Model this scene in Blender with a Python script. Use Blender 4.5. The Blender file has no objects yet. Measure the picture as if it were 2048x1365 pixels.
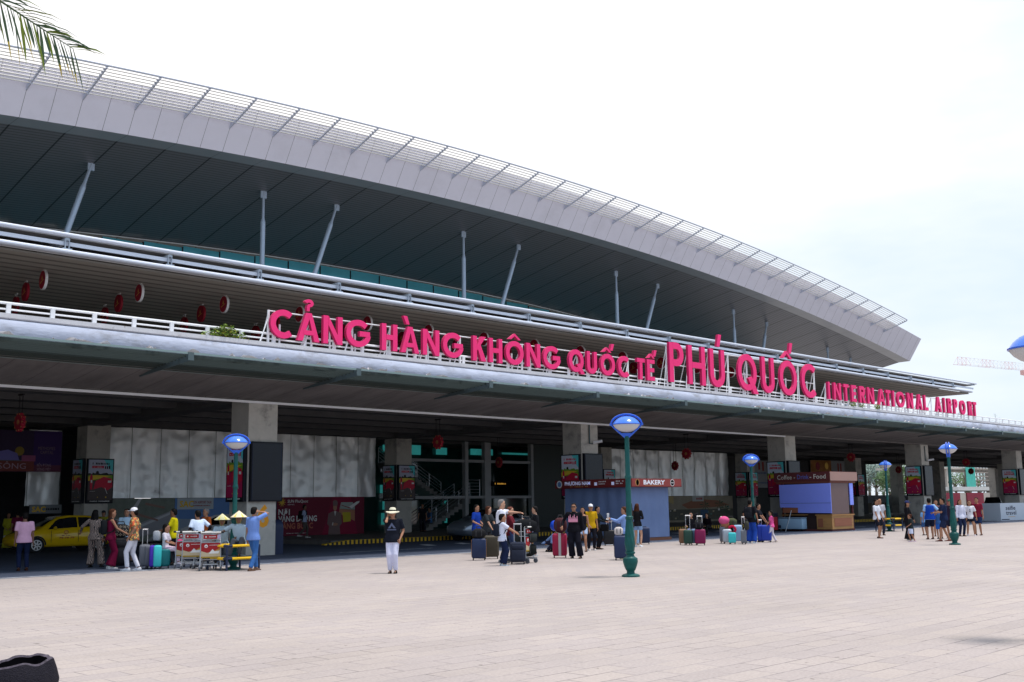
import bpy, math, random
from mathutils import Vector, Matrix, noise
import numpy as np
R = math.radians
rnd = random.Random(7)
scn = bpy.context.scene
COL = scn.collection

# ------------------------------------------------------------------ camera
F = 2150.0; CAMH = 1.68
ROLL = R(0.7734); PITCH = R(8.6394); ALPHA = R(45.0936)
fw = Vector((math.cos(ALPHA)*math.cos(PITCH), math.sin(ALPHA)*math.cos(PITCH), math.sin(PITCH)))
r0 = Vector((math.sin(ALPHA), -math.cos(ALPHA), 0)); u0 = r0.cross(fw)
rt = math.cos(ROLL)*r0 - math.sin(ROLL)*u0; up = math.sin(ROLL)*r0 + math.cos(ROLL)*u0
cd = bpy.data.cameras.new('camera'); cam = bpy.data.objects.new('camera', cd); COL.objects.link(cam)
cd.sensor_width = 36; cd.lens = 36*F/2048; cd.clip_start = 0.1; cd.clip_end = 5000
M = Matrix((rt, up, -fw)).transposed().to_4x4(); M.translation = (0, 0, CAMH)
cam.matrix_world = M; scn.camera = cam

# ------------------------------------------------------------------ sky, sun, exposure
SUN_EL, SUN_AZ = R(76), R(-47)      # azimuth measured from +X towards +Y
sv = Vector((math.cos(SUN_AZ)*math.cos(SUN_EL), math.sin(SUN_AZ)*math.cos(SUN_EL), math.sin(SUN_EL)))
sd = bpy.data.lights.new('sun', 'SUN'); sun = bpy.data.objects.new('sun', sd); COL.objects.link(sun)
sd.energy = 3.4; sd.angle = R(10); sd.color = (1.0, 0.93, 0.86)
sun.rotation_euler = (-sv).to_track_quat('-Z', 'Y').to_euler(); sun.location = (0, -20, 60)
w = bpy.data.worlds.new("World"); scn.world = w; w.use_nodes = True
nt = w.node_tree; N = nt.nodes; L = nt.links; N.clear()
out = N.new('ShaderNodeOutputWorld'); bg = N.new('ShaderNodeBackground'); L.new(bg.outputs[0], out.inputs[0])
sky = N.new('ShaderNodeTexSky'); sky.sky_type = 'NISHITA'; sky.sun_disc = False
sky.sun_elevation = SUN_EL; sky.sun_rotation = math.pi/2 - SUN_AZ; sky.air_density = 1.0; sky.dust_density = 2.0
tc = N.new('ShaderNodeTexCoord'); sep = N.new('ShaderNodeSeparateXYZ'); L.new(tc.outputs['Generated'], sep.inputs[0])
def wmath(op, a, b=None, clamp=False):
    m = N.new('ShaderNodeMath'); m.operation = op; m.use_clamp = clamp
    for i, v in enumerate((a, b)):
        if v is None: continue
        if isinstance(v, (int, float)): m.inputs[i].default_value = v
        else: L.new(v, m.inputs[i])
    return m.outputs[0]
# thin bright cloud sheet, thickest over the terminal, thinner and bluer down the road and behind the camera
dy = wmath('MULTIPLY', sep.outputs['Y'], 0.86); dx = wmath('MULTIPLY', sep.outputs['X'], 0.16)
dz = wmath('MULTIPLY', sep.outputs['Z'], 0.60)
cov = wmath('ADD', wmath('ADD', dx, dy), dz)
ns = N.new('ShaderNodeTexNoise'); ns.inputs['Scale'].default_value = 2.6; ns.inputs['Detail'].default_value = 5
ns.inputs['Roughness'].default_value = 0.55
mp = N.new('ShaderNodeMapping'); mp.inputs['Scale'].default_value = (1, 1, 3.2)
L.new(tc.outputs['Generated'], mp.inputs[0]); L.new(mp.outputs[0], ns.inputs[0])
nn = wmath('MULTIPLY', wmath('SUBTRACT', ns.outputs[0], 0.5), 0.75)
mr = N.new('ShaderNodeMapRange'); mr.interpolation_type = 'SMOOTHSTEP'
mr.inputs['From Min'].default_value = 0.26; mr.inputs['From Max'].default_value = 0.98
L.new(wmath('ADD', cov, nn), mr.inputs[0])
skm = N.new('ShaderNodeVectorMath'); skm.operation = 'SCALE'; skm.inputs['Scale'].default_value = 0.12
L.new(sky.outputs[0], skm.inputs[0])
base = N.new('ShaderNodeMix'); base.data_type = 'RGBA'; base.inputs[0].default_value = 0.80
L.new(skm.outputs[0], base.inputs[6]); base.inputs[7].default_value = (0.70, 0.85, 1.02, 1)
mx = N.new('ShaderNodeMix'); mx.data_type = 'RGBA'
L.new(mr.outputs[0], mx.inputs[0]); L.new(base.outputs[2], mx.inputs[6]); mx.inputs[7].default_value = (1.12, 1.10, 1.12, 1)
L.new(mx.outputs[2], bg.inputs[0]); bg.inputs[1].default_value = 1.0
scn.view_settings.view_transform = 'Standard'; scn.view_settings.look = 'None'
scn.view_settings.exposure = 0.14; scn.view_settings.gamma = 1.0

# ------------------------------------------------------------------ materials
MATS = {}
def mat(name, col, rough=0.6, metal=0.0, var=0.0, scale=3.0, bump=0.0, bscale=20.0, stripe=None, emit=0.0,
        stripe2=None, spec=0.22, trans=0.0, stretch=None, dirt=None, coat=0.0):
    """stripe = (axis, period, width, darker factor, phase); stripe2 alike; dirt = (colour, scale, lo, hi)"""
    if name in MATS: return MATS[name]
    m = bpy.data.materials.new(name); m.use_nodes = True; t = m.node_tree; n = t.nodes; l = t.links
    b = n['Principled BSDF']; b.inputs['Roughness'].default_value = rough; b.inputs['Metallic'].default_value = metal
    b.inputs['Specular IOR Level'].default_value = spec
    if coat: b.inputs['Coat Weight'].default_value = coat; b.inputs['Coat Roughness'].default_value = 0.05
    if trans: b.inputs['Transmission Weight'].default_value = trans
    c4 = (*col, 1); src = None
    tcn = n.new('ShaderNodeTexCoord'); vec = tcn.outputs['Object']
    if stretch:
        mpn = n.new('ShaderNodeMapping'); mpn.inputs['Scale'].default_value = stretch; l.new(vec, mpn.inputs[0]); nvec = mpn.outputs[0]
    else: nvec = vec
    def mth(op, a, b2=0.0, clamp=False):
        q = n.new('ShaderNodeMath'); q.operation = op; q.use_clamp = clamp
        for i, v in enumerate((a, b2)):
            if isinstance(v, (int, float)): q.inputs[i].default_value = v
            else: l.new(v, q.inputs[i])
        return q.outputs[0]
    def mul(cs, fac):
        v = n.new('ShaderNodeVectorMath'); v.operation = 'SCALE'
        if isinstance(cs, tuple): v.inputs[0].default_value = cs[:3]
        else: l.new(cs, v.inputs[0])
        l.new(fac, v.inputs['Scale']); return v.outputs[0]
    src = c4
    if var:
        a = n.new('ShaderNodeTexNoise'); a.inputs['Scale'].default_value = scale; a.inputs['Detail'].default_value = 8
        a.inputs['Roughness'].default_value = 0.65; l.new(nvec, a.inputs[0])
        src = mul(src, mth('ADD', mth('MULTIPLY', mth('SUBTRACT', a.outputs[0], 0.5), var*3.2), 1.0))
    if dirt:
        a = n.new('ShaderNodeTexNoise'); a.inputs['Scale'].default_value = dirt[1]; a.inputs['Detail'].default_value = 9
        a.inputs['Roughness'].default_value = 0.7; l.new(nvec, a.inputs[0])
        rg = n.new('ShaderNodeMapRange'); rg.inputs['From Min'].default_value = dirt[2]; rg.inputs['From Max'].default_value = dirt[3]
        l.new(a.outputs[0], rg.inputs[0]); mm = n.new('ShaderNodeMix'); mm.data_type = 'RGBA'; l.new(rg.outputs[0], mm.inputs[0])
        if isinstance(src, tuple): mm.inputs[6].default_value = src
        else: l.new(src, mm.inputs[6])
        mm.inputs[7].default_value = (*dirt[0], 1); src = mm.outputs[2]
    for st in (stripe, stripe2):
        if st:
            sx = n.new('ShaderNodeSeparateXYZ'); l.new(vec, sx.inputs[0])
            v = mth('ADD', sx.outputs['XYZ'.index(st[0])], st[4] if len(st) > 4 else 0)
            fr = mth('FRACT', mth('DIVIDE', mth('ADD', v, 1000*st[1]), st[1]))
            line = mth('LESS_THAN', fr, st[2]/st[1])
            src = mul(src, mth('SUBTRACT', 1.0, mth('MULTIPLY', line, 1-st[3])))
    if isinstance(src, tuple): b.inputs['Base Color'].default_value = src
    else: l.new(src, b.inputs['Base Color'])
    if emit:
        if isinstance(src, tuple): b.inputs['Emission Color'].default_value = src
        else: l.new(src, b.inputs['Emission Color'])
        b.inputs['Emission Strength'].default_value = emit
    if bump:
        a = n.new('ShaderNodeTexNoise'); a.inputs['Scale'].default_value = bscale; a.inputs['Detail'].default_value = 6
        l.new(nvec, a.inputs[0]); bp = n.new('ShaderNodeBump'); bp.inputs['Strength'].default_value = bump
        bp.inputs['Distance'].default_value = 0.03; l.new(a.outputs[0], bp.inputs['Height']); l.new(bp.outputs[0], b.inputs['Normal'])
    MATS[name] = m; return m
def paint(r, g, b, rough=0.45, **k):
    return mat('paint_%d_%d_%d_%d' % (r*1000, g*1000, b*1000, rough*100), (r, g, b), rough, **k)
def cloth(r, g, b):
    return mat('cloth_%d_%d_%d' % (r*1000, g*1000, b*1000), (r, g, b), 0.9, var=0.10, scale=14, bump=0.25, bscale=22, spec=0.04)

# ------------------------------------------------------------------ mesh helpers
class MB:
    def __init__(s): s.v = []; s.f = []; s.m = []; s.mats = []; s.cur = 0
    def use(s, m):
        if m not in s.mats: s.mats.append(m)
        s.cur = s.mats.index(m); return s
    def add(s, vs, fs):
        o = len(s.v); s.v += [tuple(q) for q in vs]
        for f in fs: s.f.append(tuple(i+o for i in f)); s.m.append(s.cur)
        return s
    def box(s, x0, y0, z0, x1, y1, z1):
        vs = [(x, y, z) for z in (z0, z1) for y in (y0, y1) for x in (x0, x1)]
        return s.add(vs, [(0, 2, 3, 1), (4, 5, 7, 6), (0, 1, 5, 4), (2, 6, 7, 3), (0, 4, 6, 2), (1, 3, 7, 5)])
    def cbox(s, c, d, rot=0.0, bev=0.0):
        hx, hy, hz = d[0]/2, d[1]/2, d[2]/2; cr, sr = math.cos(rot), math.sin(rot)
        if bev: return s.bbox(c, d, bev, rot)
        vs = []
        for z in (-hz, hz):
            for y in (-hy, hy):
                for x in (-hx, hx): vs.append((c[0]+x*cr-y*sr, c[1]+x*sr+y*cr, c[2]+z))
        return s.add(vs, [(0, 2, 3, 1), (4, 5, 7, 6), (0, 1, 5, 4), (2, 6, 7, 3), (0, 4, 6, 2), (1, 3, 7, 5)])
    def bbox(s, c, d, b, rot=0.0):
        """box with rounded vertical and horizontal edges: stack of rounded-rect rings"""
        rings = []; hx, hy, hz = d[0]/2, d[1]/2, d[2]/2; cr, sr = math.cos(rot), math.sin(rot)
        lv = [(-hz, b), (-hz+b*0.3, b*0.3), (-hz+b, 0), (hz-b, 0), (hz-b*0.3, b*0.3), (hz, b)]
        for z, ins in lv:
            ring = []
            for qx, qy, a0 in ((1, 1, 0), (-1, 1, 90), (-1, -1, 180), (1, -1, 270)):
                for k in range(4):
                    a = R(a0+30*k); x = qx*(hx-b)+(b-ins)*math.cos(a); y = qy*(hy-b)+(b-ins)*math.sin(a)
                    ring.append((c[0]+x*cr-y*sr, c[1]+x*sr+y*cr, c[2]+z))
            rings.append(ring)
        return s.loft(rings)
    def loft(s, rings, caps=True, closed=True):
        n = len(rings[0]); vs = [p for r in rings for p in r]; fs = []
        for i in range(len(rings)-1):
            for j in range(n if closed else n-1):
                k = (j+1) % n; fs.append((i*n+j, i*n+k, (i+1)*n+k, (i+1)*n+j))
        if caps and closed: fs += [tuple(range(n-1, -1, -1)), tuple((len(rings)-1)*n+j for j in range(n))]
        return s.add(vs, fs)
    def tube(s, pts, r, n=8, caps=True):
        pts = [Vector(p) for p in pts]
        rs = r if isinstance(r, (list, tuple)) else [r]*len(pts); rings = []; ref = None
        for i, p in enumerate(pts):
            d = (pts[min(i+1, len(pts)-1)]-pts[max(i-1, 0)]).normalized()
            if ref is None: ref = d.orthogonal().normalized()
            a = (ref-d*ref.dot(d)); a = a.normalized() if a.length > 1e-5 else d.orthogonal().normalized(); ref = a
            b = d.cross(a); rr = rs[i]; rr = rr if isinstance(rr, tuple) else (rr, rr)
            rings.append([p+a*math.cos(2*math.pi*k/n)*rr[0]+b*math.sin(2*math.pi*k/n)*rr[1] for k in range(n)])
        return s.loft(rings, caps)
    def bar(s, p0, p1, wx, wz):
        """rectangular bar from p0 to p1, width wx horizontal, wz the other way"""
        p0, p1 = Vector(p0), Vector(p1); d = (p1-p0).normalized(); up_ = Vector((0, 0, 1))
        if abs(d.z) > 0.99: up_ = Vector((0, 1, 0))
        a = d.cross(up_).normalized(); b = a.cross(d)
        q = [(-1, -1), (1, -1), (1, 1), (-1, 1)]
        return s.loft([[p+a*x*wx/2+b*y*wz/2 for x, y in q] for p in (p0, p1)])
    def lathe(s, c, prof, n=16, sx=1.0, sy=1.0):
        return s.loft([[(c[0]+r*math.cos(2*math.pi*k/n)*sx, c[1]+r*math.sin(2*math.pi*k/n)*sy, c[2]+z) for k in range(n)] for r, z in prof])
    def ell(s, c, r, n=12, m=8):
        pr = [(math.sin(math.pi*i/m), -math.cos(math.pi*i/m)) for i in range(m+1)]
        pr = [(max(a, 0.02), b) for a, b in pr]
        return s.loft([[(c[0]+r[0]*a*math.cos(2*math.pi*k/n), c[1]+r[1]*a*math.sin(2*math.pi*k/n), c[2]+r[2]*b) for k in range(n)] for a, b in pr])
    def extr(s, pts, off):
        """polygon pts (3D) extruded by vector off"""
        n = len(pts); o = Vector(off); a = [Vector(p) for p in pts]; b = [p+o for p in a]
        return s.add(a+b, [tuple(range(n-1, -1, -1)), tuple(range(n, 2*n))]+[(i, (i+1) % n, n+(i+1) % n, n+i) for i in range(n)])
    def mesh(s, name, m=None, origin=(0, 0, 0), smooth=True, ang=35):
        me = bpy.data.meshes.new(name); ox, oy, oz = origin
        me.from_pydata([(a-ox, b-oy, c-oz) for a, b, c in s.v], [], s.f)
        ms = s.mats if s.mats else [m]
        for q in ms: me.materials.append(q)
        if s.mats: me.polygons.foreach_set('material_index', s.m)
        if smooth:
            me.polygons.foreach_set('use_smooth', [True]*len(me.polygons)); me.set_sharp_from_angle(angle=R(ang))
        me.update(); return me
    def build(s, name, m=None, parent=None, world=True, smooth=True, ang=35, label=None):
        org = tuple(parent.location) if (parent is not None and world and parent.parent is None) else (0, 0, 0)
        if parent is not None and world and parent.parent is not None: org = tuple(parent.parent.location)
        o = bpy.data.objects.new(name, s.mesh(name, m, org, smooth, ang)); COL.objects.link(o)
        if parent is not None: o.parent = parent
        if label: o['label'] = label
        return o
def tag(o, label=None, cat=None, group=None, kind=None):
    if label: o['label'] = label
    if cat: o['category'] = cat
    if group: o['group'] = group
    if kind: o['kind'] = kind
    return o
def thing(name, label, cat, loc=(0, 0, 0), rotz=0.0, group=None):
    o = bpy.data.objects.new(name, None); COL.objects.link(o); o.location = loc; o.rotation_euler = (0, 0, rotz)
    o.empty_display_size = 0.2
    return tag(o, label, cat, group)
def copy_tree(o, parent=None):
    c = o.copy(); COL.objects.link(c); c.parent = parent
    for ch in o.children: copy_tree(ch, c)
    return c
_tc = {}
def text2d(s, bold=0.0):
    if (s, bold) in _tc: return _tc[(s, bold)]
    c = bpy.data.curves.new('t', 'FONT'); c.body = s; c.size = 1; c.offset = bold; c.resolution_u = 2
    o = bpy.data.objects.new('t', c); COL.objects.link(o); me = o.to_mesh()
    v = [(q.co.x, q.co.y) for q in me.vertices]; f = [tuple(p.vertices) for p in me.polygons]
    o.to_mesh_clear(); bpy.data.objects.remove(o); bpy.data.curves.remove(c)
    _tc[(s, bold)] = (v, f); return v, f
class Panel:
    """flat art laid on a surface: origin, u (right), v (up); layers stand 3 mm apart"""
    def __init__(s, o, u, v, lift=0.004):
        s.o = Vector(o); s.u = Vector(u).normalized(); s.v = Vector(v).normalized(); s.n = s.u.cross(s.v); s.mb = MB(); s.lift = lift
    def P(s, x, y, k): return s.o+s.u*x+s.v*y+s.n*(s.lift+0.003*k)
    def poly(s, m, pts, k=0): s.mb.use(m).add([s.P(x, y, k) for x, y in pts], [tuple(range(len(pts)))]); return s
    def rect(s, m, x0, y0, x1, y1, k=0): return s.poly(m, [(x0, y0), (x1, y0), (x1, y1), (x0, y1)], k)
    def disc(s, m, x, y, r, k=0, n=20, ry=None):
        ry = ry or r; return s.poly(m, [(x+r*math.cos(2*math.pi*i/n), y+ry*math.sin(2*math.pi*i/n)) for i in range(n)], k)
    def text(s, m, t, x, y, size, k=1, bold=0.0, width=None, align='l', sx=1.0):
        v, f = text2d(t, bold)
        if not v: return s
        xs = [a for a, b in v]; x0, x1 = min(xs), max(xs); wx = (x1-x0)*size*sx
        if width: sx = sx*width/wx; wx = width
        ox = x if align == 'l' else x-wx/2 if align == 'c' else x-wx
        s.mb.use(m).add([s.P(ox+(a-x0)*size*sx, y+b*size, k) for a, b in v], f); return s
    def blob(s, m, pts, k=0): return s.poly(m, pts, k)
    def bars(s, m, x, y, w, h, n, k=1, seed=0):
        """a row of n letter-sized marks too small to read"""
        rr = random.Random(seed); cw = w/n
        for i in range(n):
            if rr.random() < 0.12: continue
            hh = h*rr.uniform(0.75, 1.0); s.rect(m, x+i*cw, y, x+i*cw+cw*rr.uniform(0.5, 0.8), y+hh, k)
        return s

# ------------------------------------------------------------------ common materials
CONC = mat('concrete', (0.30, 0.29, 0.28), 0.85, var=0.22, scale=1.2, bump=0.3, bscale=8, dirt=((0.13, 0.125, 0.12), 0.5, 0.5, 0.75))
CONC_EDGE = mat('painted_concrete_edge', (0.46, 0.50, 0.62), 0.8, var=0.20, scale=2.0, bump=0.35, bscale=9, stretch=(0.6, 1, 1.6), dirt=((0.24, 0.24, 0.26), 1.3, 0.50, 0.72))
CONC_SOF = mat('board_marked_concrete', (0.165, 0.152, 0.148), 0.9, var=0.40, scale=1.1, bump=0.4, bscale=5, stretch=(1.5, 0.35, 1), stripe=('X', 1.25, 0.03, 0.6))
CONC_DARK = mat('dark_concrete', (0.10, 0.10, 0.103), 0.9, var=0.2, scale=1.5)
WHITE = mat('white_paint', (0.78, 0.79, 0.82), 0.4, var=0.06, scale=2)
WHITE_OLD = mat('weathered_white_paint', (0.62, 0.62, 0.66), 0.7, var=0.15, scale=3, dirt=((0.30, 0.27, 0.26), 6.0, 0.60, 0.68))
STEEL = mat('grey_steel_paint', (0.38, 0.43, 0.50), 0.4, metal=0.2)
SLATE = mat('slate_steel', (0.09, 0.125, 0.135), 0.5, metal=0.2, var=0.1)
GRILL = mat('grille_steel', (0.22, 0.30, 0.30), 0.5, metal=0.3, var=0.1)
PANEL = mat('fascia_panels', (0.80, 0.79, 0.90), 0.38, metal=0.25, var=0.03, scale=0.8, stripe=('X', 1.512, 0.03, 0.35, 0.413), bump=0.03, bscale=1, dirt=((0.70, 0.69, 0.78), 0.35, 0.50, 0.80))
BANDM = mat('roof_band', (0.42, 0.43, 0.46), 0.42, metal=0.5, stripe=('X', 3.024, 0.04, 0.5, 0.418))
SOFFIT = mat('roof_soffit_slats', (0.245, 0.25, 0.275), 0.42, metal=0.5, var=0.05, scale=1, stripe=('X', 3.024, 0.10, 0.25, 0.448), stripe2=('Y', 0.30, 0.07, 0.55))
SOFFIT2 = mat('canopy_soffit_slats', (0.44, 0.40, 0.36), 0.55, metal=0.1, var=0.04, scale=1, stripe=('Y', 0.84, 0.28, 0.5))
ROOFTOP = mat('roof_sheet', (0.62, 0.63, 0.66), 0.35, metal=0.5)
BLACK = mat('black', (0.006, 0.006, 0.008), 0.4)
MATTEB = mat('matte_black', (0.004, 0.004, 0.005), 0.95, spec=0.0)
TEAL = mat('teal_glass', (0.10, 0.42, 0.52), 0.10, metal=0.35, var=0.1, scale=0.2)
GLASSD = mat('dark_green_glass', (0.012, 0.05, 0.045), 0.06, metal=0.0, spec=0.9)
PINK = mat('pink_sign_paint', (0.88, 0.035, 0.20), 0.6, var=0.03, scale=1)
PINKS = mat('crimson_sign_return', (0.50, 0.012, 0.10), 0.5)
REDL = mat('lantern_red', (0.30, 0.012, 0.03), 0.5, var=0.1)
GOLD = mat('gold', (0.75, 0.45, 0.07), 0.4, metal=0.4)
ALU = mat('foil_tarpaulin', (0.88, 0.91, 0.92), 0.42, metal=0.50, var=0.05, scale=0.8, bump=0.30, bscale=3.5)
RUBBER = mat('rubber', (0.02, 0.02, 0.022), 0.8)
CHROME = mat('chrome', (0.6, 0.61, 0.63), 0.25, metal=0.9)
GALV = mat('galvanised_tube', (0.45, 0.48, 0.52), 0.35, metal=0.7)
YEL = mat('safety_yellow', (0.80, 0.50, 0.02), 0.45, var=0.1)
NAVYP = mat('navy_paint', (0.02, 0.03, 0.07), 0.5)

# ------------------------------------------------------------------ ground, road, sky setting
def sheet(name, x0, y0, x1, y1, z, m):
    mb = MB(); mb.add([(x0, y0, z), (x1, y0, z), (x1, y1, z), (x0, y1, z)], [(0, 1, 2, 3)])
    o = mb.build(name, m, smooth=False); o['kind'] = 'structure'; return o
def paver_mat():
    m = bpy.data.materials.new('plaza_pavers'); m.use_nodes = True; t = m.node_tree; n = t.nodes; l = t.links
    b = n['Principled BSDF']; b.inputs['Roughness'].default_value = 0.8; b.inputs['Specular IOR Level'].default_value = 0.25
    tcn = n.new('ShaderNodeTexCoord'); br = n.new('ShaderNodeTexBrick'); br.offset = 0.5; br.inputs['Scale'].default_value = 1.0
    br.inputs['Brick Width'].default_value = 0.66; br.inputs['Row Height'].default_value = 0.33
    br.inputs['Mortar Size'].default_value = 0.009; br.inputs['Mortar Smooth'].default_value = 0.3
    br.inputs['Color1'].default_value = (0.400, 0.352, 0.330, 1); br.inputs['Color2'].default_value = (0.372, 0.330, 0.322, 1)
    br.inputs['Mortar'].default_value = (0.34, 0.31, 0.31, 1); l.new(tcn.outputs['Object'], br.inputs[0])
    # joints show only where dirt has gathered in them
    a = n.new('ShaderNodeTexNoise'); a.inputs['Scale'].default_value = 0.35; a.inputs['Detail'].default_value = 4; l.new(tcn.outputs['Object'], a.inputs[0])
    a2 = n.new('ShaderNodeTexNoise'); a2.inputs['Scale'].default_value = 0.9; a2.inputs['Detail'].default_value = 9; a2.inputs['Roughness'].default_value = 0.75; l.new(tcn.outputs['Object'], a2.inputs[0])
    rg = n.new('ShaderNodeMapRange'); rg.inputs['From Min'].default_value = 0.44; rg.inputs['From Max'].default_value = 0.58; l.new(a2.outputs[0], rg.inputs[0])
    mu = n.new('ShaderNodeMath'); mu.operation = 'MULTIPLY'; l.new(br.outputs['Fac'], mu.inputs[0]); l.new(rg.outputs[0], mu.inputs[1])
    mx1 = n.new('ShaderNodeMix'); mx1.data_type = 'RGBA'; l.new(mu.outputs[0], mx1.inputs[0]); l.new(br.outputs[0], mx1.inputs[6]); mx1.inputs[7].default_value = (0.15, 0.135, 0.14, 1)
    sc = n.new('ShaderNodeVectorMath'); sc.operation = 'SCALE'; l.new(mx1.outputs[2], sc.inputs[0])
    ad = n.new('ShaderNodeMath'); ad.operation = 'MULTIPLY_ADD'; l.new(a.outputs[0], ad.inputs[0]); ad.inputs[1].default_value = 0.30; ad.inputs[2].default_value = 0.84
    ad2 = n.new('ShaderNodeMath'); ad2.operation = 'MULTIPLY_ADD'; l.new(a2.outputs[0], ad2.inputs[0]); ad2.inputs[1].default_value = 0.22; l.new(ad.outputs[0], ad2.inputs[2])
    sb = n.new('ShaderNodeMath'); sb.operation = 'SUBTRACT'; l.new(ad2.outputs[0], sb.inputs[0]); sb.inputs[1].default_value = 0.11
    l.new(sb.outputs[0], sc.inputs['Scale'])
    # whole courses of darker replacement slabs
    br2 = n.new('ShaderNodeTexBrick'); br2.offset = 0.5; br2.inputs['Scale'].default_value = 1.0; br2.inputs['Brick Width'].default_value = 3.3; br2.inputs['Row Height'].default_value = 0.33
    br2.inputs['Mortar Size'].default_value = 0.0; br2.inputs['Color1'].default_value = (1, 1, 1, 1); br2.inputs['Color2'].default_value = (0, 0, 0, 1); br2.inputs['Bias'].default_value = -0.72
    l.new(tcn.outputs['Object'], br2.inputs[0])
    r3 = n.new('ShaderNodeMapRange'); r3.inputs['From Min'].default_value = 0.0; r3.inputs['From Max'].default_value = 1.0; r3.inputs['To Min'].default_value = 0.80; r3.inputs['To Max'].default_value = 1.02
    l.new(br2.outputs[0], r3.inputs[0]); sc2 = n.new('ShaderNodeVectorMath'); sc2.operation = 'SCALE'
    l.new(sc.outputs[0], sc2.inputs[0]); l.new(r3.outputs[0], sc2.inputs['Scale']); 
    a3 = n.new('ShaderNodeTexNoise'); a3.inputs['Scale'].default_value = 7.0; a3.inputs['Detail'].default_value = 2; l.new(tcn.outputs['Object'], a3.inputs[0])
    r4 = n.new('ShaderNodeMapRange'); r4.inputs['From Min'].default_value = 0.715; r4.inputs['From Max'].default_value = 0.76; l.new(a3.outputs[0], r4.inputs[0])
    m4 = n.new('ShaderNodeMix'); m4.data_type = 'RGBA'; l.new(r4.outputs[0], m4.inputs[0]); l.new(sc2.outputs[0], m4.inputs[6]); m4.inputs[7].default_value = (0.16, 0.14, 0.13, 1)
    a5 = n.new('ShaderNodeTexNoise'); a5.inputs['Scale'].default_value = 28.0; a5.inputs['Detail'].default_value = 4; l.new(tcn.outputs['Object'], a5.inputs[0])
    m5 = n.new('ShaderNodeMath'); m5.operation = 'MULTIPLY_ADD'; l.new(a5.outputs[0], m5.inputs[0]); m5.inputs[1].default_value = 0.5; m5.inputs[2].default_value = 0.66
    v5 = n.new('ShaderNodeVectorMath'); v5.operation = 'SCALE'; l.new(m4.outputs[2], v5.inputs[0]); l.new(m5.outputs[0], v5.inputs['Scale']); l.new(v5.outputs[0], b.inputs['Base Color'])
    bp = n.new('ShaderNodeBump'); bp.inputs['Strength'].default_value = 0.35; bp.inputs['Distance'].default_value = 0.01
    iv = n.new('ShaderNodeMath'); iv.operation = 'SUBTRACT'; iv.inputs[0].default_value = 1; l.new(mu.outputs[0], iv.inputs[1]); l.new(iv.outputs[0], bp.inputs['Height']); l.new(bp.outputs[0], b.inputs['Normal'])
    return m
ASPH = mat('asphalt', (0.060, 0.075, 0.115), 0.85, var=0.25, scale=1.5, bump=0.3, bscale=60)
sheet('ground', -1500, -1500, 3000, 3000, -0.012, mat('far_ground', (0.16, 0.17, 0.12), 0.9, var=0.2, scale=0.05))
sheet('plaza', -60, -60, 400, 28.6, 0.0, paver_mat())
sheet('road', -100, 28.6, 400, 40.2, -0.004, ASPH)
sheet('car_park', -100, 40.2, 28.6, 57.6, -0.004, ASPH)
sheet('back_road', 113, 58.5, 400, 90, -0.004, mat('pale_road', (0.30, 0.29, 0.29), 0.85, var=0.1, scale=1))  # road surface made pale to bounce light up under the roof end
sheet('car_park', 113, 40.2, 400, 58.5, -0.004, ASPH)
sheet('apron', 113, 90, 500, 420, -0.004, mat('apron_concrete', (0.40, 0.39, 0.37), 0.85, var=0.1, scale=0.5))  # pale unseen ground, added to bounce light onto the roof soffit
sheet('apron', -100, 100, 112.9, 420, -0.006, MATS['apron_concrete'])  # more of the added bounce ground, behind the terminal
lm = MB()
LINE = mat('road_marking', (0.62, 0.64, 0.68), 0.7, var=0.2, scale=4, dirt=((0.16, 0.17, 0.19), 3, 0.52, 0.62))
for x in range(-30, 130, 8):
    lm.add([(x, 28.85, 0), (x+7.98, 28.85, 0), (x+7.98, 28.97, 0), (x, 28.97, 0)], [(0, 1, 2, 3)])
for x in range(-30, 130, 9):
    lm.add([(x, 33.2, 0), (x+4.5, 33.2, 0), (x+4.5, 33.32, 0), (x, 33.32, 0)], [(0, 1, 2, 3)])
for x in range(30, 60, 2):
    lm.add([(x, 35.3, 0), (x+0.5, 35.3, 0), (x+1.1, 36.6, 0), (x+0.6, 36.6, 0)], [(0, 1, 2, 3)])
lm.build('road_markings', LINE, smooth=False)['kind'] = 'structure'
pf = MB(); pf.box(28.7, 40.45, -0.05, 113, 57.6, 0.17)
pf.build('pavement', mat('pavement_tiles', (0.16, 0.15, 0.15), 0.8, var=0.15, scale=2, stripe=('X', 0.6, 0.02, 0.6), stripe2=('Y', 0.6, 0.02, 0.6)), smooth=False)['kind'] = 'structure'
kb = MB(); KBK = mat('kerb_black', (0.03, 0.03, 0.035), 0.7, var=0.2); KBY = mat('kerb_yellow', (0.70, 0.44, 0.03), 0.6, var=0.2)
for i in range(int((113-28.2)/0.12)):
    x = 28.2+i*0.12; kb.use(KBY if i % 2 == 0 else KBK)
    h = min(0.19, 0.06+0.012*i); kb.box(x, 40.2, -0.02, x+0.12, 40.447-0.003*(i % 2), h-0.003*(i % 2))
kb.build('kerb', smooth=False)['kind'] = 'structure'

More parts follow.
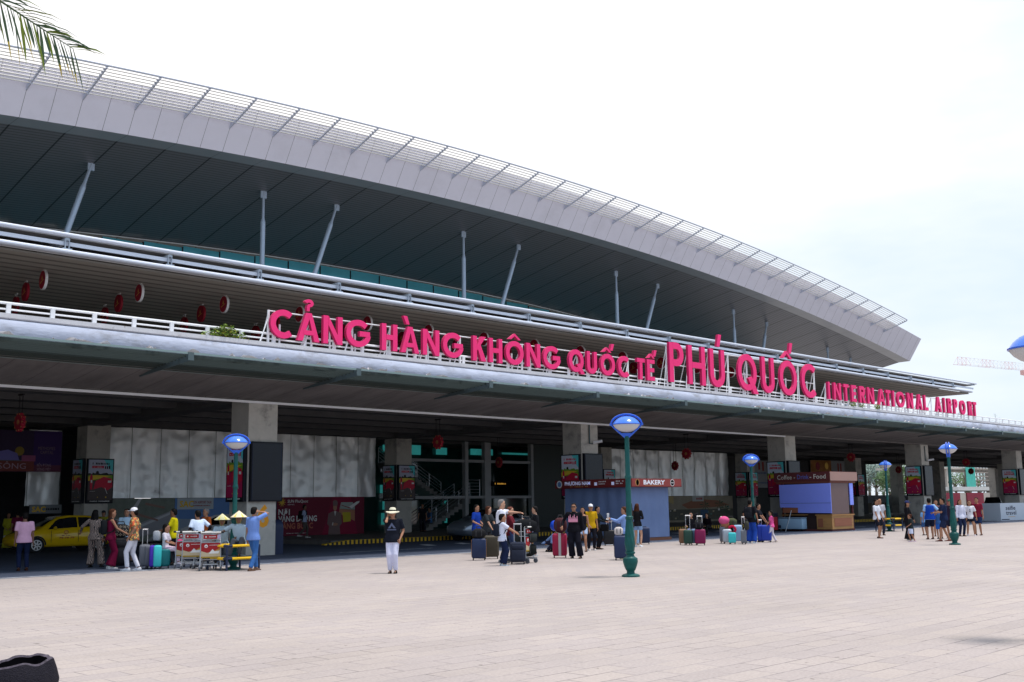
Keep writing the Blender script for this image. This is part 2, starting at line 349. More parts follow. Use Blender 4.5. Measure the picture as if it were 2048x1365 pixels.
# ------------------------------------------------------------------ terminal roof
def Zb(X):
    x = X/100.0; return 0.26888*x**3-12.39933*x**2+13.42358*x+20.30872
XE = 125.3
xs = [-14+i*3.024/2 for i in range(200)]; xs = [x for x in xs if x < XE-0.6]+[XE]
term = thing('airport_terminal', 'long grey airport terminal with a huge arched overhanging roof and a lower flat canopy', 'airport building', (60, 57.5, 0))
def zsof(X, Y): return Zb(X)-0.03-0.190*(Y-58.9)-0.0018*(Y-58.9)**2
def strip(fn_rows, mt, name, parent=term, smooth=True):
    mb = MB(); rows = [[f(x) for x in xs] for f in fn_rows]; n = len(xs)
    mb.add([p for r in rows for p in r], [(i*n+j, i*n+j+1, (i+1)*n+j+1, (i+1)*n+j) for i in range(len(rows)-1) for j in range(n-1)])
    return mb.build(name, mt, parent, smooth=smooth, ang=30)
roof = strip([lambda x: (x, 55.93, Zb(x)+2.53), lambda x: (x, 60, Zb(x)+3.6), lambda x: (x, 72, Zb(x)+5.0), lambda x: (x, 95, Zb(x)+4.0), lambda x: (x, 95, 10)], ROOFTOP, 'roof')
strip([lambda x: (x, 57.5, Zb(x)), lambda x: (x, 56.7, Zb(x)+1.265), lambda x: (x, 55.9, Zb(x)+2.53)], PANEL, 'fascia')
strip([lambda x: (x, 58.9, Zb(x)-0.03), lambda x: (x, 57.5, Zb(x))], BANDM, 'eaves_band')
strip([(lambda x, Y=Y: (x, Y, zsof(x, Y))) for Y in (72.2, 68, 64, 61, 58.9)], SOFFIT, 'soffit')
ec = MB(); prof = [(57.5, Zb(XE)), (55.9, Zb(XE)+2.53), (60, Zb(XE)+3.6), (72, Zb(XE)+5), (95, Zb(XE)+4), (95, Zb(XE)-8), (72.2, zsof(XE, 72.2)), (64, zsof(XE, 64)), (58.9, Zb(XE)-0.03)]
ec.add([(XE, y, z) for y, z in prof], [tuple(range(len(prof)))]); ec.build('gable_panel', PANEL, term, smooth=False)
# sunshade outriggers and the louvre rails they carry
SHADE = mat('sunshade_steel', (0.60, 0.63, 0.72), 0.35, metal=0.35); RAILM = mat('louvre_rail', (0.80, 0.78, 0.74), 0.35, metal=0.3)
k = -1
while True:
    x = 20.29+3.024*k; k += 1
    if x > 118: break
    z = Zb(x); pts = [(56.72, z+1.25), (53.72, z+2.24), (53.72, z+2.34), (55.9, z+1.60), (56.42, z+1.70)]
    mb = MB(); mb.extr([(x-0.03, y, q) for y, q in pts], (0.06, 0, 0))
    for i in range(10):
        f_ = i/9.0; y = 53.75+2.3*f_; mb.box(x-0.08, y-0.03, z+2.30-0.85*f_, x+0.08, y+0.05, z+2.38-0.85*f_)
    mb.build('sunshade_bracket', SHADE, term, smooth=False)
xr = [17.3+1.512*i for i in range(68)]; xr = [x for x in xr if x <= 117.5]
for i in range(11):
    f_ = i/10.0; y = 53.72+2.4*f_; dz = 2.38-0.86*f_
    mb = MB(); mb.tube([(x, y, Zb(x)+dz) for x in xr], 0.062 if i == 0 else 0.036, n=6)
    mb.build('louvre_rail', RAILM if i else SHADE, term)
# struts between canopy and roof
STR = mat('strut_paint', (0.42, 0.50, 0.62), 0.35, metal=0.2)
tops1 = [(38.11, 62), (56.48, 62), (75.46, 62), (94.52, 62), (113.76, 62), (19.9, 62)]
tops2 = [(26.23, 24.95), (44.19, 42.46), (62.77, 60.85), (81.74, 79.6), (100.9, 99.3), (119.2, 117.6)]
for x, y in tops1:
    zt = zsof(x, 62); mb = MB(); mb.tube([(x, 62, 12.4), (x, 62, zt-2.2)], 0.17, n=12); mb.tube([(x, 62, zt-2.2), (x, 62, zt-1.9), (x, 62, zt)], [0.17, 0.10, 0.09], n=12)
    mb.box(x-0.22, 61.94, zt-0.5, x+0.22, 62.06, zt-0.02); mb.build('strut', STR, term)
for xt, xm in tops2:
    zt = zsof(xt, 62); dx = (xt-xm)/5.0 if xt > 30 else 0.29
    p = lambda z: (xt-dx*(zt-z), 62, z)
    mb = MB(); mb.tube([p(12.4), p(zt-1.6)], 0.17, n=12); mb.tube([p(zt-1.6), p(zt-1.3), p(zt)], [0.17, 0.10, 0.09], n=12)
    mb.box(xt-0.24, 61.94, zt-0.45, xt+0.16, 62.06, zt-0.02); mb.build('strut', STR, term)
# clerestory glass below the soffit
for i in range(38):
    x0 = 4+i*3.024; x1 = x0+3.0
    if x1 > 116: break
    mb = MB(); mb.box(x0+0.03, 71.5, 12.8, x1-0.03, 71.54, min(zsof(x0, 71.5), zsof(x1, 71.5))-0.12); mb.build('clerestory_pane', TEAL, term, smooth=False)
mb = MB()
for i in range(39):
    x0 = 4+i*3.024
    if x0 < 117: mb.box(x0-0.05, 71.45, 12.8, x0+0.03, 71.6, zsof(x0, 71.5)-0.2)
mb.build('clerestory_mullions', BLACK, term, smooth=False)
mb = MB()
for i in range(38):
    x0 = 4+i*3.024; x1 = x0+3.024
    if x1 < 118: mb.bar((x0, 71.4, zsof(x0, 71.4)-0.06), (x1, 71.4, zsof(x1, 71.4)-0.06), 0.1, 0.07)
mb.build('clerestory_head', WHITE, term, smooth=False)
# ------------------------------------------------------------------ entrance canopy (second level)
CX1 = 108.1
can = thing('entrance_canopy', 'long flat canopy with white edge pipes and slatted underside over the upper road', 'canopy', (60, 43.5, 7))
MetalW = mat('canopy_edge_paint', (0.66, 0.70, 0.80), 0.35, metal=0.15)
DKUND = mat('canopy_dark_steel', (0.07, 0.065, 0.06), 0.7)
mb = MB(); mb.tube([(-14, 43.5, 12.88), (109.4, 43.5, 13.08)], 0.085, n=10); mb.build('edge_pipe', MetalW, can)
mb = MB(); mb.box(-14, 43.62, 12.50, 109.0, 43.70, 12.66); mb.build('edge_beam', MetalW, can, smooth=False)
mb = MB(); mb.box(-14, 43.45, 12.10, CX1, 43.75, 12.30); mb.tube([(-14, 43.44, 12.2), (CX1, 43.44, 12.2)], 0.10, n=10); mb.build('gutter', MetalW, can)
mb = MB(); mb.box(-14, 43.76, 11.98, CX1, 57.2, 12.06); mb.build('slatted_soffit', SOFFIT2, can, smooth=False)
mb = MB(); mb.box(-14, 43.9, 12.90, 109.2, 60, 12.99); mb.build('canopy_roof', mat('canopy_sheet', (0.22, 0.22, 0.23), 0.6, metal=0.3), can, smooth=False)
mb = MB(); mb.box(CX1-0.18, 43.8, 12.07, CX1, 57.2, 12.28); mb.bar((109.3, 43.6, 13.02), (109.3, 58, 12.9), 0.12, 0.16); mb.build('end_beam', STEEL, can, smooth=False)
for i in range(24):
    x = 17.55+4.55*(i-4)
    if x > 107: break
    mb = MB(); mb.extr([(x-0.06, 43.5, 12.80), (x-0.06, 43.5, 12.70), (x-0.06, 45.2, 12.36), (x-0.06, 46.5, 12.36), (x-0.06, 46.5, 12.88)], (0.12, 0, 0))
    mb.box(x-0.10, 43.50, 12.36, x-0.06, 43.58, 12.78); mb.box(x+0.06, 43.50, 12.36, x+0.10, 43.58, 12.78); mb.box(x-0.2, 43.48, 12.31, x+0.2, 43.60, 12.36)
    mb.build('canopy_bracket', STEEL, can, smooth=False)
    mb = MB(); mb.box(x-0.1, 46.5, 12.1, x+0.1, 57, 12.88); mb.build('roof_beam', DKUND, can, smooth=False)
# upper level front wall: cream frames and pale green glass seen over the railing
PGL = mat('pale_green_glass', (0.45, 0.62, 0.55), 0.15, spec=0.7, var=0.1, scale=0.5); CREAM = mat('cream_wall', (0.55, 0.52, 0.47), 0.7, var=0.1)
mb = MB(); mb.box(-14, 57.3, 6.9, 107.6, 57.6, 12.9); mb.build('upper_wall', mat('brown_shaded_cladding', (0.12, 0.11, 0.10), 0.7, var=0.15, scale=0.6), term, smooth=False)  # dark brown base tone with slight random variation
r2 = random.Random(3)
for i in range(40):
    x = -12+i*3.0
    mb = MB(); mb.box(x+0.12, 57.20, 7.15, x+2.88, 57.29, 9.9 if i % 4 else 9.2); mb.build('shopfront_pane', PGL if r2.random() < 0.72 else CREAM, term, smooth=False)
# ------------------------------------------------------------------ elevated deck
deck = thing('elevated_road_deck', 'weathered grey concrete upper road deck carried on square columns', 'elevated road', (60, 34, 0))
DX0, DX1 = -20, 330
mb = MB()
sec = [(30.0, 6.95), (30.0, 6.82), (30.06, 6.80), (29.98, 6.55), (30.0, 6.30), (30.18, 6.08), (31.6, 5.86), (34.0, 5.56), (34.0, 5.50), (34.3, 5.50), (34.3, 6.2), (58, 6.2), (58, 6.9), (30.3, 6.9), (30.3, 6.95)]
xx = [DX0+i*5 for i in range(71)]
mb.loft([[(x, y, z) for y, z in sec] for x in xx])
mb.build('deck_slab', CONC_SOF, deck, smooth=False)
# weathered upstand along the deck edge, set just proud of the slab
mb = MB(); sec2 = [(29.93, 6.985), (30.32, 6.985), (30.32, 6.93), (29.995, 6.93), (29.985, 6.83), (29.93, 6.86)]
mb.loft([[(x, y, z) for y, z in sec2] for x in xx]); mb.build('edge_coping', WHITE_OLD, deck, smooth=False)
mb = MB(); sec3 = [(29.985, 6.82), (29.93, 6.79), (29.90, 6.55), (29.92, 6.30), (30.02, 6.12), (30.10, 6.08), (30.14, 6.14), (30.03, 6.30), (30.03, 6.82)]
mb.loft([[(x, y, z) for y, z in sec3] for x in xx]); mb.build('edge_fascia', CONC_EDGE, deck, ang=60)
mb = MB(); mb.box(DX0, 33.90, 5.41, 56.6, 33.99, 5.49); mb.build('light_conduit', WHITE, deck, smooth=False)
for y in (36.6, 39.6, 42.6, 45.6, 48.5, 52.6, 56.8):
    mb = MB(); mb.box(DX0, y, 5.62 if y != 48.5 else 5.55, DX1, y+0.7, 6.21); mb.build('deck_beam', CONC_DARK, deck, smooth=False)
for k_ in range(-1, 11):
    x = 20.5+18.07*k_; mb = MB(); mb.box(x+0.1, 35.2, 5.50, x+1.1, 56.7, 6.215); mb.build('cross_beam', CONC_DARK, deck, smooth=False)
COLM = mat('column_concrete', (0.47, 0.45, 0.41), 0.85, var=0.16, scale=1.6, bump=0.3, bscale=10, dirt=((0.24, 0.23, 0.22), 1.2, 0.52, 0.68))
C1 = [2.4, 20.5, 38.45, 56.65, 74.85, 92.6, 110.6, 128.7, 146.8, 165]
for x in C1:
    mb = MB(); mb.box(x, 34.01, -0.02, x+1.2, 35.19, 5.6); mb.build('column', COLM, deck, smooth=False)
for x in (2.6, 20.9, 38.9, 56.9, 74.9, 92.9, 110.9, 129, 147, 165):
    mb = MB(); mb.box(x, 48.5, -0.02, x+1.1, 49.6, 5.56); mb.build('column', COLM, deck, smooth=False)
for x in (118.9, 147.3, 165.3):
    mb = MB(); mb.box(x, 57, -0.02, x+(1.1 if x > 120 else 1.4), 57.9, 6.25); mb.build('column', COLM, deck, smooth=False)
# grille canopy hung below the edge
for k_ in range(-2, 26):
    x = 15.33+6.07*k_
    mb = MB(); mb.extr([(x-0.02, y, z) for y, z in ((28.69, 6.21), (28.69, 5.97), (31.9, 5.78), (31.9, 5.86), (30.9, 6.05))], (0.04, 0, 0))
    mb.box(x-0.09, 28.68, 5.97, x+0.09, 28.70, 6.21)
    for j in range(3): mb.tube([(x-0.035, 29.4+0.75*j, 6.02), (x+0.035, 29.4+0.75*j, 6.02)], 0.045, n=8)
    mb.build('grille_bracket', SLATE, deck, smooth=False)
mb = MB(); mb.box(DX0, 28.70, 6.15, DX1, 28.76, 6.21); mb.box(DX0, 31.1, 5.93, DX1, 31.2, 5.99); mb.build('grille_edge', GRILL, deck, smooth=False)
mb = MB()
for j in range(11):
    y = 28.95+0.2*j; mb.box(DX0, y, 6.09-0.016*j, DX1, y+0.022, 6.175-0.016*j)
o = mb.build('grille_bars', mat('grille_bar_steel', (0.045, 0.060, 0.058), 0.6, spec=0.1), deck, smooth=False)
# railing on the deck edge
mb = MB(); mb.tube([(DX0, 30.22, 7.31), (DX1, 30.22, 7.33)], 0.038, n=8); mb.build('top_rail', WHITE, deck)
mb = MB(); mb.tube([(DX0, 30.22, 7.14), (DX1, 30.22, 7.16)], 0.026, n=8); mb.build('middle_rail', WHITE, deck)
pm = MB(); pm.bar((0, 0, 0), (0, -0.02, 0.33), 0.115, 0.07); pme = pm.mesh('railing_post', WHITE, smooth=False)
for i in range(100):
    o = bpy.data.objects.new('railing_post', pme); COL.objects.link(o); o.parent = deck
    o.location = (10.67-1.2*2+1.2*i-60, 30.22-34, 6.975)
# litter caught on the grille
mb = MB(); r3 = random.Random(5)
for i in range(150):
    x = 8+r3.random()**1.3*140; wd = r3.uniform(0.1, 0.75); y = 28.78
    pts = [(x+wd*a, y+r3.uniform(0, .25), 6.215+h*r3.uniform(0.02, 0.13)) for a, h in ((0, 0.2), (0.3, 1), (0.7, 1), (1, 0.2))]
    mb.add(pts+[(p[0], p[1]+0.15, 6.212) for p in pts], [(0, 1, 5, 4), (1, 2, 6, 5), (2, 3, 7, 6)])
o = mb.build('plastic_litter', mat('litter', (0.75, 0.75, 0.78), 0.6)); tag(o, 'scattered white plastic scraps lying along the top of the green steel grille', 'litter', kind='stuff')
# ------------------------------------------------------------------ helpers from the camera solution
def ray(x, y): return fw+rt*((x-1024)/F)-up*((y-682.5)/F)
def at(x, y, Y):
    d = ray(x, y); t = Y/d.y; return Vector((t*d.x, Y, CAMH+t*d.z))
def gp(x, y, z=0.0):
    d = ray(x, y); t = (z-CAMH)/d.z; return Vector((t*d.x, t*d.y, z))

# ------------------------------------------------------------------ big lettered sign
def arc(cx, cz, rx, rz, a0, a1, n=22): return [(cx+rx*math.cos(R(a0+(a1-a0)*i/n)), cz+rz*math.sin(R(a0+(a1-a0)*i/n))) for i in range(n+1)]
def band(path, t, closed=False):
    """quads either side of a path"""
    L_, R_ = [], []; n = len(path)
    for i, p in enumerate(path):
        a = path[(i-1) % n] if (closed or i) else p; b = path[(i+1) % n] if (closed or i < n-1) else p
        dx, dz = b[0]-a[0], b[1]-a[1]; q = math.hypot(dx, dz) or 1; nx, nz = -dz/q, dx/q
        L_.append((p[0]+nx*t/2, p[1]+nz*t/2)); R_.append((p[0]-nx*t/2, p[1]-nz*t/2))
    return L_, R_
def letter_parts(c, w, h, t):
    """returns list of ('poly', pts) or ('band', path, closed) for a letter in a w x h cell"""
    P = lambda *a: ('poly', list(a)); B = lambda p, cl=False: ('band', p, cl); s = t/2; th = t*0.9
    box = lambda x0, z0, x1, z1: P((x0, z0), (x1, z0), (x1, z1), (x0, z1))
    if c == 'I': return [box(0, 0, t, h)]
    if c == 'H': return [box(0, 0, t, h), box(w-t, 0, w, h), box(t, h/2-th/2, w-t, h/2+th/2)]
    if c == 'L': return [box(0, 0, t, h), box(t, 0, w, th)]
    if c == 'T': return [box(w/2-s, 0, w/2+s, h-th), box(0, h-th, w, h)]
    if c == 'E': return [box(0, 0, t, h), box(t, 0, w, th), box(t, h-th, w, h), box(t, h/2-th/2, w*0.92, h/2+th/2)]
    if c == 'N': return [box(0, 0, t, h), box(w-t, 0, w, h), P((t, h), (t, h-t*1.6), (w-t, 0), (w-t, t*1.6))]
    if c == 'A':
        return [P((0, 0), (t*1.05, 0), (w/2+s*0.9, h), (w/2-s*1.1, h)), P((w-t*1.05, 0), (w, 0), (w/2+s*1.1, h), (w/2-s*0.2, h*0.92)), box(w*0.27, h*0.22, w*0.73, h*0.22+th*0.85)]
    if c == 'K': return [box(0, 0, t, h), P((t, h*0.40), (t, h*0.40+t*1.1), (w-t*1.25, h), (w-t*0.05, h)), P((t*1.2, h*0.50), (t*1.9, h*0.68), (w, 0), (w-t*1.3, 0))]
    if c == 'O': return [B(arc(w/2, h/2, w/2-s, h/2-s, 0, 348.75, 31), True)]
    if c == 'Q': return [B(arc(w/2, h/2, w/2-s, h/2-s, 0, 348.75, 31), True), P((w*0.52, h*0.34), (w*0.72, h*0.40), (w*1.06, -h*0.07), (w*0.80, -h*0.07))]
    if c == 'C': return [B(arc(w*0.54, h/2, w*0.54-s, h/2-s, 48, 312, 26))]
    if c == 'G': return [B(arc(w*0.52, h/2, w*0.52-s, h/2-s, 42, 352, 28)), box(w*0.56, h*0.40, w*1.0, h*0.40+th)]
    if c == 'U': return [B([(s, h), (s, h*0.36)]+arc(w/2, w/2 if w/2 < h*0.36 else h*0.36, w/2-s, (w/2 if w/2 < h*0.36 else h*0.36)-s, 180, 360, 16)[0:]+[(w-s, h*0.36), (w-s, h)])]
    if c == 'P': return [box(0, 0, t, h), B([(t*0.9, h-th/2)]+arc(w-h*0.27, h*0.71, h*0.27-s*0.9, h*0.29-th/2, 90, -90, 14)+[(t*0.9, h*0.42+th/2)])]
    if c == 'R': return [box(0, 0, t, h), B([(t*0.9, h-th/2)]+arc(w-h*0.27-0.02, h*0.72, h*0.26-s*0.9, h*0.28-th/2, 90, -90, 14)+[(t*0.9, h*0.44+th/2)]), P((w*0.38, h*0.44), (w*0.38+t*1.15, h*0.46), (w, 0), (w-t*1.2, 0))]
    if c == 'acute': return [P((0, 0), (t, 0), (t*1.75, h), (t*0.65, h))]
    if c == 'grave': return [P((0, h), (t*1.15, h), (t*1.85, 0), (t*0.95, 0))]
    if c == 'circ': return [P((0, 0), (t*0.95, 0), (w/2+0.01, h*0.62), (w/2, h)), P((w, 0), (w-t*0.95, 0), (w/2-0.01, h*0.62), (w/2, h))]
    if c == 'hook': return [B(arc(w/2, h*0.68, w/2-s*0.7, h*0.30-s*0.5, 170, -95, 16)+[(w*0.42, h*0.28), (w*0.42, 0)])]
YF, DEP = 30.0, 0.13
def build_letter(c, x0, z0, w, h, t, parent, mb=None):
    own = mb is None; mb = mb or MB(); k = 0
    for part in letter_parts(c, w, h, t):
        yf = YF-0.003*k; yb = YF+DEP-0.002*k; k += 1
        if part[0] == 'poly':
            pts = part[1]; n = len(pts); area = sum(pts[i][0]*pts[(i+1) % n][1]-pts[(i+1) % n][0]*pts[i][1] for i in range(n))
            if area < 0: pts = pts[::-1]
            f = [(x0+a, yf, z0+b) for a, b in pts]; b_ = [(x0+a, yb, z0+b) for a, b in pts]
            mb.use(PINK).add(f, [tuple(range(n))]); mb.use(PINKS).add(f+b_, [(i, n+i, n+(i+1) % n, (i+1) % n) for i in range(n)]+[tuple(range(2*n-1, n-1, -1))])
        else:
            A_, B_ = band(part[1], t*(0.7 if c == 'hook' else 1.0), part[2]); n = len(A_); rg = range(n if part[2] else n-1)
            mk = lambda pp, y: [(x0+a, y, z0+b) for a, b in pp]
            mb.use(PINK).add(mk(A_, yf)+mk(B_, yf), [(i, n+i, n+(i+1) % n, (i+1) % n) for i in rg])
            mb.use(PINKS).add(mk(A_, yf)+mk(A_, yb), [(i, (i+1) % n, n+(i+1) % n, n+i) for i in rg])
            mb.add(mk(B_, yf)+mk(B_, yb), [(i, n+i, n+(i+1) % n, (i+1) % n) for i in rg])
            mb.add(mk(A_, yb)+mk(B_, yb), [(i, (i+1) % n, n+(i+1) % n, n+i) for i in rg])
            if not part[2]:
                for e in (0, n-1): mb.add([(x0+A_[e][0], yf, z0+A_[e][1]), (x0+B_[e][0], yf, z0+B_[e][1]), (x0+B_[e][0], yb, z0+B_[e][1]), (x0+A_[e][0], yb, z0+A_[e][1])], [(0, 1, 2, 3)])
    return mb
def sign(name, label, letters, z0, h, t, acc, extra):
    xa = letters[0][1]; xb = letters[-1][2]
    root = thing(name, label, 'sign', ((xa+xb)/2, YF, 6.985))
    for i, (c, x0, x1) in enumerate(letters):
        mb = build_letter(c, x0, z0, x1-x0, h, t, root)
        for (j, a, dx, dz, w_, h_) in acc:
            if j == i: build_letter(a, x0+dx, z0+h+dz, w_, h_, t*0.8, root, mb)
        mb.build('letter', None, root, smooth=False)
    fr = MB(); yb = YF+DEP+0.06
    zt = z0+h*extra; fr.tube([(xa, yb, zt), (xb, yb, zt)], 0.022, n=6)
    if h > 1.3: fr.tube([(xa, yb, z0+h*0.45), (xb, yb, z0+h*0.45)], 0.022, n=6)
    n = max(2, int((xb-xa)/1.6))
    for i in range(n+1):
        x = xa+0.03+(xb-xa-0.06)*i/n; fr.box(x-0.03, yb-0.03, 6.98, x+0.03, yb+0.03, zt+0.03)
        fr.tube([(x, yb, zt-0.05), (x-0.10 if i % 2 else x+0.05, yb+0.55, 6.98)], 0.02, n=6)
        fr.tube([(x, yb, z0+h*0.7), (x-0.36, YF+0.1, 6.98)], 0.02, n=6)
    for x0_, c, x1 in [(q[1], q[0], q[2]) for q in letters]:
        fr.box((x0_+x1)/2-0.02, yb-0.025, 6.98, (x0_+x1)/2+0.02, yb+0.025, z0+h*0.5)
    fr.build('support_frame', WHITE, root)
    return root
L1 = [('C', 18.81, 19.74), ('A', 19.85, 20.73), ('N', 20.88, 21.67), ('G', 21.83, 22.85), ('H', 23.38, 24.08), ('A', 24.25, 25.1), ('N', 25.28, 26.08), ('G', 26.26, 27.26), ('K', 27.79, 28.48), ('H', 28.65, 29.36), ('O', 29.56, 30.56), ('N', 30.72, 31.53), ('G', 31.71, 32.72), ('Q', 33.27, 34.2), ('U', 34.42, 35.07), ('O', 35.31, 36.28), ('C', 36.5, 37.34), ('T', 37.83, 38.38), ('E', 38.55, 39.10)]
sign('lettered_sign', 'small pink letters CẢNG HÀNG KHÔNG QUỐC TẾ on the deck edge', L1, 7.17, 0.96, 0.20,
     [(1, 'hook', 0.26, 0.06, 0.36, 0.40), (5, 'grave', 0.10, 0.08, 0.3, 0.30), (10, 'circ', 0.16, 0.06, 0.68, 0.24), (15, 'circ', 0.12, 0.06, 0.62, 0.22), (15, 'acute', 0.66, 0.16, 0.3, 0.30), (18, 'circ', 0.02, 0.06, 0.56, 0.22), (18, 'acute', 0.46, 0.16, 0.3, 0.30)], 0.93)
L2 = [('P', 40.25, 41.34), ('H', 41.73, 43.1), ('U', 43.5, 44.75), ('Q', 45.92, 47.62), ('U', 48.13, 49.3), ('O', 49.85, 51.56), ('C', 52.05, 53.72)]
sign('lettered_sign', 'tallest pink letters spelling PHÚ QUỐC in the middle of the deck edge', L2, 7.22, 1.87, 0.31,
     [(2, 'acute', 0.62, 0.14, 0.6, 0.62), (5, 'circ', 0.22, 0.10, 1.1, 0.42), (5, 'acute', 0.98, 0.40, 0.5, 0.58)], 0.92)
L3 = [('I', 54.86, 55.08), ('N', 55.5, 56.32), ('T', 56.62, 57.22), ('E', 57.55, 58.12), ('R', 58.5, 59.19), ('N', 59.48, 60.29), ('A', 60.8, 61.68), ('T', 61.82, 62.42), ('I', 62.7, 62.93), ('O', 63.3, 64.3), ('N', 64.7, 65.47), ('A', 65.95, 66.75), ('L', 67.05, 67.61), ('A', 68.75, 69.58), ('I', 69.97, 70.18), ('R', 70.57, 71.17), ('P', 71.55, 72.1), ('O', 72.55, 73.42), ('R', 73.93, 74.5), ('T', 74.7, 75.25)]
sign('lettered_sign', 'pink capital letters spelling INTERNATIONAL AIRPORT on the right part of the deck edge', L3, 7.28, 0.97, 0.21, [], 0.90)
# ------------------------------------------------------------------ shrubs growing on the deck edge
def shrub(x, y, z, wx, h, n, label, seed=1, group=None):
    rr = random.Random(seed); root = thing('small_shrub', label, 'plant', (x, y, z), group=group); mb = MB(); stem = MB()
    GR = [mat('leaf_bright', (0.16, 0.26, 0.03), 0.6, var=0.1), mat('leaf_dark', (0.05, 0.11, 0.02), 0.6), mat('leaf_yellow', (0.40, 0.38, 0.06), 0.6)]
    for i in range(n):
        px = rr.gauss(0, wx/3.2); py = rr.uniform(-0.12, 0.16); pz = rr.random()**1.3*h*(1-min(0.8, abs(px)/wx))+0.02
        a = rr.uniform(0, 6.28); el = rr.uniform(-0.3, 0.9); l_ = rr.uniform(0.05, 0.10); d = Vector((math.cos(a)*math.cos(el), math.sin(a)*math.cos(el), math.sin(el)))
        s_ = d.cross(Vector((rr.uniform(-1, 1), rr.uniform(-1, 1), 1))).normalized()*l_*0.35; c = Vector((x+px, y+py, z+pz))
        mb.use(GR[0 if rr.random() < 0.6 else rr.choice((1, 2))]).add([c, c+d*l_*0.5+s_, c+d*l_, c+d*l_*0.5-s_], [(0, 1, 2, 3)])
        if i % 12 == 0: stem.tube([(x+px*0.5, y, z-0.02), (x+px, y+py, z+pz)], 0.006, n=4)
    mb.build('leaves', None, root, smooth=False); stem.build('stem', mat('twig', (0.12, 0.08, 0.05), 0.8), root)
shrub(17.25, 30.05, 6.985, 1.0, 0.42, 620, 'bright green shrub growing on the deck edge left of the pink letters', 2)
shrub(57.6, 29.98, 6.985, 0.30, 0.30, 120, 'leftmost of three small green weeds under the INTERNATIONAL letters', 3, 'weeds under the letters')
shrub(58.7, 29.98, 6.985, 0.30, 0.22, 90, 'middle one of three small green weeds under the INTERNATIONAL letters', 4, 'weeds under the letters')
shrub(60.6, 29.98, 6.985, 0.40, 0.32, 160, 'rightmost of three small green weeds under the INTERNATIONAL letters', 5, 'weeds under the letters')
# ------------------------------------------------------------------ round lantern signs
def disc_sign(loc, rot, rodtop, thick, r, label, group, style):
    root = thing('round_hanging_sign' if style == 0 else 'red_ornament', label, 'hanging sign' if style == 0 else 'hanging lantern', loc, rot, group)
    def wheel(mb, rad, y0, y1, n=24, cz=0): mb.loft([[(rad*math.cos(2*math.pi*k/n), y, cz+rad*math.sin(2*math.pi*k/n)) for k in range(n)] for y in (y0, y1)])
    if style == 0:
        mb = MB(); wheel(mb, r, -thick/2, thick/2); mb.build('rim', WHITE if 'white-rimmed' in label else REDL, root, world=False, ang=40)
        mb = MB(); wheel(mb, r*0.93, -thick/2-0.012, thick/2+0.012); mb.build('face', REDL, root, world=False, ang=40)
        for sgn in (-1, 1):
            p = Panel((0, sgn*(thick/2+0.012), 0), (-sgn, 0, 0), (0, 0, 1))
            p.poly(GOLD, [(-0.1*r, 0.1*r), (0.0, 0.5*r), (0.14*r, 0.1*r), (0.04*r, -0.05*r)]); p.poly(GOLD, [(-0.5*r, -0.35*r), (-0.1*r, -0.2*r), (0.5*r, -0.05*r), (0.52*r, 0.02*r), (-0.1*r, -0.12*r), (-0.5*r, -0.25*r)])
            p.mb.build('emblem', None, root, world=False, smooth=False)
    else:
        mb = MB(); mb.use(REDL); wheel(mb, r*0.80, -thick/2, thick/2)
        for k in range(10):
            a = k*math.pi/5; mb.ell((r*0.82*math.cos(a), 0, r*0.82*math.sin(a)), (r*0.2, thick*0.5, r*0.2), 8, 5)
        mb.use(mat('dull_gold', (0.38, 0.16, 0.06), 0.5))
        for sgn in (-1, 1):
            for k in range(10):
                a = k*math.pi/5; mb.ell((r*0.85*math.cos(a), sgn*thick*0.5, r*0.85*math.sin(a)), (r*0.07, 0.02, r*0.10), 6, 4)
            mb.ell((0, sgn*thick*0.5, 0), (r*0.28, 0.02, r*0.28), 8, 5)
        mb.build('body', None, root, world=False, ang=40)
    mb = MB()
    for s_ in (-0.12, 0.12): mb.tube([(s_, 0, r*0.9), (s_, 0, rodtop-loc[2])], 0.015, n=6)
    mb.box(-0.18, -0.03, rodtop-loc[2]-0.05, 0.18, 0.03, rodtop-loc[2]); mb.build('hanger', WHITE if style == 0 else BLACK, root, world=False)
k = 0
ordn = ['first', 'second', 'third', 'fourth', 'fifth', 'sixth', 'seventh', 'eighth', 'ninth', 'tenth', 'eleventh', 'twelfth', 'thirteenth', 'fourteenth', 'fifteenth']
for i in range(14):
    disc_sign((17.85+4.37*i, 46.6, 11.56), R(86), 12.0, 0.11, 0.43, 'white-rimmed round red sign, %s from the left in the front row under the canopy' % ordn[i], 'front row of round signs under the canopy', 0)
    if i < 12: disc_sign((18.15+4.37*i, 49.4, 11.50), R(86), 12.0, 0.11, 0.43, 'round red sign with yellow swoosh, %s from the left in its second row' % ordn[i], 'second row of round signs under the canopy', 0)
for i in range(5):
    disc_sign((18.9+4.37*i, 52.6, 11.42), R(86), 12.0, 0.11, 0.43, 'darkest round sign of the back row, %s from the left, just above the railing' % ordn[i], 'back row of round signs under the canopy', 0)
for x, y, Y, lb in ((40, 845, 38, 'red scalloped lantern hanging left of the purple billboard'), (876, 885, 38, 'red scalloped lantern hanging in front of the staircase'), (1373, 908, 38, 'red scalloped lantern hanging above the foil sheets right of the bakery kiosk'),
                    (1350, 932, 44, 'small dark lantern hanging behind the red one right of the bakery kiosk'), (1702, 915, 38, 'red scalloped lantern hanging over the coffee kiosk'), (1932, 925, 38, 'red scalloped lantern hanging between the two rightmost columns'),
                    (1942, 943, 44, 'small dark lantern hanging in front of the building site'), (1797, 940, 44, 'dark round lantern hanging in the opening beside the palm'), (998, 925, 46, 'dim dark lantern hanging in front of the tall glass wall')):
    p = at(x, y, Y); disc_sign((p.x, Y, p.z), R(94 if Y < 40 else 80), 5.66, 0.14, 0.34 if Y < 40 else 0.33, lb, 'lanterns under the deck', 1)

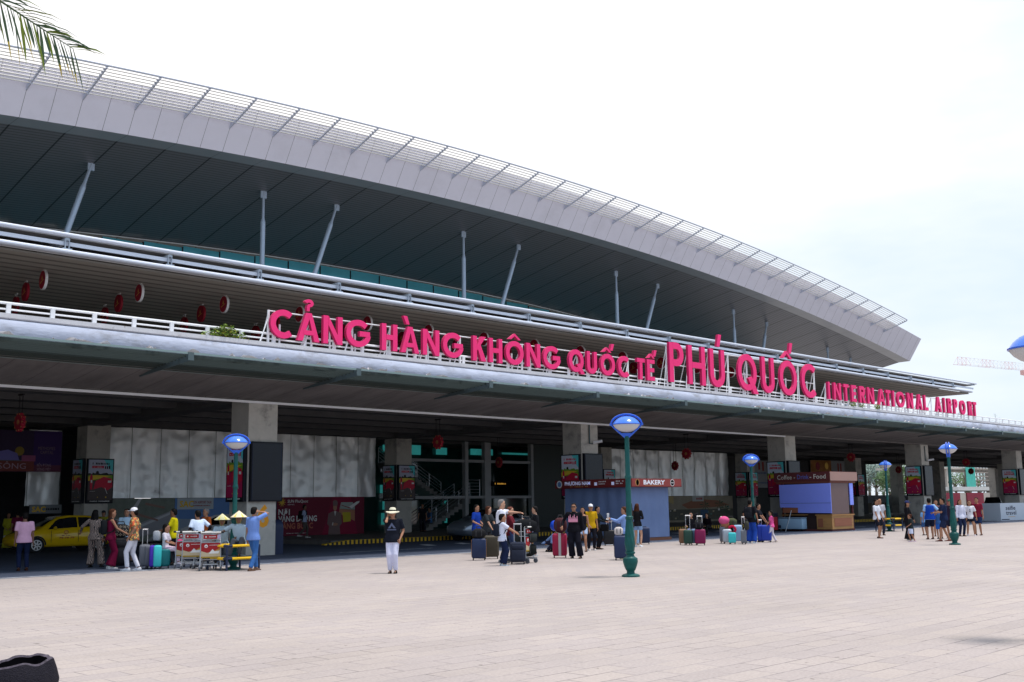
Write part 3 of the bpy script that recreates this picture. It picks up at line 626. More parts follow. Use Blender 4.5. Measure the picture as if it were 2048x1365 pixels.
# ------------------------------------------------------------------ advertising boxes on the columns
def board(x, y, rotz, wd, z0, z1, kind, label, group):
    """light box; local x runs along the face, local -y faces out"""
    root = thing('advertising_box', label, 'advertising panel', (x, y, z0), rotz, group); h = z1-z0
    mb = MB(); mb.box(0, -0.14, 0, wd, -0.005, h); mb.build('case', mat('panel_case', (0.010, 0.012, 0.018), 0.5, spec=0.1), root, world=False, smooth=False)
    P = Panel((0, -0.14, 0), (1, 0, 0), (0, 0, 1)); b = 0.05
    if kind == 'blank':
        P.rect(mat('blank_dark_panel', (0.006, 0.009, 0.018), 0.22, spec=0.25, var=0.1, scale=1.2), b, b, wd-b, h-b)
        P.rect(NAVYP, b, b, b+0.015, h-b, 1); P.rect(NAVYP, wd-b-0.015, b, wd-b, h-b, 1); P.mb.build('panel', None, root, world=False, smooth=False); return root
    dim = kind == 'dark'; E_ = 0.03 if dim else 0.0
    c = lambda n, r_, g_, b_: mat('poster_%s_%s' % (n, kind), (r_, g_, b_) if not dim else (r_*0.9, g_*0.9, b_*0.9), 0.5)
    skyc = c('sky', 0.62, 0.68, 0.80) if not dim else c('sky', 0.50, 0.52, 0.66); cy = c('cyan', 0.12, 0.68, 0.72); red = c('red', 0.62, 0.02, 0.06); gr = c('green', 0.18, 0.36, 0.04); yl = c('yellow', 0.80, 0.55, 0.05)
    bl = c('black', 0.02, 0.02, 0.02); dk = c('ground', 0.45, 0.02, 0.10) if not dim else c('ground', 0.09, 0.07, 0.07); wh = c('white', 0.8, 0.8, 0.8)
    W, H_ = wd-2*b, h-2*b; X = lambda u: b+u*W; Z = lambda v: b+v*H_
    P.rect(skyc, X(0), Z(0.6), X(1), Z(1)); P.poly(cy, [(X(0.62), Z(1)), (X(1), Z(1)), (X(1), Z(0.70)), (X(0.86), Z(0.78))], 1)
    P.rect(gr, X(0), Z(0.50), X(1), Z(0.66), 1); P.rect(dk, X(0), Z(0.05), X(1), Z(0.52), 1); P.rect(bl, X(0), Z(0), X(1), Z(0.055), 2)
    rr = random.Random(11)
    P.poly(bl if dim else gr, [(X(0), Z(0.64))]+[(X(u/12), Z(0.655+0.05*rr.random())) for u in range(13)]+[(X(1), Z(0.64))], 2)
    P.poly(yl, [(X(0), Z(0.50)), (X(0.5), Z(0.56)), (X(0.95), Z(0.62)), (X(0.3), Z(0.64)), (X(0), Z(0.6))], 3)
    P.poly(red, [(X(0.22), Z(0.30)), (X(0.30), Z(0.50)), (X(0.62), Z(0.60)), (X(0.96), Z(0.56)), (X(1), Z(0.36)), (X(0.8), Z(0.28)), (X(0.55), Z(0.36))], 4)
    P.bars(red if not dim else bl, X(0.15), Z(0.885), W*0.72, H_*0.05, 11, 3, 2); P.rect(red, X(0.14), Z(0.80), X(0.62), Z(0.855), 3); P.bars(red if not dim else bl, X(0.66), Z(0.785), W*0.24, H_*0.085, 3, 4, 4); P.bars(wh, X(0.2), Z(0.818), W*0.36, H_*0.018, 9, 5, 3)
    P.disc(bl, X(0.36), Z(0.70), W*0.06, 5); P.poly(red, [(X(0.08), Z(0.3)), (X(0.06), Z(0.6)), (X(0.12), Z(0.67)), (X(0.18), Z(0.6)), (X(0.17), Z(0.3))], 5); P.disc(skyc, X(0.12), Z(0.69), W*0.045, 6)
    P.rect(wh, X(0.80), Z(0.46), X(0.94), Z(0.51), 6); P.rect(wh, X(0.1), Z(0.46), X(0.16), Z(0.52), 7)
    P.bars(wh, X(0.08), Z(0.255), W*0.22, H_*0.012, 8, 6, 9); P.poly(wh, [(X(0.68), Z(0.34)), (X(0.70), Z(0.34)), (X(0.80), Z(0.20)), (X(0.78), Z(0.20))], 6); P.disc(yl, X(0.74), Z(0.12), W*0.03, 6); P.disc(yl, X(0.4), Z(0.12), W*0.02, 6)
    P.bars(wh, X(0.10), Z(0.016), W*0.8, H_*0.024, 18, 6, 8)
    P.mb.build('poster', None, root, world=False, smooth=False); return root
nm = {20.5: 'nearest left column with the orange six', 38.45: 'column by the bakery kiosk', 56.65: 'column by the coffee kiosk', 74.85: 'column behind the walking group', 92.6: 'rightmost column'}
for x in C1[1:6]:
    board(x+0.05, 34.0, 0, 1.31, 1.90, 4.03, 'blank', 'blank dark glass panel on the front of the ' + nm[x], 'blank panels on the front columns')
    board(x-0.005, 35.22, R(-90), 1.18, 1.90, 4.0, 'lit', 'festive poster on the left side of the ' + nm[x], 'posters on the front columns')
nm2 = {20.9: 'behind the yellow taxi', 38.9: 'behind the man in the straw hat', 56.9: 'just behind the bakery kiosk', 74.9: 'behind the luggage group by the lamp', 92.9: 'right behind the coffee kiosk'}
for x in nm2:
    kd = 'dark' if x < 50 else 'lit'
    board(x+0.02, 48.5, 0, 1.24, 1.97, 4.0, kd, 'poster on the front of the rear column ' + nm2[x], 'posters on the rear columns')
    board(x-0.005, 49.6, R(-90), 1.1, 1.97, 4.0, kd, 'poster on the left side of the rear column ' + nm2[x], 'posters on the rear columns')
# orange numeral painted on the first column
P = Panel((20.5, 34.01, 0), (1, 0, 0), (0, 0, 1)); ORG = mat('orange_paint', (0.80, 0.33, 0.02), 0.6)
P.text(ORG, '6', 0.42, 1.02, 1.05, 0, bold=0.035, width=0.50); o = P.mb.build('column_number', None, deck, smooth=False)
# cables and cameras on the columns
for (x, z) in ((38.45, 4.5), (74.85, 4.35)):
    root = thing('security_camera', 'white security camera on a conduit high on the ' + nm[x], 'security camera', (x+0.75, 34.0, z), group='security cameras')
    mb = MB(); mb.tube([(x+0.55, 33.96, 5.4), (x+0.55, 33.96, z), (x+0.75, 33.94, z)], 0.035, n=8); mb.build('conduit', SLATE, root)
    mb = MB(); mb.tube([(x+0.75, 33.9, z+0.05), (x+1.0, 33.55, z+0.12)], 0.07, n=10); mb.build('camera_body', WHITE, root)
# ------------------------------------------------------------------ foil sheets, banners, walls behind
def tarp(x0, x1, y, z0, z1, label, seed):
    mb = MB(); nx = int((x1-x0)/0.08); nz = 40; vs = []
    for j in range(nz+1):
        for i in range(nx+1):
            x = x0+(x1-x0)*i/nx; z = z0+(z1-z0)*j/nz; u = (x-x0) % 1.5
            d = noise.fractal(Vector((x*0.8+seed, z*0.4, seed)), 0.8, 2.1, 3)*0.13+noise.noise(Vector((x*1.7, z*1.9+seed, 2)))*0.055
            d += 0.06*math.cos(u/1.5*2*math.pi)+(0.03 if u < 0.05 else 0)+noise.noise(Vector((x*3.0, z*0.4, 7)))*0.022
            vs.append((x, y-d*0.75, z))
    mb.add(vs, [(j*(nx+1)+i, j*(nx+1)+i+1, (j+1)*(nx+1)+i+1, (j+1)*(nx+1)+i) for j in range(nz) for i in range(nx)])
    root = thing('foil_hoarding', label, 'tarpaulin', ((x0+x1)/2, y, z0)); mb.build('foil_sheet', ALU, root, ang=60)
    s = MB(); k_ = 0
    while x0+1.5*k_ < x1: s.box(x0+1.5*k_-0.012, y-0.22, z0, x0+1.5*k_+0.012, y-0.205, z1); k_ += 1
    s.build('seam_batten', mat('seam', (0.20, 0.20, 0.19), 0.8), root, smooth=False); return root
tarp(22.2, 38.6, 50.1, 2.22, 5.6, 'wrinkled silver foil sheets stretched above the red airline banner and map banner', 1.3)
tarp(57.6, 74.6, 50.1, 2.15, 5.55, 'wrinkled greenish silver foil sheets right of the bakery kiosk', 5.1)
tarp(19.2, 20.75, 51.0, 1.9, 5.4, 'narrow silver foil strip beside the purple billboard', 9.0)
def wallbox(name, label, cat, x0, y0, z0, x1, y1, z1, m):
    mb = MB(); mb.box(x0, y0, z0, x1, y1, z1); o = mb.build(name, m, smooth=False); return tag(o, label, cat)
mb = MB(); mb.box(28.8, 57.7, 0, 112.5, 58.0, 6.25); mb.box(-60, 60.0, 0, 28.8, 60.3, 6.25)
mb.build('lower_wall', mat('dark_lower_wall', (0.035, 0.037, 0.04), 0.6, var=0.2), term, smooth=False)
def banner(x0, x1, z0, z1, y, label, cat='banner'):
    root = thing('printed_banner', label, cat, ((x0+x1)/2, y, z0)); mb = MB(); mb.box(x0, y, z0, x1, y+0.08, z1); mb.build('backing', mat('banner_back', (0.12, 0.12, 0.13), 0.7), root, smooth=False)
    return root, Panel((x0, y, z0), (1, 0, 0), (0, 0, 1)), x1-x0, z1-z0
def fin(root, P): P.mb.build('print', None, root, smooth=False)
BW = mat('print_white', (0.70, 0.70, 0.70), 0.6)
# map banner
root, P, W, H_ = banner(22.5, 25.95, 0.15, 2.2, 49.75, 'grey aerial map banner of runways and a pier behind the suitcases')
P.rect(mat('map_green', (0.20, 0.23, 0.20), 0.6, var=0.3, scale=3), 0, 0, W, H_); G1 = mat('map_grey', (0.33, 0.33, 0.37), 0.6); G2 = mat('map_light', (0.55, 0.56, 0.60), 0.6); G3 = mat('map_roof', (0.28, 0.17, 0.15), 0.6)
P.poly(G1, [(0, 0), (W, 0.5), (W, 1.5), (1.2, 0.7), (0, 0.9)], 1); P.poly(G2, [(0, 0.95), (1.0, 1.2), (1.6, H_), (1.75, H_), (1.25, 1.15), (0, 0.75)], 2); P.poly(G2, [(1.3, 0.5), (W, 1.35), (W, 1.45), (1.2, 0.6)], 3)
P.poly(G3, [(1.5, 1.25), (2.6, 0.95), (2.62, 1.03), (1.55, 1.36)], 4); P.poly(G3, [(1.9, 1.75), (2.9, 1.55), (2.95, 1.63), (1.95, 1.85)], 4)
for q in range(5): P.poly(G2, [(0.2+0.18*q, 0.55), (0.26+0.18*q, 0.55), (0.3+0.18*q, 0.95), (0.24+0.18*q, 0.95)], 4)
P.poly(G1, [(2.2, 0), (W, 0.9), (W, 0.98), (2.0, 0)], 5); fin(root, P)
# car banner
root, P, W, H_ = banner(25.97, 31.75, 0.15, 2.2, 49.75, 'blue banner with a printed white car behind the trolleys')
P.rect(mat('banner_sky', (0.13, 0.26, 0.56), 0.6, var=0.1, scale=0.6), 0, 0, W, H_); P.poly(mat('banner_haze', (0.30, 0.38, 0.50), 0.6), [(0, 0), (W, 0), (W, 0.9), (0, 1.05)], 1)
P.rect(mat('logo_plate', (0.50, 0.55, 0.60), 0.6), 0.12, 1.5, 2.1, 2.05, 2); P.text(YEL, 'SAC', 0.25, 1.62, 0.42, 3, bold=0.03); P.text(mat('logo_red', (0.30, 0.03, 0.03), 0.6), 'SUN AIRPORT TAXI', 0.98, 1.78, 0.18, 3, bold=0.02, width=1.0); P.bars(mat('logo_red', (0.3, 0.03, 0.03), 0.6), 0.98, 1.65, 0.95, 0.06, 20, 3)
cw = mat('print_car', (0.55, 0.57, 0.60), 0.5); P.poly(cw, [(0.3, 0.1), (0.35, 0.55), (0.9, 0.75), (2.2, 1.20), (4.2, 1.28), (5.5, 1.0), (W, 0.8), (W, 0.1)], 3)
P.poly(MATTEB, [(1.3, 0.78), (2.3, 1.12), (2.9, 1.14), (2.9, 0.72), (1.5, 0.68)], 4); P.poly(MATTEB, [(3.0, 0.72), (3.0, 1.15), (4.1, 1.2), (5.2, 0.95), (4.6, 0.75)], 4)
P.disc(MATTEB, 1.2, 0.25, 0.30, 5); P.disc(cw, 1.2, 0.25, 0.17, 6); P.disc(MATTEB, 4.9, 0.25, 0.30, 5); P.disc(cw, 4.9, 0.25, 0.17, 6); P.disc(MATTEB, 1.75, 0.70, 0.12, 5, ry=0.08); fin(root, P)
# airline banner
root, P, W, H_ = banner(31.8, 37.55, 0.17, 2.22, 49.75, 'dark red airline banner with white and orange slogan and a hostess')
MAR = mat('banner_maroon', (0.17, 0.012, 0.035), 0.6, var=0.1, scale=0.5); P.rect(MAR, 0, 0, W, H_); P.poly(mat('banner_red', (0.26, 0.008, 0.045), 0.6), [(2.9, 0), (5.3, 0), (4.8, H_), (3.6, H_)], 1)
SUNY = mat('logo_sun', (0.62, 0.40, 0.05), 0.6); P.disc(SUNY, 0.32, 1.78, 0.13, 2)
for q in range(10):
    a = q*math.pi/5; c_, s_ = math.cos(a), math.sin(a); P.poly(SUNY, [(0.32+0.15*c_-0.03*s_, 1.78+0.15*s_+0.03*c_), (0.32+0.15*c_+0.03*s_, 1.78+0.15*s_-0.03*c_), (0.32+0.25*c_, 1.78+0.25*s_)], 2)
P.text(BW, 'SUN PhuQuoc', 0.66, 1.76, 0.22, 2, bold=0.015, width=1.3); P.text(BW, 'AIRWAYS', 0.66, 1.62, 0.10, 2)
P.text(BW, 'NƠI', 0.10, 1.12, 0.42, 2, bold=0.03); P.text(BW, 'VẦNG DƯƠNG', 0.10, 0.76, 0.42, 2, bold=0.03, width=2.45); P.text(mat('slogan_orange', (0.50, 0.17, 0.10), 0.6), 'NÂNG BƯỚC', 0.10, 0.38, 0.42, 2, bold=0.03, width=2.2)
P.bars(BW, 0.62, 0.12, 1.4, 0.035, 30, 2, 5)
BRN = mat('hostess_suit', (0.20, 0.13, 0.13), 0.6); SKp = mat('print_skin', (0.42, 0.22, 0.15), 0.6)
P.poly(BRN, [(3.30, 0), (3.35, 0.45), (3.22, 0.6), (3.3, 1.15), (3.62, 1.27), (3.86, 1.27), (4.16, 1.15), (4.22, 0.6), (4.06, 0.45), (4.12, 0)], 4)
P.poly(BW, [(3.68, 1.27), (3.82, 1.27), (3.75, 0.98)], 5); P.disc(SKp, 3.74, 1.47, 0.13, 5, ry=0.18); P.poly(BRN, [(3.6, 1.56), (3.58, 1.80), (3.68, 1.87), (3.86, 1.85), (3.92, 1.72), (3.88, 1.56)], 6); P.disc(SKp, 3.74, 0.55, 0.20, 5, ry=0.08); P.poly(BW, [(3.54, 0.52), (3.58, 0.66), (3.64, 0.66), (3.6, 0.48)], 6)
P.poly(mat('print_pale', (0.36, 0.42, 0.40), 0.6), [(4.05, 1.4), (4.15, 1.75), (4.95, 1.75), (5.1, 1.55), (5.1, 1.30)], 2); P.poly(mat('print_orange', (0.45, 0.20, 0.12), 0.6), [(4.0, 1.15), (4.05, 1.4), (5.1, 1.35), (5.1, 0.7)], 2); P.poly(mat('print_yellow', (0.50, 0.42, 0.03), 0.6), [(4.3, 0.65), (4.25, 1.2), (4.8, 1.2), (4.82, 0.7)], 3)
P.poly(BW, [(4.6, 1.45), (5.2, 1.78), (5.42, 1.82), (5.38, 1.72), (4.9, 1.42)], 4); P.poly(mat('print_wing', (0.30, 0.05, 0.05), 0.6), [(4.15, 1.62), (4.8, 1.45), (4.78, 1.40), (4.18, 1.57)], 5); fin(root, P)
# picture banner right of the bakery kiosk
root, P, W, H_ = banner(61.4, 74.5, 0.17, 2.12, 49.75, 'tan picture banner of a resort terminal with palms behind seated travellers')
P.rect(mat('pic_tan', (0.30, 0.26, 0.20), 0.6, var=0.25, scale=1.2), 0, 0, W, H_); P.poly(mat('pic_gold', (0.42, 0.33, 0.16), 0.6), [(0, H_), (0, 1.3), (1.6, 1.9), (2.4, 1.35), (3.4, 1.9), (5.2, 1.35), (5.2, H_)], 1)
P.poly(mat('pic_roof', (0.28, 0.12, 0.07), 0.6), [(6.2, 1.3), (8.2, 1.75), (11, 1.6), (12.6, 1.25), (11, 1.1), (7, 1.0)], 2); P.poly(mat('pic_sky', (0.34, 0.38, 0.46), 0.6), [(1.6, H_), (2.4, 1.45), (3.4, H_)], 2); P.rect(mat('pic_dark', (0.10, 0.10, 0.08), 0.6, var=0.4, scale=4), 0, 0.15, W, 0.95, 1)
rr = random.Random(4)
for q in range(46):
    x = rr.uniform(0.1, W-0.3); z = rr.uniform(0.2, 1.0); P.rect(rr.choice((BW, mat('pic_teal', (0.12, 0.26, 0.26), 0.6), mat('pic_brown', (0.16, 0.09, 0.05), 0.6), mat('pic_sand', (0.45, 0.38, 0.26), 0.6))), x, z, x+rr.uniform(0.06, 0.35), z+rr.uniform(0.04, 0.16), 3)
for cx, cz in ((9.2, 1.25), (11.2, 1.35), (12.0, 1.0)):
    for q in range(9):
        a = q*0.7; P.poly(mat('pic_palm', (0.03, 0.09, 0.05), 0.6), [(cx, cz), (cx+0.45*math.cos(a)-0.05*math.sin(a), cz+0.28*math.sin(a)), (cx+0.8*math.cos(a), cz+0.42*math.sin(a)-0.10), (cx+0.4*math.cos(a)+0.07*math.sin(a), cz+0.2*math.sin(a)-0.06)], 4)
for x in (0.05, 7.6): P.rect(mat('pic_plate', (0.42, 0.43, 0.42), 0.6), x, 1.55, x+1.5, 1.98, 5); P.text(mat('logo_red', (0.3, 0.03, 0.03), 0.6), 'SUN GROUP' if x < 1 else 'TERMINAL', x+0.12, 1.68, 0.24, 6, bold=0.02, width=1.2) if False else P.bars(mat('logo_red', (0.3, 0.03, 0.03), 0.6), x+0.5, 1.68, 0.85, 0.16, 7, 6)
P.rect(mat('pic_blue', (0.04, 0.09, 0.18), 0.6), 8.6, 0.25, 9.6, 0.9, 5); fin(root, P)
# purple billboard high on the left, and dark picture board right of it
root, P, W, H_ = banner(14.0, 20.05, 3.40, 5.22, 49.2, 'dim purple and orange billboard reading SKYHOMES CAPITAL over the taxi'.replace('SKYHOMES CAPITAL', 'G SÔNG and BẾN ĐÔNG'), 'billboard')
P.rect(mat('bill_purple', (0.035, 0.012, 0.10), 0.6), 4.8, 0, W, H_, 0); P.rect(mat('bill_dark', (0.03, 0.015, 0.05), 0.6), 0, 0.5, 4.8, H_, 0); P.rect(mat('bill_maroon', (0.10, 0.02, 0.05), 0.6), 0, 0, W, 0.30, 1); P.rect(mat('bill_brick', (0.16, 0.035, 0.03), 0.6), 0, 0.02, 4.85, 0.46, 2)
bt = mat('bill_text', (0.34, 0.24, 0.30), 0.6); P.text(bt, 'NG SÔNG', 2.55, 0.12, 0.36, 3, width=1.95, bold=0.0); P.text(bt, 'BẾN ĐÔNG', 4.98, 0.24, 0.16, 3, width=0.62); P.text(bt, 'SÔNG MÊY', 4.98, 0.06, 0.16, 3, width=0.62)
P.text(mat('bill_gold', (0.20, 0.14, 0.16), 0.6), 'MEYHOMES', 5.0, 0.98, 0.2, 3, width=0.75); P.text(mat('bill_gold', (0.20, 0.14, 0.16), 0.6), 'CAPITAL', 5.1, 0.80, 0.2, 3, width=0.58)
P.poly(mat('bill_lilac', (0.16, 0.14, 0.40), 0.6), [(3.0, 0.5), (3.2, 0.85), (3.7, 0.95), (4.1, 0.8), (4.2, 0.5)], 3); P.rect(mat('bill_pink', (0.28, 0.07, 0.16), 0.6), 4.3, 0.46, 4.9, 0.72, 3); P.disc(mat('bill_yellow', (0.22, 0.15, 0.02), 0.6), 4.2, 0.9, 0.2, 2); fin(root, P)
root, P, W, H_ = banner(19.3, 20.75, 1.55, 1.95, 50.6, 'small pale taxi company banner beside the rear left column'); P.rect(mat('logo_plate2', (0.22, 0.24, 0.26), 0.6), 0, 0, W, H_); P.text(YEL, 'SAC', 0.1, 0.08, 0.34, 1, bold=0.03); P.bars(MATTEB, 0.75, 0.15, 0.6, 0.1, 8, 1); fin(root, P)
# ------------------------------------------------------------------ glazed stair hall
hall = thing('stair_hall_front', 'tall dark green glass front with pale posts and transoms between the foil sheets', 'glass wall', (46, 49.3, 0.17))
FRM = mat('frame_grey', (0.30, 0.31, 0.32), 0.5)
for x0, x1 in ((44.84, 45.10), (46.5, 47.02), (50.65, 50.88)):
    mb = MB(); mb.box(x0, 49.2, 0.17, x1, 49.5, 5.56); mb.build('post', FRM, hall, smooth=False)
mb = MB(); mb.box(40.0, 49.15, 0.17, 40.42, 49.25, 5.5); mb.build('white_strip', mat('pale_strip', (0.5, 0.52, 0.54), 0.5, metal=0.3), hall, smooth=False)
for z in (2.07, 4.28):
    mb = MB(); mb.box(40.45, 49.25, z, 44.83, 49.45, z+0.16); mb.box(45.11, 49.25, z, 46.49, 49.45, z+0.16); mb.box(47.03, 49.25, z, 50.64, 49.45, z+0.16); mb.build('transom', FRM, hall, smooth=False)
mb = MB(); mb.box(40.45, 55.0, 0.17, 57.0, 55.1, 5.5); mb.build('rear_glass', GLASSD, hall, smooth=False)
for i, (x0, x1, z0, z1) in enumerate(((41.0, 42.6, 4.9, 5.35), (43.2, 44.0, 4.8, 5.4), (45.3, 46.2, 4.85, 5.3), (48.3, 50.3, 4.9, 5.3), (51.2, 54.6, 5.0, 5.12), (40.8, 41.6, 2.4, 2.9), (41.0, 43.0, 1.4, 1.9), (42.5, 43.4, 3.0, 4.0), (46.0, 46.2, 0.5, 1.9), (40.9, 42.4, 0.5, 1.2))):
    mb = MB(); mb.box(x0*1.045, 54.8, z0*1.04, x1*1.045, 54.85, z1*1.04); mb.build('sky_lit_pane', mat('lit_teal_glass', (0.03, 0.28, 0.27), 0.3, emit=0.35, var=0.3, scale=1.5), hall, smooth=False)  # panes glow by themselves, standing in for daylight on teal glass
mb = MB(); mb.box(51.0, 49.3, 0.17, 56.7, 49.4, 5.56); mb.build('dark_screen', mat('dark_screen', (0.012, 0.022, 0.022), 0.4), hall, smooth=False)
STAIR = mat('stair_concrete', (0.22, 0.22, 0.22), 0.8)
def flight(x0, z0, x1, z1, y, w_, label):
    root = thing('staircase', label, 'stairs', (x0, y, z0)); mb = MB(); n = max(4, int(abs(z1-z0)/0.17))
    for i in range(n):
        a = x0+(x1-x0)*i/n; b = x0+(x1-x0)*(i+1)/n; zt = z0+(z1-z0)*(i+1)/n; mb.box(min(a, b), y, zt-0.34, max(a, b)+0.002, y+w_, zt)
    mb.build('steps', STAIR, root, smooth=False)
    for q in (0, 1):
        rl = MB(); yy = y+0.05+q*(w_-0.1)
        for hh in (0.95, 0.75, 0.55, 0.35): rl.tube([(x0, yy, z0+hh), (x1, yy, z1+hh)], 0.02 if hh < 0.9 else 0.03, n=6)
        for i in range(5):
            f_ = i/4; rl.tube([(x0+(x1-x0)*f_, yy, z0+(z1-z0)*f_), (x0+(x1-x0)*f_, yy, z0+(z1-z0)*f_+0.95)], 0.025, n=6)
        rl.build('handrail', GALV, root)
flight(43.1, 0.17, 46.9, 2.1, 51.0, 1.6, 'lower staircase with steel handrails behind the man in the straw hat')
flight(46.2, 2.2, 42.2, 4.4, 53.0, 1.5, 'upper staircase climbing leftward behind the dark glass front')
mb = MB()
for hh in (0.2, 0.4, 0.6, 0.8, 0.98): mb.tube([(45.2, 49.6, 2.23+hh), (46.4, 49.6, 2.23+hh)], 0.018, n=6)
for x in (45.2, 46.4): mb.tube([(x, 49.6, 2.2), (x, 49.6, 3.25)], 0.03, n=6)
mb.build('landing_rail', GALV, hall)
ex = thing('direction_sign', 'small black sign with glowing yellow lettering inside the stair hall', 'sign', (47.9, 49.1, 2.95)); mb = MB(); mb.box(46.95, 49.05, 2.83, 48.5, 49.12, 3.12); mb.build('sign_case', MATTEB, ex, smooth=False)
P = Panel((46.95, 49.05, 2.83), (1, 0, 0), (0, 0, 1)); P.bars(mat('lit_yellow', (0.8, 0.4, 0.05), 0.5, emit=0.4), 0.25, 0.1, 1.0, 0.1, 9, 0, 2); P.mb.build('lettering', None, ex, smooth=False)
# grey walls and boards in the right bays
G_ = mat('board_grey', (0.30, 0.31, 0.33), 0.6, var=0.1); RT = mat('red_text', (0.30, 0.05, 0.04), 0.6)
def wallboard(x0, x1, z0, z1, y, label, kind):
    root = thing('notice_board', label, 'board', ((x0+x1)/2, y, z0)); mb = MB(); mb.box(x0, y, z0, x1, y+0.08, z1); mb.build('panel', G_, root, smooth=False); P = Panel((x0, y, z0), (1, 0, 0), (0, 0, 1)); W = x1-x0; H_ = z1-z0
    if kind == 0:
        P.rect(mat('board_orange', (0.36, 0.14, 0.03), 0.6, var=0.4, scale=2), 0, 0, W*0.58, H_); P.disc(GOLD, W*0.45, H_*0.55, H_*0.3, 1); P.disc(REDL, W*0.2, H_*0.5, H_*0.35, 1); P.rect(RT, W*0.76, H_*0.1, W*0.80, H_*0.8, 1); P.rect(RT, W*0.84, H_*0.1, W*0.88, H_*0.8, 1)
    else:
        P.rect(RT, W*0.3, H_*0.66, W*0.42, H_*0.92, 1); P.rect(RT, W*0.55, H_*0.62, W*0.67, H_*0.95, 1); P.bars(mat('board_blue', (0.12, 0.16, 0.28), 0.6), W*0.15, H_*0.5, W*0.7, H_*0.08, 7, 1); P.bars(mat('board_blue', (0.12, 0.16, 0.28), 0.6), W*0.1, H_*0.15, W*0.8, H_*0.06, 10, 1)
    P.mb.build('print', None, root, smooth=False)
wallboard(86.0, 88.6, 2.9, 5.4, 55, 'pale grey board with red characters above a dark doorway', 1)
wallboard(96.2, 103.2, 4.45, 5.62, 55, 'orange and gold picture board hanging above the coffee kiosk', 0)
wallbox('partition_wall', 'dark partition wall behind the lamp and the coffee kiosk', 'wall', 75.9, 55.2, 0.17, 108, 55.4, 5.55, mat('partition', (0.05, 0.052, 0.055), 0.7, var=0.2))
# ------------------------------------------------------------------ street lamps
LBLUE = mat('lamp_blue', (0.02, 0.11, 0.62), 0.3, coat=0.4); LSHELL = mat('lamp_shell', (0.06, 0.20, 0.72), 0.28, coat=0.3); LGREEN = mat('lamp_green', (0.007, 0.080, 0.075), 0.45, var=0.3, scale=9, dirt=((0.05, 0.07, 0.06), 7, 0.62, 0.75))
LDIFF = mat('lamp_diffuser', (0.52, 0.52, 0.53), 0.35)
def lamp(x, y, rot, label, ringdeg=0):
    root = thing('street_lamp', label, 'street lamp', (x, y, 0), rot, 'blue and green street lamps on the plaza')
    mb = MB(); mb.lathe((0, 0, 0), [(0.27, 0), (0.27, 0.035), (0.22, 0.06), (0.12, 0.08), (0.115, 0.13), (0.14, 0.15), (0.19, 0.24), (0.225, 0.34), (0.215, 0.42), (0.13, 0.46), (0.11, 0.50), (0.15, 0.53), (0.15, 0.56), (0.10, 0.58)], 20, 0.77, 0.77); mb.build('base', LGREEN, root, world=False, ang=50)
    mb = MB(); rings = []
    for i in range(25):
        f_ = i/24; z = 0.58+f_*0.72; r_ = 0.76*(0.10+0.055*math.sin(min(1, f_*2.4+0.25)*math.pi*0.5) if f_ < 0.3 else 0.155-0.062*(f_-0.3)/0.7); tw = f_*2.2
        rings.append([(r_*(1+0.07*math.cos(8*(2*math.pi*k/32)+tw*4))*math.cos(2*math.pi*k/32), r_*(1+0.07*math.cos(8*(2*math.pi*k/32)+tw*4))*math.sin(2*math.pi*k/32), z) for k in range(32)])
    mb.loft(rings); mb.build('fluted_shaft', LGREEN, root, world=False, ang=50)
    mb = MB(); mb.lathe((0, 0, 0), [(0.095, 1.29), (0.115, 1.31), (0.115, 1.36), (0.085, 1.38), (0.078, 2.2), (0.076, 2.22), (0.10, 2.25), (0.10, 2.29), (0.078, 2.32), (0.07, 3.17), (0.085, 3.18), (0.085, 3.22)], 16, 0.78, 0.78); mb.build('pole', LGREEN, root, world=False, ang=40)
    # head: almond shaped shell over a pale bowl, held in a blue hoop
    W = 0.330; HH = 0.20; zc = 3.50
    def al(f_): return math.cos(f_*math.pi/2)**1.25
    mb = MB(); mb.lathe((0, 0, zc), [(W, 0.0), (W*0.97, 0.018), (W*0.82, 0.085), (W*0.6, 0.145), (W*0.35, 0.18), (0.02, 0.195)], 28); mb.build('lamp_cover', LSHELL, root, world=False, ang=50)
    mb = MB(); mb.lathe((0, 0, zc), [(0.03, -0.185), (W*0.35, -0.172), (W*0.6, -0.14), (W*0.82, -0.085), (W*0.965, -0.020), (W*0.975, -0.004)], 28); mb.build('diffuser', LDIFF, root, world=False, ang=50)
    mb = MB(); mb.lathe((0, 0, zc), [(W*0.95, -0.012), (W+0.012, -0.008), (W+0.012, 0.008), (W*0.95, 0.012)], 28); mb.build('rim', LBLUE, root, world=False, ang=50)
    for off in (-0.045, 0.045):
        mb = MB(); pts = [(-0.045, off, 3.20), (-0.14, off, zc-0.215), (-0.265, off, zc-0.10), (-0.358, off, zc+0.0)]+[(-0.358*math.cos(R(a))*1.0, off, zc+0.235*math.sin(R(a))) for a in range(15, 180, 15)]+[(0.358, off, zc), (0.265, off, zc-0.10), (0.14, off, zc-0.215), (0.045, off, 3.20)]
        mb.tube(pts, 0.021, n=8); mb.build('hoop', LBLUE, root, world=False)
    mb = MB(); mb.extr([(-0.05, -0.045, 3.18), (0.05, -0.045, 3.18), (0.15, -0.045, zc-0.205), (-0.15, -0.045, zc-0.205)], (0, 0.09, 0))
    mb.build('yoke', LBLUE, root, world=False)
    for s_ in (-1, 1): mb = MB(); mb.cbox((s_*0.368, 0, zc), (0.045, 0.12, 0.055)); mb.build('clamp', LBLUE, root, world=False)
    return root
lamp(19.7, 16.0, R(-51), 'green post with blue almond lamp head, nearest whole lamp in the middle of the plaza')
lamp(39.7, 17.0, R(20), 'green post with blue lamp head beside the walking group on the right')
lamp(15.9, 27.0, R(-28), 'green post with blue lamp head behind the men in conical hats')
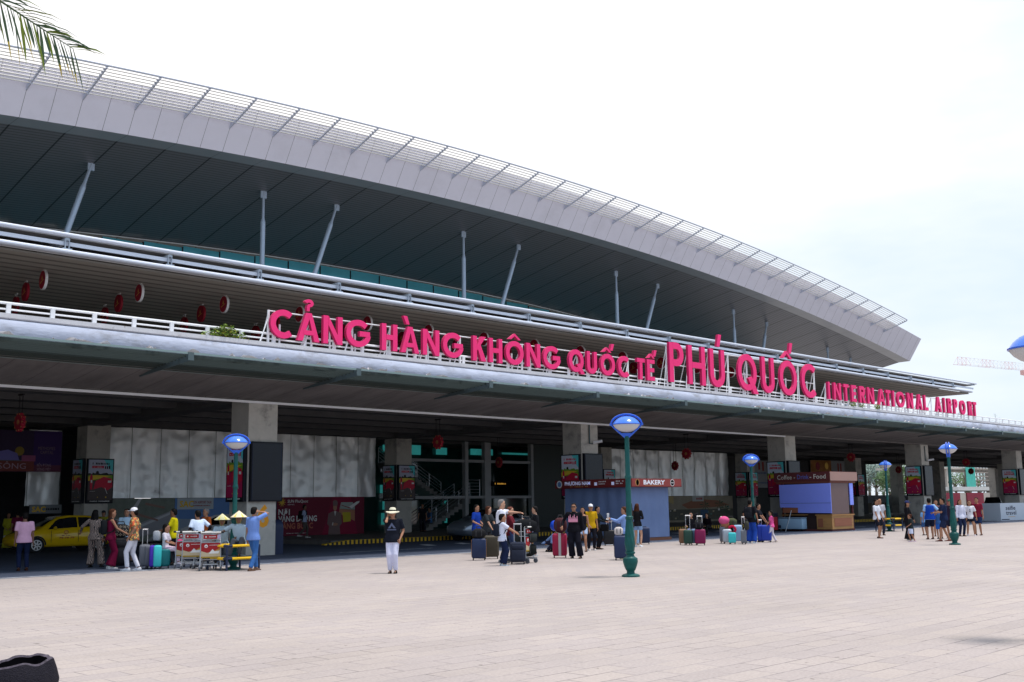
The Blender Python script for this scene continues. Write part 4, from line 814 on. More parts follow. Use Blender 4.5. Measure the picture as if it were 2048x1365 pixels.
lamp(41.4, 26.6, R(-35), 'green post with blue lamp head behind the blue suitcases')
lamp(55.0, 27.0, R(30), 'farthest lamp, ringed by yellow rails, right of the coffee kiosk')
lamp(13.88, 4.74, R(15), 'closest lamp, its blue head cut by the right edge of the photo')
# ------------------------------------------------------------------ rail benches round two lamps
def rail_bench(x, y, label, rot=0.0):
    root = thing('rail_bench', label, 'bench', (x, y, 0), rot, 'yellow and dark rail benches round the lamps')
    a = 0.50
    for px, py in ((-a, -a), (a, -a), (-a, a), (a, a)):
        mb = MB(); mb.tube([(px, py, 0), (px, py, 0.66)], 0.032, n=8); mb.build('leg', NAVYP, root, world=False)
    for z, r_ in ((0.66, 0.036), (0.32, 0.036)):
        for (p0, p1) in (((-a, -a), (a, -a)), ((a, -a), (a, a)), ((a, a), (-a, a)), ((-a, a), (-a, -a))):
            mb = MB(); d = (Vector((*p1, 0))-Vector((*p0, 0))); o_ = Vector((*p0, z))
            mb.use(NAVYP).tube([o_, o_+d], r_*0.8, n=8); mb.use(YEL).tube([o_+d*0.16, o_+d*0.84], r_, n=8); mb.build('rail', None, root, world=False)
    mb = MB(); mb.cbox((0, 0, 0.36), (0.9, 0.9, 0.04)); mb.build('seat', mat('bench_seat', (0.06, 0.08, 0.10), 0.6), root, world=False, smooth=False)
rail_bench(15.9, 27.0, 'yellow and dark pipe bench round the lamp where the men in conical hats sit')
rail_bench(55.0, 27.0, 'yellow and dark pipe bench round the farthest lamp right of the coffee kiosk')
# ------------------------------------------------------------------ bakery kiosk
kx, ky = 37.45, 30.3; kw = 2.75; kd = 3.9
kio = thing('bakery_kiosk', 'closed kiosk wrapped in blue cloth under a red bakery sign', 'kiosk', (kx+kw/2, ky+kd/2, 0))
def curtain(mb, p0, p1, z0, z1, n=60, amp=0.035, seed=0):
    p0, p1 = Vector(p0), Vector(p1); d = p1-p0; nr = Vector((d.y, -d.x, 0)).normalized(); vs = []
    for j in range(7):
        for i in range(n+1):
            f_ = i/n; o_ = amp*(noise.noise(Vector((f_*d.length*2.2+seed, j*0.35, seed)))+0.4*math.sin(f_*d.length*9+seed)); vs.append(p0+d*f_+nr*o_+Vector((0, 0, z0+(z1-z0)*j/6)))
    mb.add(vs, [(j*(n+1)+i, j*(n+1)+i+1, (j+1)*(n+1)+i+1, (j+1)*(n+1)+i) for j in range(6) for i in range(n)])
CURT = mat('blue_curtain', (0.15, 0.21, 0.38), 0.75, var=0.08, scale=2)
mb = MB(); curtain(mb, (kx, ky+kd, 0), (kx, ky, 0), 0.22, 2.36, seed=2); curtain(mb, (kx, ky, 0), (kx+kw, ky, 0), 0.14, 2.36, seed=5); mb.build('curtain', CURT, kio, ang=60)
mb = MB(); mb.box(kx+0.08, ky+0.08, 0.13, kx+kw-0.02, ky+kd-0.05, 2.38); mb.build('body', mat('kiosk_body', (0.16, 0.20, 0.28), 0.7), kio, smooth=False)
mb = MB(); mb.box(kx-0.1, ky-0.06, 0, kx+kw+0.05, ky+kd+0.1, 0.12); mb.build('plinth', mat('brown_plinth', (0.16, 0.07, 0.045), 0.7), kio, smooth=False)
SR = mat('sign_maroon', (0.15, 0.02, 0.022), 0.5)
mb = MB(); mb.box(kx-0.35, ky-0.35, 2.37, kx+kw+0.55, ky+kd+0.3, 2.74); mb.build('sign_fascia', SR, kio, smooth=False)
LETW = mat('lit_letter', (0.50, 0.55, 0.80), 0.5, emit=0.25); LETG = mat('sign_gold_text', (0.45, 0.25, 0.08), 0.5)
P = Panel((kx-0.35, ky+kd+0.3, 2.37), (0, -1, 0), (0, 0, 1)); W = kd+0.65
P.disc(BW, 0.28, 0.19, 0.17, 1); P.disc(mat('sign_blue', (0.1, 0.2, 0.4), 0.5), 0.28, 0.19, 0.12, 2); P.text(LETW, 'PHƯƠNG NAM', 0.62, 0.14, 0.22, 1, bold=0.02, width=1.55); P.bars(LETG, 0.95, 0.05, 1.1, 0.04, 12, 1, 3)
for q in range(2):
    P.rect(LETW, 2.42+1.0*q, 0.10, 2.58+1.0*q, 0.24, 1); P.bars(BW, 2.68+1.0*q, 0.24, 0.45, 0.05, 5, 1, q); P.bars(BW, 2.68+1.0*q, 0.14, 0.40, 0.05, 5, 1, q+4)
P.mb.build('sign_text', None, kio, smooth=False)
P = Panel((kx-0.35, ky-0.35, 2.37), (1, 0, 0), (0, 0, 1)); P.rect(mat('sign_red_front', (0.26, 0.045, 0.04), 0.5), 0.05, 0.02, kw+0.88, 0.36, 0)  # lighter red on the front face: daylight put into the colour
P.disc(LETG, 0.42, 0.19, 0.15, 1); P.disc(MATTEB, 0.42, 0.19, 0.10, 2, ry=0.13); P.text(mat('bakery_white', (0.75, 0.78, 0.85), 0.5, emit=0.1), 'BAKERY', 0.85, 0.11, 0.27, 1, bold=0.03, width=1.55); P.rect(LETG, 0.95, 0.05, 2.1, 0.065, 1); P.disc(BW, 2.95, 0.19, 0.16, 1); P.disc(MATTEB, 2.95, 0.19, 0.13, 2); P.bars(BW, 2.86, 0.16, 0.19, 0.06, 4, 3)
P.mb.build('sign_text', None, kio, smooth=False)
# ------------------------------------------------------------------ coffee kiosk
cx0, cy0 = 54.24, 29.9; cw_, cd_ = 2.55, 3.1
kio = thing('coffee_kiosk', 'shuttered wooden kiosk under a brown coffee, drink and food sign', 'kiosk', (cx0+cw_/2, cy0+cd_/2, 0))
BRNS = mat('kiosk_brown', (0.11, 0.028, 0.03), 0.55); WOOD = mat('kiosk_wood', (0.42, 0.22, 0.08), 0.55, var=0.25, scale=2, stretch=(1, 1, 6)); WOODR = mat('kiosk_wood_panel', (0.30, 0.11, 0.06), 0.55, var=0.2, scale=3, stretch=(0.5, 0.5, 8)); VIO = mat('violet_shutter', (0.26, 0.33, 0.98), 0.5, var=0.03)
mb = MB(); mb.box(cx0, cy0, 0, cx0+cw_, cy0+cd_, 0.10); mb.build('plinth', BRNS, kio, smooth=False)
mb = MB(); mb.box(cx0+0.25, cy0+0.25, 0.1, cx0+cw_-0.2, cy0+cd_-0.1, 2.62); mb.build('inner_walls', mat('kiosk_inside', (0.05, 0.03, 0.03), 0.7), kio, smooth=False)
mb = MB(); mb.box(cx0-0.05, cy0-0.05, 2.72, cx0+cw_+0.45, cy0+cd_+0.35, 3.24); mb.build('sign_fascia', BRNS, kio, smooth=False)
mb = MB(); mb.box(cx0-0.047, cy0-0.08, 2.74, cx0+cw_+0.44, cy0-0.052, 3.22); mb.build('fascia_board', mat('pale_brown_board', (0.36, 0.22, 0.19), 0.6), kio, smooth=False)
mb = MB(); mb.box(cx0-0.02, cy0-0.02, 2.62, cx0+cw_+0.3, cy0+cd_+0.25, 2.715); mb.build('fascia_trim', mat('dark_trim', (0.16, 0.05, 0.035), 0.6), kio, smooth=False)
P = Panel((cx0-0.05, cy0+cd_+0.35, 2.72), (0, -1, 0), (0, 0, 1)); CT = mat('cream_letters', (0.62, 0.60, 0.55), 0.5); CB = mat('blue_letters', (0.10, 0.16, 0.55), 0.5)
P.text(CT, 'Coffee -', 0.22, 0.14, 0.36, 1, width=1.15); P.text(CB, 'Drink', 1.50, 0.14, 0.36, 1, width=0.72); P.text(CT, '- Food', 2.28, 0.14, 0.36, 1, width=0.98, bold=0.01); P.mb.build('sign_text', None, kio, smooth=False)
# shutters: hinged boards on the left side (towards -X)
mb = MB(); xx_ = cx0-0.03
mb.extr([(xx_, cy0+cd_+0.05, 2.56), (xx_, cy0-0.03, 2.60), (xx_, cy0-0.03, 0.97), (xx_, cy0+2.02, 1.0), (xx_, cy0+2.02, 1.28), (xx_, cy0+cd_+0.05, 1.30)], (0.05, 0, 0)); mb.build('shutter', VIO, kio, smooth=False)
mb = MB(); mb.box(xx_-0.006, cy0, 1.52, xx_-0.001, cy0+cd_, 1.535); mb.build('shutter_seam', NAVYP, kio, smooth=False)
mb = MB(); mb.box(cx0+0.03, cy0-0.005, 0.92, cx0+cw_-0.55, cy0+0.06, 2.60); mb.build('front_board', mat('mauve_board', (0.155, 0.105, 0.105), 0.6, var=0.05), kio, smooth=False)
mb = MB(); mb.box(cx0+cw_-0.42, cy0-0.03, 1.40, cx0+cw_-0.04, cy0+0.02, 2.60); mb.build('shutter', VIO, kio, smooth=False)
mb = MB(); mb.box(cx0+cw_-0.1, cy0+0.03, 0.1, cx0+cw_-0.02, cy0+0.12, 2.62); mb.box(cx0+0.06, cy0+cd_-0.1, 0.1, cx0+0.14, cy0+cd_-0.02, 2.62); mb.build('corner_post', BRNS, kio, smooth=False)
mb = MB(); mb.box(cx0-0.06, cy0-0.08, 0.84, cx0+cw_-0.1, cy0+0.5, 0.90); mb.box(cx0-0.06, cy0+0.502, 0.84, cx0+0.5, cy0+0.95, 0.90); mb.box(cx0-0.05, cy0+1.55, 0.86, cx0+0.3, cy0+cd_, 0.90); mb.build('counter_top', WOOD, kio, smooth=False)
mb = MB(); mb.box(cx0-0.02, cy0-0.03, 0.1, cx0+cw_-0.2, cy0+0.45, 0.838); mb.box(cx0-0.018, cy0+0.452, 0.1, cx0+0.24, cy0+0.9, 0.838); mb.build('counter_front', WOOD, kio, smooth=False)
mb = MB(); mb.box(cx0+0.22, cy0-0.045, 0.25, cx0+cw_-0.4, cy0-0.031, 0.70); mb.box(cx0-0.033, cy0+0.52, 0.22, cx0-0.021, cy0+0.82, 0.68); mb.build('door_panel', WOODR, kio, smooth=False)
mb = MB(); mb.box(cx0-0.02, cy0+1.6, 1.0, cx0+0.1, cy0+cd_-0.12, 1.28); mb.build('shelf', WOODR, kio, smooth=False)
fz = thing('chest_freezer', 'pale blue chest freezer under the counter of the coffee kiosk', 'freezer', (cx0-0.30, cy0+2.25, 0)); mb = MB(); mb.bbox((cx0-0.32, cy0+2.3, 0.40), (0.5, 1.65, 0.58), 0.04); mb.build('cabinet', mat('freezer_blue', (0.33, 0.50, 0.68), 0.35), fz)
mb = MB(); mb.bbox((cx0-0.32, cy0+2.3, 0.725), (0.53, 1.68, 0.05), 0.02); mb.build('lid', mat('freezer_lid', (0.22, 0.32, 0.42), 0.35), fz); mb = MB(); mb.box(cx0-0.574, cy0+2.82, 0.17, cx0-0.571, cy0+2.98, 0.33); mb.build('vent', NAVYP, fz, smooth=False)
for s_ in (-1, 1):
    mb = MB(); mb.box(cx0-0.5, cy0+2.3+s_*0.7-0.03, 0, cx0-0.44, cy0+2.3+s_*0.7+0.03, 0.12); mb.build('foot', BLACK, fz, smooth=False)
# drinks crate / red box and leaning pole by the column
p = gp(1556, 1064); rb = thing('red_fronted_cooler', 'black cooler with a red front standing by the column left of the coffee kiosk', 'cooler', (p.x, p.y+0.6, 0), R(-10))
mb = MB(); mb.bbox((0, 0, 0.52), (0.95, 0.7, 1.0), 0.05); mb.build('cabinet', BLACK, rb, world=False); mb = MB(); mb.box(-0.36, -0.37, 0.10, 0.36, -0.352, 0.80); mb.build('front_panel', mat('cooler_red', (0.30, 0.012, 0.02), 0.4), rb, world=False, smooth=False)
p0, p1 = gp(1571, 1064), at(1580, 1022, 30.5); lp = MB(); lp.tube([(p0.x, p0.y, 0), (p0.x+0.55, p0.y-0.1, 1.15)], 0.02, n=6); o = lp.build('leaning_pole', GALV); tag(o, 'thin metal pole leaning against the coffee kiosk', 'pole')
# bin beside the first column
p = gp(563, 1110); bn = thing('litter_bin', 'dark navy litter bin right of the nearest left column', 'bin', (p.x+0.1, 34.6, 0)); mb = MB(); mb.box(p.x-0.2, 34.3, 0, p.x+0.4, 34.9, 0.95); mb.build('body', NAVYP, bn, smooth=False); mb = MB(); mb.tube([(p.x-0.2, 34.6, 0.95), (p.x+0.4, 34.6, 0.95)], 0.30, n=16); mb.build('lid', NAVYP, bn)
# booth at the far right
bo = thing('white_booth', 'white counter booth with a two-line name printed on it at the right edge', 'booth', (86, 32, 0)); mb = MB(); p0 = at(2002, 1036, 31.5); sx = p0.x; sy = 31.5
mb.box(sx, sy, 0, sx+6, sy+1.5, 1.28); mb.build('counter', mat('booth_white', (0.55, 0.60, 0.68), 0.5), bo, smooth=False)
P = Panel((sx, sy, 0), (1, 0, 0), (0, 0, 1)); P.text(NAVYP, 'selfie', 1.0, 0.78, 0.44, 0, bold=0.02, width=1.9); P.text(NAVYP, 'travel', 1.0, 0.42, 0.44, 0, bold=0.02, width=2.0); P.bars(mat('booth_orange', (0.6, 0.35, 0.1), 0.5), 1.4, 0.25, 1.4, 0.05, 12, 0); P.rect(NAVYP, 0.1, 0.05, 1.6, 0.12, 0); P.mb.build('print', None, bo, smooth=False)
# ------------------------------------------------------------------ cars
def car(loc, rotz, label, body, kind='hatch', plate=None):
    """local: nose towards +x, left side towards +y"""
    root = thing('parked_car', label, 'car', loc, rotz)
    if kind == 'hatch': st = [(-2.05, .45, .70, .74, .66, .62), (-1.98, .32, .86, .95, .78, .66), (-1.7, .26, .95, 1.20, .82, .62), (-1.35, .24, .97, 1.38, .84, .60), (-0.8, .22, .96, 1.47, .85, .60), (-0.1, .22, .94, 1.48, .85, .60), (0.35, .22, .92, 1.42, .85, .60), (0.75, .22, .91, 1.20, .85, .66), (1.05, .22, .90, 1.00, .84, .74), (1.3, .22, .86, .92, .83, .76), (1.75, .24, .76, .82, .80, .70), (2.02, .30, .64, .70, .70, .58), (2.12, .42, .56, .58, .55, .48)]
    elif kind == 'suv': st = [(-2.2, .5, .9, .95, .75, .65), (-2.12, .36, 1.0, 1.25, .85, .7), (-1.9, .3, 1.08, 1.62, .90, .66), (-1.2, .28, 1.08, 1.74, .93, .68), (0, .28, 1.06, 1.76, .93, .68), (0.6, .28, 1.05, 1.66, .93, .68), (1.0, .28, 1.05, 1.35, .92, .74), (1.25, .28, 1.05, 1.14, .90, .80), (1.9, .3, 0.98, 1.06, .86, .78), (2.2, .36, .85, .9, .76, .68), (2.32, .5, .7, .74, .62, .55)]
    else: st = [(-2.2, .45, .80, .86, .70, .62), (-2.1, .32, .98, 1.02, .82, .70), (-1.6, .26, 1.02, 1.18, .86, .66), (-1.0, .24, 1.0, 1.42, .88, .62), (-0.3, .22, .98, 1.50, .88, .62), (0.4, .22, .96, 1.45, .88, .62), (0.9, .22, .95, 1.20, .88, .68), (1.25, .22, .94, 1.02, .87, .76), (1.8, .24, .84, .92, .84, .74), (2.15, .30, .70, .76, .74, .62), (2.28, .42, .58, .62, .58, .5)]
    rings = []
    for x, zb, zl, zt, wb, wt in st:
        h_ = [(wb*0.80, zb), (wb*0.97, zb+0.10), (wb*1.0, (zb+zl)/2), (wb*0.985, zl-0.04), (wb*0.95, zl), (wt, zt-0.03), (wt*0.86, zt)]
        rings.append([(x, y, z) for y, z in h_]+[(x, -y, z) for y, z in h_[::-1]])
    mb = MB(); mb.loft(rings); mb.build('body', body, root, world=False, ang=50)
    def sp(x, t, s_):
        for i in range(len(st)-1):
            if st[i][0] <= x <= st[i+1][0]:
                f_ = (x-st[i][0])/(st[i+1][0]-st[i][0]); q = [a+(b-a)*f_ for a, b in zip(st[i], st[i+1])]
                y = q[4]*0.95+(q[5]-q[4]*0.95)*t; z = q[2]+(q[3]-0.03-q[2])*t; return (x, s_*(y+0.012), z)
    GL = mat('car_glass', (0.012, 0.014, 0.018), 0.05, spec=0.9)
    wr = [(-1.25, -0.42), (-0.36, 0.52)] if kind != 'suv' else [(-1.7, -0.8), (-0.72, -0.02), (0.06, 0.75)]
    for s_ in (1, -1):
        for j, (xa, xb) in enumerate(wr):
            last = j == len(wr)-1; first = j == 0; n = 6; lo = []; hi = []
            for q in range(n+1):
                x = xa+(xb-xa+(0.32 if last else 0))*q/n; lo.append(sp(x, 0.08, s_))
            for q in range(n+1):
                xq = xa+(0.18 if first else 0)+(xb-xa-(0.18 if first else 0)-(0.02 if last else 0))*q/n; hi.append(sp(xq, 0.90, s_))
            mb = MB(); mb.add(lo+hi, [(q, q+1, n+1+q+1, n+1+q) if s_ < 0 else (q, n+1+q, n+1+q+1, q+1) for q in range(n)]); mb.build('window', GL, root, world=False)
    # windscreens follow the sloped stations
    def ws(xa, xb, nm):
        mb = MB(); ra, rb_ = None, None
        def row(x):
            for i in range(len(st)-1):
                if st[i][0] <= x <= st[i+1][0]:
                    f_ = (x-st[i][0])/(st[i+1][0]-st[i][0]); q = [a+(b-a)*f_ for a, b in zip(st[i], st[i+1])]; return [(x+0.012*(1 if xb > 0 else -1), yy*q[5]*0.84, q[3]+0.012) for yy in (-1, -0.5, 0, 0.5, 1)]
        rows = [row(xa+(xb-xa)*k_/4) for k_ in range(5)]; mb.add([p_ for r_ in rows for p_ in r_], [(i*5+j, i*5+j+1, (i+1)*5+j+1, (i+1)*5+j) for i in range(4) for j in range(4)]); mb.build(nm, GL, root, world=False)
    ws(0.42, 1.0, 'windscreen'); ws(-1.4, -1.9, 'rear_window')
    wb_ = 1.28 if kind == 'hatch' else 1.38; R_ = 0.31 if kind != 'suv' else 0.36
    yw = 0.80 if kind == 'hatch' else 0.86
    for wx in (wb_, -wb_+0.02):
        for s_ in (1, -1):
            mb = MB(); pr = [(R_*0.62, -0.09), (R_*0.98, -0.09), (R_, -0.05), (R_, 0.05), (R_*0.98, 0.085), (R_*0.64, 0.09)]
            mb.loft([[(wx+r_*math.cos(2*math.pi*k_/24), s_*(yw-0.04)+d_*s_, R_+r_*math.sin(2*math.pi*k_/24)) for k_ in range(24)] for r_, d_ in pr]); w_ = mb.build('wheel', RUBBER, root, world=False)
            mb = MB(); RM = mat('alloy', (0.55, 0.56, 0.58), 0.3, metal=0.6)
            for q in range(7):
                a = 2*math.pi*q/7; mb.bar((wx+0.03*math.cos(a), s_*(yw+0.055), R_+0.03*math.sin(a)), (wx+R_*0.62*math.cos(a), s_*(yw+0.05), R_+R_*0.62*math.sin(a)), 0.03, 0.05)
            mb.tube([(wx+R_*0.63*math.cos(2*math.pi*q/20), s_*(yw+0.05), R_+R_*0.63*math.sin(2*math.pi*q/20)) for q in range(21)], 0.018, n=6); mb.build('rim', RM, w_, world=False)
            mb = MB(); n = 16; o_ = [(wx+(R_+0.06)*math.cos(math.pi*q/n), s_*((yw+0.065) if kind == 'hatch' else yw+0.03), R_+(R_+0.06)*math.sin(math.pi*q/n)) for q in range(n+1)]; i_ = [(wx+(R_-0.0)*math.cos(math.pi*q/n), s_*((yw+0.062) if kind == 'hatch' else yw+0.028), R_+(R_-0.0)*math.sin(math.pi*q/n)) for q in range(n+1)]
            mb.add(o_+i_, [(q, q+1, n+2+q, n+1+q) for q in range(n)]); mb.build('wheel_arch', RUBBER, root, world=False, smooth=False)
    nose = st[-1][0]
    for s_ in (1, -1):
        mb = MB(); mb.ell((nose-0.22, s_*0.60, 0.66), (0.18, 0.12, 0.06), 10, 6); mb.build('headlight', mat('headlamp', (0.5, 0.52, 0.55), 0.15), root, world=False)
        mb = MB(); mb.ell((0.62, s_*0.98, 0.98), (0.07, 0.10, 0.065), 10, 6); mb.build('wing_mirror', body, root, world=False)
        mb = MB(); mb.ell((st[1][0]+0.02, s_*0.70, 0.80), (0.06, 0.10, 0.10), 8, 6); mb.build('tail_light', mat('tail_red', (0.4, 0.01, 0.01), 0.2), root, world=False)
    for xd in (-0.39, 0.72): 
        for s_ in (1, -1):
            mb = MB(); pts = [sp(xd, -0.02, s_)]; yb = pts[0][1]; mb.bar((xd-0.003, yb*1.048, 0.40), (xd-0.003, yb*1.048, 0.88), 0.012, 0.012); mb.build('door_seam', BLACK, root, world=False, smooth=False)
    if kind == 'hatch':
        P = Panel((0, 0, 0), (-1, 0, 0), (0, 0, 1)); P.n = Vector((0, 1, 0)); P.o = Vector((0.62, 0.858, 0)); TR = mat('taxi_red', (0.35, 0.03, 0.02), 0.5)
        P.disc(TR, 0.50, 0.80, 0.085, 1); P.disc(body, 0.50, 0.80, 0.06, 2); P.text(TR, 'S', 0.47, 0.765, 0.10, 3, bold=0.02); P.bars(TR, 0.33, 0.655, 0.34, 0.03, 8, 1, 1); P.text(TR, '79 79 79', 0.22, 0.54, 0.10, 1, bold=0.02, width=0.62); P.mb.build('door_lettering', None, root, world=False, smooth=False)
    return root
TAXI = mat('taxi_yellow', (0.78, 0.50, 0.008), 0.25, coat=0.6); SILV = mat('silver_white', (0.26, 0.31, 0.38), 0.28, metal=0.6, coat=0.3); BLKP = mat('black_car_paint', (0.012, 0.013, 0.016), 0.12, coat=0.8)
p = at(72, 1107, 44.5); car((p.x+1.29, 45.35, 0), R(180), 'yellow hatchback taxi parked side-on at the far left', TAXI, 'hatch')
c_ = car((36.5, 37.3+1.0, 0), R(180), 'two-tone silver and black car behind the luggage trolley group', SILV, 'sedan')
p = gp(1985, 1030); sp_ = at(1988, 1030, 45.5); car((sp_.x, 45.5, 0), R(200), 'black sports utility car parked in the shade at the far right', BLKP, 'suv')
# parked motorbike silhouettes left out; -------------------------------------------------- luggage
def suitcase(loc, rot, wd, dp, h, m, label, handle=0.0, soft=False, group=None, strap=None, ribs=True, trim=None):
    root = thing('suitcase', label, 'suitcase', loc, rot, group or 'suitcases on the plaza')
    b = min(wd, dp)*0.22; z0 = 0.06
    mb = MB(); mb.bbox((0, 0, z0+h/2), (wd, dp, h), b)
    if ribs and not soft:
        n = 5
        for i in range(n):
            x = -wd*0.32+wd*0.64*i/(n-1)
            for s_ in (-1, 1): mb.cbox((x, s_*dp/2, z0+h*0.5), (0.018, 0.012, h*0.78))
    mb.build('shell', m, root, world=False, ang=50)
    if soft:
        mb = MB(); mb.bbox((0, -dp/2-0.015, z0+h*0.36), (wd*0.78, 0.05, h*0.50), 0.02); mb.bbox((0, -dp/2-0.012, z0+h*0.76), (wd*0.74, 0.04, h*0.18), 0.015); mb.build('pocket', m, root, world=False)
    if trim:
        mb = MB(); mb.box(-wd/2-0.006, -0.015, z0+0.04, -wd/2+0.02, 0.015, z0+h-0.04); mb.box(wd/2-0.02, -0.015, z0+0.04, wd/2+0.006, 0.015, z0+h-0.04); mb.build('trim', trim, root, world=False, smooth=False)
    if strap:
        mb = MB(); mb.box(-0.04, -dp/2-0.012, z0, 0.04, dp/2+0.012, z0+h+0.008); mb.build('luggage_strap', strap, root, world=False, smooth=False)
    for sx_ in (-1, 1):
        for sy_ in (-1, 1):
            mb = MB(); x, y = sx_*(wd/2-0.05), sy_*(dp/2-0.045); mb.tube([(x-0.018, y, 0.032), (x+0.018, y, 0.032)], 0.032, n=10); mb.cbox((x, y, 0.065), (0.03, 0.03, 0.03)); mb.build('wheel', RUBBER, root, world=False)
    mb = MB(); top = z0+h
    if handle:
        for s_ in (-1, 1): mb.tube([(s_*wd*0.22, dp*0.25, top-0.02), (s_*wd*0.22, dp*0.25, top+handle)], 0.012, n=6)
        mb.tube([(-wd*0.25, dp*0.25, top+handle), (wd*0.25, dp*0.25, top+handle)], 0.02, n=6); mb.build('telescopic_handle', CHROME if not soft else mat('handle_grey', (0.4, 0.4, 0.42), 0.4), root, world=False)
    else:
        mb.tube([(-0.09, 0, top-0.01), (-0.08, 0, top+0.03), (0.08, 0, top+0.03), (0.09, 0, top-0.01)], 0.012, n=6); mb.build('carry_handle', BLACK, root, world=False)
    return root
def bag(loc, rot, size, m, label, name='duffel_bag', cat='bag', seed=1):
    root = thing(name, label, cat, loc, rot); mb = MB(); sx_, sy_, sz_ = size; n = 16; rings = []
    for i in range(11):
        f_ = i/10; x = (f_-0.5)*sx_; k_ = max(0.25, (1-abs(2*f_-1)**3.2))**0.5; ring = []
        for j in range(n):
            a = 2*math.pi*j/n; r_ = 1+0.10*noise.noise(Vector((f_*3, math.cos(a), math.sin(a)+seed))); cy, cz = math.cos(a), math.sin(a); cy = math.copysign(abs(cy)**0.75, cy); cz = math.copysign(abs(cz)**0.75, cz)
            ring.append((x, cy*sy_/2*k_*r_, sz_/2+cz*sz_/2*k_*(r_ if cz > 0 else 1)))
        rings.append(ring)
    mb.loft(rings); mb.build('body', m, root, world=False, ang=70)
    mb = MB(); mb.tube([(-sx_*0.2, 0, sz_*0.93), (-sx_*0.15, 0, sz_+0.07), (sx_*0.15, 0, sz_+0.07), (sx_*0.2, 0, sz_*0.93)], 0.015, n=6)
    for s_ in (-1, 1): mb.tube([(s_*sx_*0.2, -sy_*0.52, sz_*0.25), (s_*sx_*0.2, -sy_*0.5, sz_*0.7), (s_*sx_*0.2, 0, sz_*1.0)], 0.012, n=6)
    mb.build('handle', mat('webbing', (0.05, 0.05, 0.055), 0.8), root, world=False); return root
def hd(x, y): # direction angle towards the camera from a ground point
    return math.atan2(-y, -x)
def face(p, rel): return hd(p[0], p[1])-R(rel)-math.pi/2      # +y local looks that way; rel 0 = at camera, 90 = image left
NAV = cloth(0.02, 0.03, 0.075); NVH = mat('navy_shell', (0.018, 0.03, 0.08), 0.4); BRH = mat('olive_brown_shell', (0.06, 0.05, 0.035), 0.45); MRH = mat('maroon_shell', (0.30, 0.012, 0.05), 0.4); GYH = mat('grey_shell', (0.16, 0.17, 0.20), 0.4); SVH = mat('silver_shell', (0.42, 0.46, 0.52), 0.35, metal=0.2)
PUH = mat('violet_shell', (0.07, 0.03, 0.42), 0.4); CYH = mat('cyan_shell', (0.05, 0.52, 0.55), 0.4); TLH = mat('teal_shell', (0.01, 0.16, 0.18), 0.4); LBH = mat('light_blue_shell', (0.32, 0.48, 0.68), 0.4); RBH = mat('royal_blue_shell', (0.02, 0.05, 0.36), 0.4); BKH = mat('black_shell', (0.015, 0.015, 0.018), 0.4); TANH = mat('tan_shell', (0.22, 0.12, 0.07), 0.5)
def sc(x, y, wd, dp, h, m, label, rel=0, **k):
    p = gp(x, y); return suitcase((p.x, p.y, 0), face(p, rel)+math.pi, wd, dp, h, m, label, **k)
big = sc(238, 1136, 0.62, 0.42, 0.82, BKH, 'large black suitcase between the maroon jumpsuit and the white trousers', soft=True)
p = gp(238, 1136); bg_ = bag((p.x, p.y, 0.88), face(p, 0)+math.pi, (0.56, 0.36, 0.38), mat('patterned_black', (0.02, 0.02, 0.022), 0.7), 'black bag with a cream flower pattern on top of the large black suitcase', 'patterned_bag')
P = MB(); CRM = mat('cream_print', (0.45, 0.38, 0.28), 0.7); rr = random.Random(6)
for i in range(15):
    cx_, cz_ = -0.22+0.11*(i % 5)+(0.05 if (i//5) % 2 else 0), 0.08+0.11*(i//5)
    for a in range(4):
        t_ = a*math.pi/2+(0.78 if i % 2 else 0); P.add([(cx_, -0.192, cz_), (cx_+0.04*math.cos(t_)-0.012*math.sin(t_), -0.19, cz_+0.04*math.sin(t_)+0.012*math.cos(t_)), (cx_+0.048*math.cos(t_), -0.19, cz_+0.048*math.sin(t_)), (cx_+0.04*math.cos(t_)+0.012*math.sin(t_), -0.19, cz_+0.04*math.sin(t_)-0.012*math.cos(t_))], [(0, 1, 2, 3)])
o = P.build('flower_print', CRM, bg_, world=False, smooth=False)
sc(288, 1137, 0.30, 0.45, 0.62, GYH, 'dark grey ribbed suitcase with its long handle up behind the violet one', handle=0.42)
sc(298, 1137, 0.26, 0.4, 0.60, GYH, 'second grey suitcase touching the violet one')
sc(306, 1138, 0.22, 0.42, 0.60, PUH, 'bright violet suitcase beside the cyan one', ribs=False)
sc(314, 1138, 0.22, 0.42, 0.60, CYH, 'bright cyan suitcase between the violet and dark teal ones', ribs=False)
tl = sc(329, 1137, 0.30, 0.48, 0.50, TLH, 'dark teal suitcase that the girl sits on')
sc(958, 1121, 0.45, 0.28, 0.60, NVH, 'navy suitcase with orange trim beside the brown one', trim=ORG, ribs=False)
p = gp(958, 1121); bag((p.x, p.y, 0.66), face(p, 0)+math.pi, (0.42, 0.26, 0.30), cloth(0.02, 0.02, 0.022), 'black cabin bag on top of the navy suitcase with orange trim')
sc(983, 1118, 0.48, 0.3, 0.66, BRH, 'olive brown suitcase behind the boy in the white shirt')
sc(1036, 1129, 0.45, 0.30, 0.56, cloth(0.03, 0.035, 0.055), 'dark fabric suitcase with its long handle up in front of the loaded trolley', handle=0.50, soft=True)
sc(1120, 1116, 0.46, 0.30, 0.70, MRH, 'maroon suitcase with a grey strap beside the man in black', strap=mat('grey_strap', (0.4, 0.38, 0.38), 0.7), handle=0.10)
p = gp(1122, 1116); bag((p.x, p.y, 0.77), face(p, 30)+math.pi, (0.42, 0.25, 0.48), mat('red_black_weave', (0.06, 0.015, 0.02), 0.8, var=0.4, scale=12), 'black and red backpack lying on the maroon suitcase', 'backpack', 'backpack')
